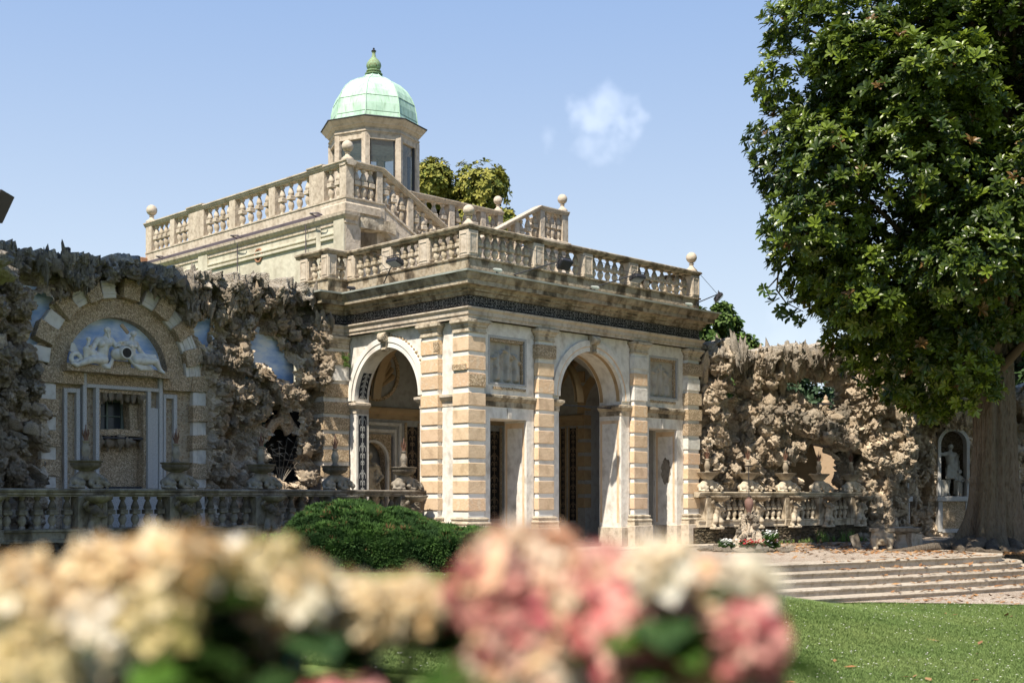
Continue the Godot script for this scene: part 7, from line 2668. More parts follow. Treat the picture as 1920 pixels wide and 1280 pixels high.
func grass() -> void:
	var m := MB.new()
	for k in 7:
		var an := k * 2.4
		var r := 0.012 + 0.014 * fmod(k * 0.37, 1.0)
		var b := Vector3(cos(an) * r, 0, sin(an) * r)
		var lean := Vector3(cos(an + 0.7), 0, sin(an + 0.7)) * (0.012 + 0.004 * (k % 3))
		var h := 0.032 + 0.006 * (k % 4)
		var s := Vector3(-sin(an), 0, cos(an)) * 0.0030
		m.quad(b - s, b + s, b + s * 0.7 + lean * 0.5 + Vector3(0, h * 0.6, 0), b - s * 0.7 + lean * 0.5 + Vector3(0, h * 0.6, 0))
		m.tri(b - s * 0.7 + lean * 0.5 + Vector3(0, h * 0.6, 0), b + s * 0.7 + lean * 0.5 + Vector3(0, h * 0.6, 0), b + lean * 1.5 + Vector3(0, h, 0))
	var xs := []
	var cs := []
	var tries := 0
	while xs.size() < 90000 and tries < 300000:
		tries += 1
		var d := 11.5 + 14.5 * pow(rng.randf(), 1.25)
		var x := rng.randf_range(-0.30, 0.44) * d
		var q := ab_of(x, d)
		if q.y > step_line(q.x) - 1.50 - path_width(q.x) + 0.12 * fine.get_noise_2d(x * 150, d * 150) and q.x > -0.6:
			continue
		if q.x <= -0.6 and q.y > -1.7:
			continue
		var s := rng.randf_range(0.75, 1.35)
		xs.append(Transform3D(Basis(Vector3.UP, rng.randf() * TAU).scaled(Vector3(s * 1.2, s * rng.randf_range(0.7, 1.2), s * 1.2)), W(x, lawn_height(x, d) - 0.004, d)))
		var t := fine.get_noise_2d(x * 50, d * 50) * 0.5 + 0.1 + rng.randf() * 0.5
		cs.append(Color(0.12, 0.185, 0.048).lerp(Color(0.20, 0.255, 0.078), clampf(t, 0, 1)))
	tag(multi("grass", m.mesh(), M.blade, xs, cs), "short mown grass blades covering the lawn", "grass", "", "stuff")
	# daisies in the lawn
	m = MB.new()
	m.lathe(PV([0.0, 0.035, 0.013, 0.04, 0.0, 0.044]), 6)
	xs = []
	for k in 2600:
		var d := 11.5 + 13.0 * rng.randf()
		var x := rng.randf_range(-0.28, 0.43) * d
		var q := ab_of(x, d)
		if q.y > step_line(q.x) - 1.6 - path_width(q.x) and q.x > -0.6 or q.x <= -0.6 and q.y > -2.0:
			continue
		xs.append(Transform3D(Basis().scaled(Vector3.ONE * rng.randf_range(0.5, 1.0)), W(x, lawn_height(x, d), d)))
	tag(multi("daisies", m.mesh(), M.plaster_clean, xs, []), "tiny white daisies scattered over the lawn", "daisies", "", "stuff")

func fallen_leaves() -> void:
	var m := MB.new()
	m.quad(Vector3(-0.09, 0.0, 0), Vector3(0, 0.012, 0.035), Vector3(0.09, 0.02, 0), Vector3(0, 0.004, -0.0))
	m.quad(Vector3(-0.09, 0.0, 0), Vector3(0, 0.004, 0), Vector3(0.09, 0.02, 0), Vector3(0, 0.016, -0.035))
	var xs := []
	var cs := []
	var put := func(x: float, y: float, d: float) -> void:
		var s := rng.randf_range(0.6, 1.1)
		xs.append(Transform3D(Basis(Vector3.UP, rng.randf() * TAU).rotated(Vector3(rng.randf() - 0.5, 0, rng.randf() - 0.5).normalized(), rng.randf() * 0.4).scaled(Vector3(s, s, s)), W(x, y + 0.004, d)))
		cs.append(Color(0.30, 0.13, 0.05).lerp(Color(0.42, 0.24, 0.10), rng.randf()).lerp(Color(0.16, 0.10, 0.06), rng.randf() * 0.5))
	for k in 2100:
		var x := rng.randfn(10.2, 2.6)
		var d := rng.randfn(29.6, 2.2)
		if rng.randf() < 0.25:
			x = rng.randf_range(5.6, 13)
			d = rng.randf_range(27, 33)
		var q := ab_of(x, d)
		if q.x > 0.2 and q.y > step_line(minf(q.x, 7.75)) + 0.1 and (q.y < -0.6 or q.x > 8.6):
			put.call(x, TER, d)
	for k in 420:
		var a := rng.randf_range(2.5, 8.2)
		if rng.randf() > smoothstep(0.5, 7.5, a):
			continue
		var s := rng.randi() % 5
		var e := 0.37 * s + rng.randf_range(-0.30, -0.02)
		var p := FR * L(a, TER - 0.12 * s, step_line(minf(a, 7.75)) - e)
		put.call(p.x, p.y + 0.01, -p.z)
	for k in 260:
		var a := rng.randf_range(2.5, 12)
		var p := FR * L(a, 0.02, step_line(a) - 1.6 - rng.randf() * path_width(a))
		put.call(p.x, 0.03, -p.z)
	for k in 30:
		var d := rng.randf_range(12, 21)
		put.call(rng.randf_range(0.2, 0.42) * d, 0.035, d)
	tag(multi("fallen_leaves", m.mesh(), M.dry_leaf, xs, cs), "brown fallen magnolia leaves on the gravel and the steps", "fallen leaves", "", "stuff")

func weeds() -> void:
	var m := MB.new()
	for k in 9:
		var an := k * 2.4
		var tip := Vector3(cos(an) * 0.10, 0.20 + 0.06 * (k % 3), sin(an) * 0.10)
		var s := Vector3(-sin(an), 0, cos(an)) * 0.012
		m.quad(Vector3.ZERO - s, s, tip * 0.6 + s * 0.8, tip * 0.6 - s * 0.8)
		m.tri(tip * 0.6 - s * 0.8, tip * 0.6 + s * 0.8, tip)
	var xs := []
	var cs := []
	for k in 110:
		var t := rng.randf()
		var p := Vector2(4.75, -31.35).lerp(Vector2(10.05, -34.88), 0.25 + 0.72 * t) + Vector2(0.35, 0.53).normalized() * rng.randf_range(0.12, 0.35)
		var s := rng.randf_range(0.2, 0.55) * (2.2 if absf(t - 0.62) < 0.07 or absf(t - 0.82) < 0.05 else 1.0)
		xs.append(Transform3D(Basis(Vector3.UP, rng.randf() * TAU).scaled(Vector3(s, s, s)), Vector3(p.x, TER, p.y)))
		cs.append(Color(0.10, 0.19, 0.04).lerp(Color(0.2, 0.27, 0.08), rng.randf()))
	tag(multi("weeds", m.mesh(), M.blade, xs, cs), "tufts of weeds along the foot of the right rubble wall", "weeds", "", "stuff")
	var o := thing("wall_fern", "small green fern growing at the top left corner of the left arch", "plant", at_local(L(-0.02, 5.05, 4.2)))
	xs = []
	cs = []
	for k in 20:
		var s := rng.randf_range(0.3, 0.65)
		xs.append(Transform3D(Basis(Vector3(rng.randf() - 0.5, 0, rng.randf() - 0.5).normalized(), rng.randf_range(0.3, 2.4)).scaled(Vector3(s, s, s)), Vector3(rng.randf_range(-0.12, 0.0), rng.randf_range(-0.15, 0.15), rng.randf_range(-0.05, 0.05))))
		cs.append(Color(0.10, 0.18, 0.035))
	multi("fronds", m.mesh(), M.blade, xs, cs, o)

# ---------- clipped hedge ----------
func hedge() -> void:
	var c := W(-2.2, 0.50, 22.3)
	var o := thing("clipped_hedge", "dark green clipped juniper hedge with a rounded mound, in front of the left balustrade", "hedge", Transform3D(Basis(Vector3.UP, 0.10), c))
	var m := MB.new()
	var hx := 2.45
	var hz := 1.75
	var nx := 60
	var nz := 46
	var height := func(x: float, z: float) -> float:
		var ex := absf(x - 0.1) / hx
		var ez := absf(z) / hz
		var edge := pow(ex, 5) + pow(ez, 5)
		if edge >= 1.0:
			return 0.0
		var flat := 0.66
		var r := Vector2((x + 0.85) / (1.15 if x < -0.85 else 1.55), (z + 0.2) / 1.6).length()
		var mound := 0.50 * pow(maxf(0.0, cos(minf(r, 1.35) * PI / 2.7)), 1.15)
		var h := flat + mound
		h *= smoothstep(-2.3, -1.55, x) * 0.55 + 0.45
		return h * pow(1.0 - edge, 0.28) + fine.get_noise_2d(x * 160, z * 160) * 0.10 + fine.get_noise_2d(x * 420, z * 420) * 0.05
	for j in nz + 1:
		for k in nx + 1:
			var x := lerpf(-hx, hx + 0.2, float(k) / nx)
			var z := lerpf(-hz, hz, float(j) / nz)
			m.v.append(Vector3(x, maxf(0.0, height.call(x, z) - 0.07), z))
			m.n.append(Vector3.UP)
			m.c.append(Color(0.012, 0.022, 0.009))
			m.t.append(Vector2.ZERO)
	for j in nz:
		for k in nx:
			var a := j * (nx + 1) + k
			m.i.append_array([a, a + 1, a + nx + 1, a + 1, a + nx + 2, a + nx + 1])
	m.smooth()
	obj("inner_mass", m, M.leaf_needle, o)
	# sprays of scale leaves
	m = MB.new()
	for k in 11:
		var an := k * 2.399
		var el := 0.35 + 0.8 * fmod(k * 0.618, 1.0)
		var d := Vector3(cos(an) * cos(el), sin(el), sin(an) * cos(el))
		var s := d.cross(Vector3(0.2, 0.3, 0.9)).normalized() * 0.010
		var u := d.cross(s).normalized() * 0.010
		m.quad(-s * 0.4, s * 0.4, d * 0.07 + s, d * 0.07 - s)
		m.tri(d * 0.07 - s, d * 0.07 + s, d * 0.115)
		m.quad(-u * 0.4, u * 0.4, d * 0.07 + u, d * 0.07 - u)
		m.tri(d * 0.07 - u, d * 0.07 + u, d * 0.115)
	var xs := []
	var cs := []
	for k in 26000:
		var x := rng.randf_range(-hx, hx + 0.2)
		var z := rng.randf_range(-hz, hz)
		var y: float
		var up := Vector3.UP
		if rng.randf() < 0.34:                # the clipped sides
			var an := rng.randf() * TAU
			var q := Vector2(cos(an), sin(an))
			var l := pow(pow(absf(q.x), 5) + pow(absf(q.y), 5), 0.2)
			x = 0.1 + q.x / l * hx * 0.97
			z = q.y / l * hz * 0.97
			y = rng.randf_range(0.04, 0.55) * rng.randf_range(0.7, 1.1)
			up = Vector3(q.x, 0.25, q.y).normalized()
		else:
			y = height.call(x, z)
			if y <= 0.1:
				continue
			y -= rng.randf() * 0.05
			up = Vector3(-(height.call(x + 0.1, z) - height.call(x - 0.1, z)) * 3.0, 1.0, -(height.call(x, z + 0.1) - height.call(x, z - 0.1)) * 3.0 + 0.2).normalized()
		var s := rng.randf_range(0.7, 1.5)
		var bs := Basis(Quaternion(Vector3.UP, up)) * Basis(Vector3.UP, rng.randf() * TAU)
		xs.append(Transform3D(bs.scaled(Vector3(s, s, s)), Vector3(x, y, z)))
		var t := clampf(fine.get_noise_3d(x * 170, y * 170, z * 170) * 1.2 + rng.randf() * 0.6 + 0.1, 0, 1)
		if rng.randf() < 0.025:
			cs.append(Color(0.16, 0.10, 0.04))
			continue
		cs.append(Color(0.022, 0.056, 0.013).lerp(Color(0.08, 0.16, 0.032), t))
	multi("juniper_sprays", m.mesh(), M.leaf_needle, xs, cs, o)
	for k in 7:
		m = MB.new()
		var x := rng.randf_range(-1.6, 1.6)
		m.tube(PackedVector3Array([Vector3(x, -0.1, 1.2), Vector3(x + rng.randf_range(-0.2, 0.2), 0.1, 1.5), Vector3(x + rng.randf_range(-0.4, 0.4), 0.25, 1.7)]), PackedFloat32Array([0.03, 0.02, 0.012]), 5)
		obj("bare_stem", m, M.twig, o)

# ---------- the little rock fountain with its flowers ----------
func rock_fountain() -> void:
	var P := W(5.45, TER, 28.3)
	var o := thing("rock_fountain", "small cone of pitted rock carrying a brown amphora with a thin pipe", "fountain", Transform3D(Basis(), P))
	var m := MB.new()
	var nu := 44
	var nv := 34
	for j in nv + 1:
		for k in nu + 1:
			var an := TAU * k / nu
			var t := float(j) / nv
			var r := 0.46 * pow(1.0 - t, 2.2) + 0.145 + tufa_noise(cos(an) * 0.8 + 40, t * 1.4 + sin(an) * 0.8, 11.0) * 0.22
			if j == nv:
				r = 0.01
			m.v.append(Vector3(cos(an) * r, t * 0.86, sin(an) * r))
			m.n.append(Vector3.UP)
			m.c.append(tufa_color(an * 2, t * 4, 9.0, 70.0, 1.0).lerp(Color(0.42, 0.38, 0.33), 0.6))
			m.t.append(Vector2.ZERO)
	for j in nv:
		for k in nu:
			var a := j * (nu + 1) + k
			m.i.append_array([a, a + 1, a + nu + 1, a + 1, a + nu + 2, a + nu + 1])
	m.smooth()
	obj("rock_cone", m, M.tufa, o)
	for k in 60:
		var an := rng.randf() * TAU
		var t := rng.randf()
		var r := 0.46 * pow(1.0 - t, 2.2) + 0.15
		var q := MeshInstance3D.new()
		q.name = "pitted_stone"
		q.mesh = lumps[k % 7]
		q.material_override = lump_mat(Color(0.46, 0.41, 0.35) * rng.randf_range(0.75, 1.1))
		var s := rng.randf_range(0.06, 0.14)
		q.transform = Transform3D(Basis(Vector3(rng.randf(), rng.randf(), rng.randf()).normalized(), rng.randf() * TAU).scaled(Vector3(s, s, s)), Vector3(cos(an) * r, t * 0.85, sin(an) * r))
		o.add_child(q, true)
	m = MB.new()
	m.lathe(PV([0.0, 0.85, 0.05, 0.86, 0.045, 0.89, 0.075, 0.96, 0.10, 1.05, 0.105, 1.12, 0.085, 1.18, 0.045, 1.21, 0.05, 1.235, 0.0, 1.24]), 16)
	obj("amphora", m, M.amphora_clay, o)
	m = MB.new()
	m.tube(PackedVector3Array([Vector3(0, 1.22, 0), Vector3(-0.01, 1.95, 0)]), PackedFloat32Array([0.011, 0.011]), 6)
	m.lathe(PV([0.0, 1.93, 0.09, 1.945, 0.1, 1.965, 0.0, 1.96]), 10, Vector3(-0.01, 0.0, 0))
	obj("pipe", m, M.metal_dark, o)
	var bed := thing("flower_ring", "ring of grey rocks with white and red bedding flowers round the rock fountain", "flower bed", Transform3D(Basis(), P))
	for k in 22:
		var an := TAU * k / 22.0 + rng.randf_range(-0.1, 0.1)
		var r := rng.randf_range(0.66, 0.86)
		var q := MeshInstance3D.new()
		q.name = "edging_rock"
		q.mesh = lumps[k % 7]
		q.material_override = lump_mat(Color(0.42, 0.38, 0.33) * rng.randf_range(0.8, 1.15))
		var s := rng.randf_range(0.16, 0.30)
		q.transform = Transform3D(Basis(Vector3(0.3, rng.randf(), 0.2).normalized(), rng.randf() * TAU).scaled(Vector3(s * 1.3, s * 0.6, s)), Vector3(cos(an) * r * 1.1, 0.04, sin(an) * r))
		bed.add_child(q, true)
	m = MB.new()
	m.lathe(PV([0.0, 0.10, 0.5, 0.09, 0.82, 0.01]), 24)
	obj("soil_mound", m, M.soil, bed)
	var fl := MB.new()
	for k in 5:
		var an := TAU * k / 5
		var d := Vector3(cos(an), 0.25, sin(an)) * 0.028
		var s := Vector3(-sin(an), 0, cos(an)) * 0.013
		fl.quad(Vector3.ZERO, d * 0.7 - s, d, d * 0.7 + s)
	var lf := MB.new()
	for k in 5:
		var an := TAU * k / 5 + 0.5
		var d := Vector3(cos(an), 0.5, sin(an)) * 0.06
		var s := Vector3(-sin(an), 0, cos(an)) * 0.018
		lf.quad(Vector3.ZERO, d * 0.6 - s, d, d * 0.6 + s)
	for grp in [["white_flowers", -2.75, -1.9 + 4.4, Color(0.80, 0.80, 0.78), 2.45, 3.45], ["red_flowers", 0, 0, Color(0.45, 0.02, 0.03), 1.15, 2.15], ["white_flowers", 0, 0, Color(0.80, 0.80, 0.78), -0.7, 0.85], ["red_flowers", 0, 0, Color(0.45, 0.03, 0.05), 0.3, 0.6]]:
		var xs := []
		var cs := []
		var xl := []
		var cl := []
		for k in 130 if grp[0] == "white_flowers" else 90:
			var an := rng.randf_range(grp[4], grp[5])
			var r := rng.randf_range(0.40, 0.66)
			var y := 0.12 + 0.16 * rng.randf() + (0.2 if grp[4] < 0 and rng.randf() < 0.5 else 0.0)
			xs.append(Transform3D(Basis(Vector3(rng.randf() - 0.5, 0, rng.randf()).normalized(), rng.randf() * 0.9), Vector3(cos(an) * r, y, sin(an) * r)))
			cs.append(grp[3] * rng.randf_range(0.8, 1.05))
			for e in 2:
				xl.append(Transform3D(Basis(Vector3.UP, rng.randf() * TAU), Vector3(cos(an) * r + rng.randf_range(-0.04, 0.04), y - 0.06 - rng.randf() * 0.08, sin(an) * r)))
				cl.append(Color(0.07, 0.15, 0.03) * rng.randf_range(0.7, 1.4))
		multi(grp[0], fl.mesh(), M.petal, xs, cs, bed)
		multi("flower_leaves", lf.mesh(), M.blade, xl, cl, bed)

func carved_bench() -> void:
	var o := thing("carved_bench", "weathered stone bench end carved as a grinning mask, left of the magnolia roots", "stone bench", Transform3D(Basis(Vector3.UP, -0.25), W(8.75, TER, 29.1)))
	var b := []
	limb(b, [Vector3(-0.16, 0.05, 0.12), Vector3(-0.17, 0.22, 0.05), Vector3(-0.14, 0.40, -0.05)], [0.07, 0.10, 0.11])
	limb(b, [Vector3(0.16, 0.05, 0.12), Vector3(0.17, 0.22, 0.05), Vector3(0.14, 0.40, -0.05)], [0.07, 0.10, 0.11])
	limb(b, [Vector3(0, 0.38, 0.02), Vector3(0, 0.20, 0.12)], [0.14, 0.10])
	limb(b, [Vector3(0, 0.30, 0.12), Vector3(0, 0.22, 0.21)], [0.04, 0.05])
	for k in [-1.0, 1.0]:
		limb(b, [Vector3(k * 0.04, 0.36, 0.13), Vector3(k * 0.13, 0.38, 0.08)], [0.035, 0.03])
		limb(b, [Vector3(k * 0.10, 0.25, 0.12), Vector3(k * 0.10, 0.25, 0.13)], [0.05, 0.05])
		limb(b, [Vector3(k * 0.16, 0.03, 0.14), Vector3(k * 0.17, 0.03, 0.24)], [0.05, 0.045])
		limb(b, [Vector3(k * 0.16, 0.42, -0.02), Vector3(k * 0.24, 0.46, 0.02)], [0.06, 0.03])
	limb(b, [Vector3(-0.06, 0.14, 0.17), Vector3(0.06, 0.14, 0.17)], [0.03, 0.03])
	var m := MB.new()
	body(m, b, 0.02, 0.04, 0.012)
	obj("mask_support", m, M.stone_weathered, o)
	m = MB.new()
	rough_block(m, Vector3(-0.28, 0.42, -0.35), Vector3(0.28, 0.50, 0.10), 0.02, 0.05)
	obj("broken_slab", m, M.stone_weathered, o)
	m = MB.new()
	rough_block(m, Vector3(-0.62, 0.0, -0.1), Vector3(-0.42, 0.50, 0.08), 0.06, 0.07)
	obj("leaning_fragment", m, M.stone_dark, o, Transform3D(Basis(Vector3.BACK, 0.28), Vector3.ZERO))
	var t := thing("carved_bench", "second mossy bench block with a round top, in the shade behind the carved mask", "stone bench", Transform3D(Basis(Vector3.UP, 0.3), W(9.55, TER, 29.9)))
	m = MB.new()
	m.lathe(PV([0.26, 0.0, 0.24, 0.12, 0.20, 0.2, 0.22, 0.34, 0.36, 0.40, 0.40, 0.44, 0.40, 0.50, 0.0, 0.52]), 14)
	m.col = Color(0.8, 0.85, 0.7)
	obj("drum", m, M.stone, t)
	m = MB.new()
	rough_block(m, Vector3(-0.1, 0.0, 0.15), Vector3(0.22, 0.34, 0.40), 0.07, 0.07)
	obj("carved_front", m, M.stone, t)

# ---------- trees ----------
func rosette(leaves: int, l: float, w: float, lift: float) -> ArrayMesh:      # a whorl of broad leaves, each folded along its midrib
	var m := MB.new()
	for k in leaves:
		var an := k * 2.399
		var el := lerpf(lift, lift + 0.75, float(k) / leaves)
		var d := Vector3(cos(an) * cos(el), sin(el), sin(an) * cos(el))
		var side := Vector3(-sin(an), 0, cos(an))
		var up := side.cross(d).normalized() * -1.0
		if up.y < 0:
			up = -up
		var ll := l * (0.8 + 0.4 * fmod(k * 0.618, 1.0))
		var p := func(t: float, s: float) -> Vector3:
			return d * ll * (0.12 + 0.88 * t) + side * s * w * 0.5 + up * (0.10 * absf(s) * w * 2.0 - ll * 0.22 * t * t)
		var sh := 0.88 + 0.24 * fmod(k * 0.37, 1.0)
		m.col = Color(sh, sh, sh * 0.95)
		var ts := [0.0, 0.32, 0.62, 0.86, 1.0]
		var ws := [0.2, 0.72, 1.0, 0.78, 0.18]
		for j in 4:
			m.quad(p.call(ts[j], 0.0), p.call(ts[j], ws[j]), p.call(ts[j + 1], ws[j + 1]), p.call(ts[j + 1], 0.0))
			m.quad(p.call(ts[j], -ws[j]), p.call(ts[j], 0.0), p.call(ts[j + 1], 0.0), p.call(ts[j + 1], -ws[j + 1]))
	return m.mesh()

func magnolia() -> void:
	var C := Vector3(11.25, 0, -29.1)
	var shift := Vector3(0.75, 0, 1.4)
	var o := thing("magnolia_tree", "huge old magnolia with glossy dark leaves and a grey fluted trunk at the right edge", "tree", Transform3D(Basis(), C))
	var m := MB.new()
	# trunk: a fluted column of grown-together stems with spreading roots
	var nu := 110
	var nv := 130
	for j in nv + 1:
		var t := float(j) / nv
		var y := -0.1 + (TER - 0.1) + t * 12.5
		for k in nu + 1:
			var an := TAU * k / nu
			var flare := exp(-(y - TER) * 1.9)
			var r := (0.46 - 0.014 * y) * (1.0 + 0.13 * sin(an * 3.0 + 0.5 + y * 0.12) + 0.26 * (absf(sin(an * 3.5 + y * 0.16)) - 0.5) + 0.06 * sin(an * 11.0 - y * 0.25) + 0.03 * sin(an * 23.0 + y * 0.4)) + flare * (0.38 + 0.30 * sin(an * 4.0 + 1.0) + 0.14 * sin(an * 9.0))
			r += fine.get_noise_3d(cos(an) * 60, y * 26, sin(an) * 60) * 0.06 + fine.get_noise_3d(cos(an) * 260, y * 50, sin(an) * 260) * 0.035
			m.v.append(Vector3(cos(an) * r + 0.10 * sin(y * 0.5), y, sin(an) * r))
			m.n.append(Vector3.UP)
			m.c.append(Color(1, 1, 1).lerp(Color(0.75, 0.8, 0.7), clampf(fine.get_noise_3d(an * 60, y * 20, 7) + 0.2, 0, 1)))
			m.t.append(Vector2.ZERO)
	for j in nv:
		for k in nu:
			var a := j * (nu + 1) + k
			m.i.append_array([a, a + 1, a + nu + 1, a + 1, a + nu + 2, a + nu + 1])
	m.smooth()
	obj("trunk", m, M.bark, o)
	for k in 9:                                # surface roots
		m = MB.new()
		var an: float = [2.0, 2.5, 2.95, 3.4, 0.6, 1.1, 1.6, 0.1, 4.4][k]
		var p := PackedVector3Array()
		var rr := PackedFloat32Array()
		var len: float = [2.0, 1.5, 2.4, 1.4, 1.5, 1.2, 1.3, 1.3, 1.2][k]
		for j in 9:
			var t := j / 8.0
			p.append(Vector3(cos(an + 0.25 * sin(t * 4.0 + k)) * (0.4 + len * t), TER + 0.16 * (1.0 - t) - 0.02 + 0.03 * sin(t * 9.0 + k), sin(an + 0.25 * sin(t * 4.0 + k)) * (0.4 + len * t)))
			rr.append(lerpf(0.20, 0.06, t))
		m.tube(p, rr, 10, 0.18)
		obj("root", m, M.bark, o)
	# foliage: clumps of whorls on an uneven crown
	var rs := rosette(9, 0.20, 0.082, 0.30)
	var clumps := []
	for k in 600:
		if clumps.size() >= 150:
			break
		var u := Vector3(rng.randfn(), rng.randfn(), rng.randfn()).normalized()
		var q := pow(rng.randf(), 0.30)
		var p := Vector3(u.x * 5.4, u.y * 7.6, u.z * 3.8) * q + Vector3(0, 9.9, 0) + shift
		if p.y < 5.9 or p.y < 7.0 and p.z > 0.5 and p.x > -1.2:
			continue
		if p.x > 4.0 and rng.randf() < 0.6 or p.y > 15.5:
			continue
		if p.x < -1.0 and p.z < 0.35 - (p.x + 1.0) * 0.2 or p.x < -2.2 and p.y > 13.2:
			continue
		clumps.append([p, rng.randf_range(0.75, 1.4)])
	for e in [[-1.9, 4.75, 0.8, 0.85], [-2.7, 5.2, 0.6, 0.9], [-2.1, 5.6, 1.2, 0.95], [-3.3, 6.0, 0.3, 0.9], [-1.2, 5.9, 1.4, 0.9], [0.9, 6.3, 1.5, 0.7], [1.5, 6.2, 1.5, 0.7], [-0.5, 6.8, 1.6, 0.8], [-5.5, 7.3, 0.5, 0.7], [-5.3, 7.9, 0.9, 0.8], [-5.75, 9.2, 0.6, 0.8], [-5.2, 6.7, 0.3, 0.55], [-4.0, 5.6, -0.4, 0.7], [-3.4, 5.0, -0.6, 0.75], [-2.9, 4.4, -0.4, 0.6], [-2.2, 4.3, -0.8, 0.7], [-3.7, 6.0, 0.6, 0.8], [-1.0, 4.7, -0.8, 0.7], [-2.0, 3.9, -0.6, 0.5], [-2.8, 5.2, 0.4, 0.7], [-4.3, 6.3, -0.2, 0.7], [-4.4, 6.2, 0.4, 0.6], [-4.0, 6.7, 0.6, 0.8], [-2.3, 6.7, 1.9, 1.0], [-4.9, 7.2, 0.6, 0.75], [-5.3, 8.6, 0.4, 0.9], [-5.7, 10.0, 0.2, 0.9], [-5.6, 11.4, 0.0, 0.9], [-5.4, 12.6, 0.2, 0.9], [-4.8, 8.0, 1.6, 0.9], [-5.0, 9.4, 1.9, 1.0], [-4.6, 11.0, 2.3, 1.1], [-4.9, 12.4, 1.6, 1.1], [-1.4, 4.2, 0.4, 0.6], [-1.6, 5.1, -0.6, 0.9], [-2.6, 5.9, -1.0, 1.0], [-0.9, 5.2, -1.2, 0.9], [0.4, 6.2, -1.2, 1.2], [-3.6, 7.0, -1.0, 1.1]]:
		clumps.append([Vector3(e[0], e[1], e[2]) + shift * Vector3(0.85, 0, 0.6), e[3]])
	for k in 26:
		clumps.append([Vector3(rng.randf_range(-5.0, -0.5), rng.randf_range(6.6, 12.9), rng.randf_range(0.9, 3.2)), rng.randf_range(0.7, 1.1)])
	for k in 26:                               # branches over the shaded niches behind
		clumps.append([Vector3(rng.randf_range(0.6, 4.0), rng.randf_range(7.0, 11.5), rng.randf_range(-6.5, -3.0)), rng.randf_range(0.8, 1.3)])
	var all := []
	for c in clumps:
		var p: Vector3 = c[0]
		var r: float = c[1]
		var out := (p - Vector3(0, 9.0, 0)).normalized()
		var hue := rng.randf_range(-0.2, 0.25)
		var n := int(112 * r * r) + 34
		for k in n:
			var u := Vector3(rng.randfn(), rng.randfn(), rng.randfn()).normalized()
			if u.dot(out) < -0.45 and rng.randf() < 0.75:
				continue
			var q := p + Vector3(u.x, u.y * 0.72, u.z) * r * pow(rng.randf(), 0.22)
			var dir := (u * 0.75 + Vector3(0, 0.75, 0) + out * 0.25 + Vector3(rng.randfn(), rng.randfn(), rng.randfn()) * 0.22).normalized()
			var s := rng.randf_range(0.6, 1.12)
			var bs := Basis(Quaternion(Vector3.UP, dir)) * Basis(Vector3.UP, rng.randf() * TAU)
			var t := clampf(rng.randf() * 0.75 + hue + 0.1, 0, 1)
			var col := Color(0.018, 0.040, 0.007).lerp(Color(0.21, 0.28, 0.028), t * t * 0.6 + t * 0.4)
			if rng.randf() < 0.015:
				col = Color(0.16, 0.09, 0.03)
			all.append([q.z + absf(q.x) * 0.1 + rng.randf() * 0.2, Transform3D(bs.scaled(Vector3(s, s, s)), q), col])
	all.sort_custom(func(a, b): return a[0] > b[0])
	var cl_mats := []
	for k in 6:
		var mm: StandardMaterial3D = M.leaf_glossy.duplicate()
		mm.albedo_color = Color(0.035, 0.065, 0.012).lerp(Color(0.16, 0.22, 0.03), k / 5.0).linear_to_srgb()
		cl_mats.append(mm)
	var xs := []
	var cs := []
	var single := 0
	for e in all:
		if single < 240 and e[1].origin.y < 12.0:
			var q := MeshInstance3D.new()
			q.name = "leaf_whorl"
			q.mesh = rs
			q.transform = e[1]
			q.material_override = cl_mats[clampi(int(e[2].g * 24), 0, 5)]
			o.add_child(q, true)
			single += 1
		else:
			xs.append(e[1])
			cs.append(e[2])
	multi("crown", rs, M.leaf_glossy, xs, cs, o)
	# limbs that reach the clumps
	for k in range(0, clumps.size(), 2):
		var p: Vector3 = clumps[k][0]
		var y0 := clampf(p.y - 2.2 - Vector2(p.x, p.z).length() * 0.25, 4.6, 12.0)
		var a := Vector3(0.05, y0, 0)
		m = MB.new()
		var mid := a.lerp(p, 0.5) + Vector3(rng.randf_range(-0.3, 0.3), 0.5, rng.randf_range(-0.3, 0.3))
		m.tube(PackedVector3Array([a, a.lerp(mid, 0.5) + Vector3(0, 0.15, 0), mid, mid.lerp(p, 0.5) + Vector3(rng.randf_range(-0.15, 0.15), 0.1, 0), p]), PackedFloat32Array([0.13, 0.10, 0.07, 0.045, 0.02]), 7, 0.1)
		obj("limb", m, M.twig, o)
	# hanging twig at the left with its own sprays
	m = MB.new()
	m.tube(PackedVector3Array([Vector3(-4.4, 7.6, 0.6), Vector3(-5.1, 7.1, 0.7), Vector3(-5.15, 6.6, 0.75), Vector3(-4.95, 6.3, 0.8), Vector3(-4.55, 6.1, 0.8)]), PackedFloat32Array([0.04, 0.03, 0.022, 0.016, 0.01]), 6)
	m.tube(PackedVector3Array([Vector3(-5.12, 6.9, 0.7), Vector3(-5.4, 6.6, 0.8), Vector3(-5.3, 6.35, 0.8)]), PackedFloat32Array([0.02, 0.014, 0.01]), 6)
	obj("hanging_twig", m, M.twig, o)
	xs = []
	cs = []
	for e in [[-5.35, 6.45], [-5.25, 6.3], [-5.1, 6.15], [-4.95, 6.2], [-4.75, 6.05], [-4.6, 5.95], [-4.55, 5.8], [-5.45, 6.6], [-4.85, 6.0], [-5.0, 6.05]]:
		xs.append(Transform3D(Basis(Vector3(rng.randf(), 0, rng.randf()).normalized(), rng.randf_range(0.4, 2.2)), Vector3(e[0], e[1], 0.8 + rng.randf_range(-0.15, 0.15))))
		cs.append(Color(0.06, 0.11, 0.02))
	multi("hanging_whorls", rs, M.leaf_glossy, xs, cs, o)

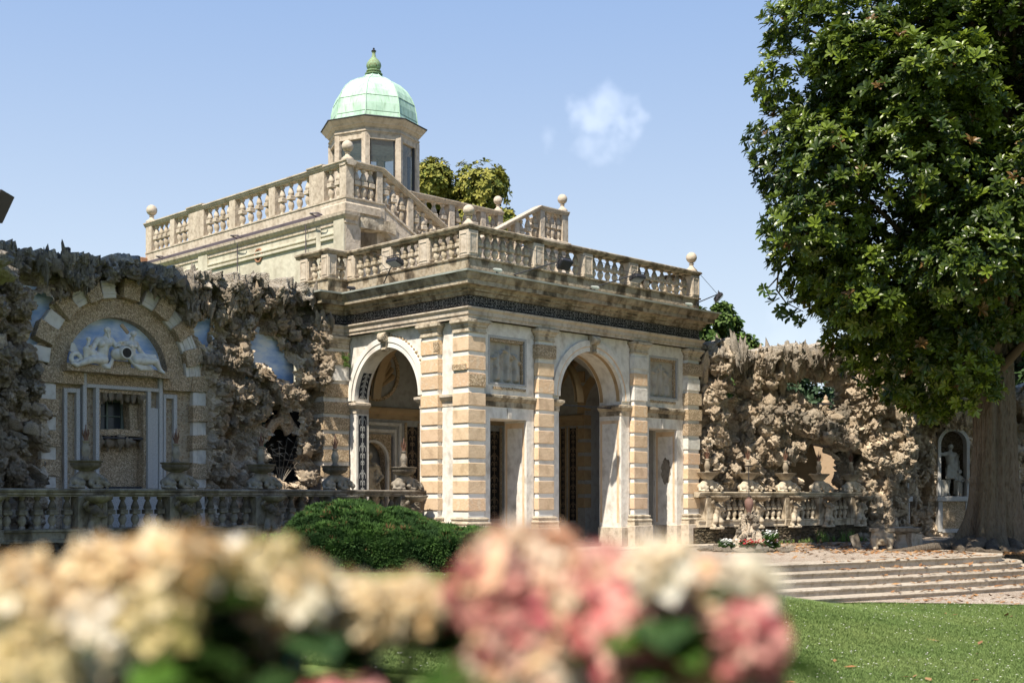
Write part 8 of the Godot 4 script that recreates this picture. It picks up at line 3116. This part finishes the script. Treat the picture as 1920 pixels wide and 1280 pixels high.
func leafy_tree(nm: String, label: String, P: Vector3, ht: float, rad: float, ca: Color, cb: Color, count: int, leaf: float, low := 0.35) -> void:
	var o := thing(nm, label, "tree", Transform3D(Basis(), P))
	var m := MB.new()
	m.tube(PackedVector3Array([Vector3(0, -0.3, 0), Vector3(0.1, ht * 0.3, 0), Vector3(-0.1, ht * 0.55, 0.1), Vector3(0, ht * 0.85, 0)]), PackedFloat32Array([rad * 0.10, rad * 0.08, rad * 0.055, 0.03]), 9, 0.08)
	obj("trunk", m, M.bark, o)
	var sp := rosette(7, leaf, leaf * 0.5, 0.1)
	var xs := []
	var cs := []
	var cl := []
	for k in 60:
		var u := Vector3(rng.randfn(), rng.randfn(), rng.randfn()).normalized() * pow(rng.randf(), 0.35)
		cl.append([Vector3(u.x * rad * 0.78, ht * (0.5 + low * 0.5) + u.y * ht * (0.5 - low * 0.5) * 0.82, u.z * rad * 0.78), rad * rng.randf_range(0.14, 0.30)])
	for c in cl:
		var p: Vector3 = c[0]
		m = MB.new()
		m.tube(PackedVector3Array([Vector3(0, maxf(ht * 0.25, p.y - rad * 0.7), 0), p * Vector3(0.5, 0, 0.5) + Vector3(0, p.y - rad * 0.2, 0), p]), PackedFloat32Array([rad * 0.035, rad * 0.022, 0.015]), 6)
		obj("limb", m, M.bark, o)
		for k in count / 60:
			var u := Vector3(rng.randfn(), rng.randfn(), rng.randfn()).normalized()
			var s := rng.randf_range(0.7, 1.3)
			xs.append(Transform3D((Basis(Quaternion(Vector3.UP, (u + Vector3(0, 0.5, 0)).normalized())) * Basis(Vector3.UP, rng.randf() * TAU)).scaled(Vector3(s, s, s)), p + u * c[1] * pow(rng.randf(), 0.4)))
			cs.append(ca.lerp(cb, rng.randf()))
	multi("crown", sp, M.leaf_soft, xs, cs, o)

func background() -> void:
	leafy_tree("maple_tree", "yellow-green tree behind the upper terrace to the right of the domed lantern", W(-2.8, 0, 56.0), 18.0, 4.2, Color(0.10, 0.13, 0.02), Color(0.34, 0.31, 0.06), 11000, 0.22, 0.4)
	leafy_tree("chestnut_tree", "green tree rising behind the right end of the pavilion cornice", W(7.7, 0, 46.5), 10.0, 2.1, Color(0.05, 0.10, 0.02), Color(0.15, 0.22, 0.05), 3200, 0.26, 0.2)
	leafy_tree("pine_tree", "dark tree seen through the ragged opening of the right grotto wall", W(14.8, 0, 60.0), 8.4, 3.2, Color(0.03, 0.06, 0.03), Color(0.09, 0.14, 0.07), 2600, 0.30, 0.2)
	leafy_tree("garden_tree", "green tree seen through the small left opening of the right grotto wall", W(9.9, 0, 52.0), 7.4, 1.7, Color(0.05, 0.10, 0.03), Color(0.13, 0.2, 0.05), 1500, 0.26, 0.2)
	leafy_tree("plane_tree", "broad tree outside the left edge whose crown shades the left grotto", W(-12.5, 0, 17.0), 19.0, 5.4, Color(0.04, 0.09, 0.02), Color(0.12, 0.19, 0.04), 5600, 0.42, 0.52)
	leafy_tree("laurel_tree", "dark evergreen behind the magnolia at the right edge", W(17.6, 0, 43.0), 11.0, 4.2, Color(0.02, 0.04, 0.012), Color(0.05, 0.09, 0.025), 4200, 0.3, 0.1)
	var o := thing("stone_finial", "small tan finial on a far wall, seen through the ragged opening of the right grotto", "finial", Transform3D(Basis(), W(13.0, 5.35, 51.0)))
	var m := MB.new()
	m.lathe(PV([0.2, 0.0, 0.19, 0.1, 0.08, 0.16, 0.15, 0.26, 0.19, 0.34, 0.15, 0.43, 0.07, 0.5, 0.09, 0.58, 0.0, 0.72]), 14)
	obj("finial_body", m, M.tan_plaster, o)
	var w := thing("far_wall", "tan garden wall far behind the right grotto", "wall", Transform3D(Basis(), W(12.6, 0, 51.2)))
	m = MB.new()
	m.extrude(PV([-2.2, -0.4, 2.4, -0.4, 2.4, 5.0, 0.7, 5.36, 0.1, 5.36, -2.2, 4.7]), -0.3, 0.3)
	obj("wall_face", m, M.tan_plaster, w)
	var b := thing("brick_post", "orange brick post seen through the small left opening of the right grotto wall", "post", Transform3D(Basis(), W(6.25, 0, 37.4)))
	m = MB.new()
	m.bx(Vector3(-0.12, 0, -0.2), Vector3(0.14, 5.6, 0.2), 0.01)
	obj("post_core", m, M.tan_plaster, b)
	for k in 22:
		m = MB.new()
		m.bx(Vector3(-0.15, 3.6 + k * 0.085, -0.22), Vector3(0.16, 3.6 + k * 0.085 + 0.07, 0.22), 0.008)
		obj("brick", m, M.brick, b)

# ---------- hydrangeas close to the lens ----------
func flower_head(parent: Node, at: Vector3, r: float, cols: Array, nm := "flower_head") -> void:
	var m := MB.new()
	var n := int(clampf(r * 1300, 30, 80))
	for k in n:
		var y := 1.0 - 1.55 * (k + 0.5) / n
		var an := k * 2.399
		var rr := sqrt(maxf(0, 1 - y * y))
		var u := Vector3(cos(an) * rr, y, sin(an) * rr)
		var q := u * r * rng.randf_range(0.82, 1.0)
		var bs := Basis(Quaternion(Vector3.UP, (u + Vector3(rng.randfn(), rng.randfn(), rng.randfn()) * 0.2).normalized())) * Basis(Vector3.UP, rng.randf() * TAU)
		m.xf = Transform3D(bs, at + q)
		var c: Color = cols[rng.randi() % cols.size()]
		m.col = c * rng.randf_range(0.62, 1.0)
		var s := 0.0155 * rng.randf_range(0.8, 1.25)
		for e in 4:
			var a := TAU * e / 4
			var d := Vector3(cos(a), 0.12, sin(a))
			var t := Vector3(-sin(a), 0, cos(a))
			m.quad(Vector3.ZERO, d * s * 0.7 - t * s * 0.62, d * s * 1.35 + Vector3(0, 0.002, 0), d * s * 0.7 + t * s * 0.62)
	m.xf = Transform3D()
	m.col = cols[0] * 0.45
	m.ball(at, r * 0.62, 10)
	obj(nm, m, M.petal, parent)

func hydrangeas() -> void:
	var cream := [Color(0.80, 0.60, 0.32), Color(0.86, 0.71, 0.46), Color(0.90, 0.80, 0.60), Color(0.74, 0.50, 0.25), Color(0.80, 0.62, 0.38)]
	var peach := [Color(0.88, 0.66, 0.46), Color(0.84, 0.52, 0.34), Color(0.90, 0.74, 0.56), Color(0.70, 0.40, 0.26), Color(0.86, 0.60, 0.34)]
	var pink := [Color(0.66, 0.22, 0.20), Color(0.72, 0.33, 0.28), Color(0.80, 0.48, 0.38), Color(0.58, 0.16, 0.17), Color(0.78, 0.50, 0.30)]
	var lime := [Color(0.70, 0.56, 0.26), Color(0.76, 0.62, 0.34), Color(0.56, 0.46, 0.17), Color(0.82, 0.68, 0.42)]
	var rose := [Color(0.66, 0.17, 0.20), Color(0.74, 0.28, 0.28), Color(0.80, 0.38, 0.34)]
	var pale := [Color(0.95, 0.88, 0.74), Color(0.92, 0.82, 0.62), Color(0.88, 0.72, 0.50)]
	# [x, y, depth, radius, palette]
	var left := [[-0.378, 1.779, 0.939, 0.032, 0], [-0.359, 1.750, 0.975, 0.031, 5], [-0.318, 1.790, 0.954, 0.029, 0], [-0.309, 1.748, 0.922, 0.033, 5], [-0.286, 1.796, 0.985, 0.028, 6], [-0.242, 1.806, 0.918, 0.023, 0], [-0.261, 1.765, 0.912, 0.026, 3], [-0.227, 1.790, 1.010, 0.029, 5], [-0.185, 1.799, 0.941, 0.024, 3], [-0.160, 1.785, 0.938, 0.022, 0], [-0.245, 1.749, 1.029, 0.026, 3], [-0.192, 1.753, 0.966, 0.017, 1], [-0.140, 1.764, 1.010, 0.024, 0], [-0.109, 1.766, 0.967, 0.019, 0], [-0.081, 1.768, 0.987, 0.020, 0], [-0.338, 1.734, 0.868, 0.028, 3], [-0.317, 1.714, 0.926, 0.030, 0], [-0.293, 1.728, 0.954, 0.024, 0], [-0.240, 1.793, 0.973, 0.021, 0], [-0.404, 1.735, 0.962, 0.031, 0], [-0.367, 1.712, 0.974, 0.028, 5], [-0.305, 1.707, 0.980, 0.028, 3], [-0.267, 1.701, 0.994, 0.025, 0], [-0.215, 1.717, 0.974, 0.021, 3]]
	var right := [[0.000, 1.806, 0.999, 0.027, 1], [0.028, 1.802, 0.991, 0.028, 1], [-0.016, 1.788, 0.918, 0.025, 2], [0.043, 1.776, 1.001, 0.028, 1], [0.072, 1.790, 0.981, 0.026, 2], [0.078, 1.764, 0.946, 0.020, 2], [0.111, 1.803, 0.914, 0.018, 5], [0.149, 1.779, 1.014, 0.024, 1], [0.184, 1.783, 0.967, 0.021, 5], [0.162, 1.763, 0.996, 0.027, 1], [0.037, 1.738, 0.955, 0.039, 2], [0.089, 1.747, 0.936, 0.042, 2], [0.141, 1.733, 0.961, 0.043, 1], [0.169, 1.753, 0.897, 0.024, 2], [0.098, 1.715, 0.946, 0.039, 1], [0.016, 1.725, 0.903, 0.029, 1], [-0.040, 1.763, 1.022, 0.018, 2], [0.069, 1.766, 0.992, 0.032, 2], [0.000, 1.756, 0.903, 0.026, 2], [0.053, 1.706, 0.947, 0.037, 1], [0.125, 1.757, 0.994, 0.028, 2], [0.178, 1.714, 0.965, 0.031, 2], [0.141, 1.697, 0.990, 0.035, 2], [-0.010, 1.714, 0.911, 0.029, 1], [0.020, 1.770, 0.947, 0.024, 1]]
	var amber := [Color(0.80, 0.52, 0.22), Color(0.86, 0.64, 0.34), Color(0.88, 0.72, 0.46)]
	var pal := [cream, peach, pink, lime, rose, pale, amber]
	for s in 2:
		var list: Array = left if s == 0 else right
		var o := thing("hydrangea_bush", "blurred cream and lime hydrangea heads close to the camera at lower left" if s == 0 else "blurred pink and peach hydrangea heads close to the camera at lower centre", "hydrangea", Transform3D(Basis(), W(-0.25 if s == 0 else 0.09, 0.9, 0.97)))
		var org := o.transform.origin
		var lf := MB.new()
		for e in list:
			var p := W(e[0], e[1], e[2]) - org
			flower_head(o, p, e[3], pal[e[4]])
			var m := MB.new()
			m.tube(PackedVector3Array([Vector3(p.x * 0.35, -0.1, p.z * 0.4), Vector3(p.x * 0.8, p.y * 0.6, p.z * 0.8), p]), PackedFloat32Array([0.006, 0.005, 0.004]), 6)
			obj("stem", m, M.green_paint if false else M.twig, o)
			for k in 7:
				var an := rng.randf() * TAU
				var q := p + Vector3(0, -e[3] * 0.7 - rng.randf() * 0.09, 0)
				var d := Vector3(cos(an), rng.randf_range(-0.2, 0.35), sin(an)).normalized() * rng.randf_range(0.06, 0.10)
				var t := d.cross(Vector3.UP).normalized() * 0.026
				var g := rng.randf_range(0.6, 1.3)
				lf.col = Color(0.055 * g, 0.115 * g, 0.02)
				lf.quad(q, q + d * 0.45 + t, q + d + Vector3(0, -0.012, 0), q + d * 0.5 + Vector3(0, 0.008, 0))
				lf.quad(q, q + d * 0.5 + Vector3(0, 0.008, 0), q + d + Vector3(0, -0.012, 0), q + d * 0.45 - t)
		obj("leaves", lf, M.leaf_soft, o)
	var o3 := thing("hydrangea_bush", "blurred rose-red hydrangea head at the bottom edge left of centre", "hydrangea", Transform3D(Basis(), W(-0.125, 0.9, 0.88)))
	flower_head(o3, W(-0.125, 1.672, 0.88) - o3.transform.origin, 0.052, rose)
	var m2 := MB.new()
	m2.tube(PackedVector3Array([Vector3(0, -0.1, 0), Vector3(0, 0.78, 0)]), PackedFloat32Array([0.006, 0.004]), 6)
	obj("stem", m2, M.twig, o3)
	var st := thing("garden_stake", "blurred dark green plant stake among the hydrangeas", "stake", Transform3D(Basis(Vector3.UP, 0.3), W(-0.232, 0.8, 1.30)))
	m2 = MB.new()
	m2.bx(Vector3(-0.013, 0, -0.006), Vector3(0.013, 0.93, 0.006), 0.003)
	m2.bx(Vector3(-0.016, 0.91, -0.009), Vector3(0.016, 0.935, 0.009), 0.003)
	obj("stake_post", m2, M.green_paint, st)

func _ready() -> void:
	rng.seed = 12
	seed(5)
	# camera: a level lens shifted upwards
	var cam := Camera3D.new()
	cam.name = "camera"
	cam.position = Vector3(0, EYE, 0)
	cam.projection = Camera3D.PROJECTION_FRUSTUM
	cam.near = 0.05
	cam.far = 1500.0
	cam.size = 0.05 * 1280.0 / FOC
	cam.frustum_offset = Vector2(0, 0.05 * (HOR - 640.0) / FOC)
	var at := CameraAttributesPhysical.new()
	at.frustum_near = 0.05
	at.frustum_far = 1500.0
	at.frustum_focal_length = 50.0
	at.frustum_focus_distance = 27.5
	at.exposure_aperture = 3.0
	cam.attributes = at
	add_child(cam)
	cam.current = true
	# sky
	var env := Environment.new()
	env.background_mode = Environment.BG_SKY
	env.tonemap_mode = Environment.TONE_MAPPER_LINEAR
	env.tonemap_exposure = 1.65
	env.sdfgi_enabled = true
	env.ssao_enabled = true
	env.ssil_enabled = true
	var sm := ProceduralSkyMaterial.new()
	sm.sky_top_color = Color(0.335, 0.485, 0.70)
	sm.sky_horizon_color = Color(0.80, 0.84, 0.845)
	sm.sky_curve = 0.2
	sm.ground_bottom_color = Color(0.30, 0.30, 0.24)
	sm.ground_horizon_color = Color(0.55, 0.56, 0.52)
	sm.sun_angle_max = 6.0
	sm.sky_cover = cloud_cover()
	sm.sky_cover_modulate = Color(1, 1, 1, 1)
	var sky := Sky.new()
	sky.sky_material = sm
	env.sky = sky
	var we := WorldEnvironment.new()
	we.name = "environment"
	we.environment = env
	add_child(we)
	# sun: over the left shoulder, high
	var sun := DirectionalLight3D.new()
	sun.name = "sun"
	sun.light_energy = 1.6
	sun.light_color = Color(1.0, 0.962, 0.90)
	sun.light_angular_distance = 0.5
	sun.shadow_enabled = true
	add_child(sun)
	sun.look_at_from_position(Vector3.ZERO, Vector3(1.61, -5.42, -3.2), Vector3.UP)
	FR = Transform3D(Basis(Vector3.UP, deg_to_rad(44.6)), Vector3(-0.923, 0, -26.0))
	noises()
	materials()
	var t0 := Time.get_ticks_msec()
	var steps_ := [ground, steps, pavilion, upper_terrace, cupola, left_wall, right_wall, off_frame_rock, left_balustrade, right_balustrade, lunette_figures, niche_statues, lamps, hedge, rock_fountain, carved_bench, magnolia, background, grass, fallen_leaves, weeds, hydrangeas]
	for f in steps_:
		f.call()
		print(f.get_method(), " ", Time.get_ticks_msec() - t0)

func lamps() -> void:
	floodlight(L(2.25, 7.05, -0.02), Vector3(0, 0, 1), 0.75, 0.55, "dark floodlight on an arm at the second pedestal of the right roof balustrade")
	floodlight(L(4.75, 7.05, -0.02), Vector3(0, 0, 1), 1.25, 0.55, "dark floodlight on an arm in the middle of the right roof balustrade")
	floodlight(L(8.12, 7.05, 0.1), Vector3(0.6, 0, 0.8), 0.75, 0.5, "dark floodlight jutting past the far right corner of the roof balustrade")
	floodlight(L(-0.02, 7.05, 1.95), Vector3(-1, 0, 0), 1.2, 0.4, "dark floodlight hanging in front of the left roof balustrade")
	small_spots()

func cloud_cover() -> ImageTexture:
	var w := 4096
	var h := 2048
	var im := Image.create(w, h, false, Image.FORMAT_RGBA8)
	im.fill(Color(1, 1, 1, 0))
	var nz := FastNoiseLite.new()
	nz.seed = 6
	nz.frequency = 0.04
	nz.fractal_octaves = 5
	# one small fair-weather cloud to the right of the cupola, and a faint veil low on the right
	for e in [[0.0742, 0.303, 0.034, 0.028, 0.17], [0.066, 0.288, 0.044, 0.018, 0.10], [0.083, 0.320, 0.020, 0.020, 0.12], [0.19, 0.120, 0.12, 0.04, 0.03]]:
		var cx: float = atan(e[0]) / TAU * w
		var cy: float = (0.5 - atan(e[1] / sqrt(1.0 + e[0] * e[0])) / PI) * h
		var rx: float = e[2] / TAU * w
		var ry: float = e[3] / PI * h
		for y in range(int(cy - ry * 1.6), int(cy + ry * 1.6)):
			for x in range(maxi(0, int(cx - rx * 1.6)), int(cx + rx * 1.6)):
				var q := Vector2((x - cx) / rx, (y - cy) / ry).length()
				var a := clampf((1.0 - q + nz.get_noise_2d(x, y) * 0.95), 0, 1)
				a = a * a * (3 - 2 * a) * e[4]
				var old := im.get_pixel(x, y)
				im.set_pixel(x, y, Color(1, 0.98, 0.95, maxf(old.a, a)))
	return ImageTexture.create_from_image(im)
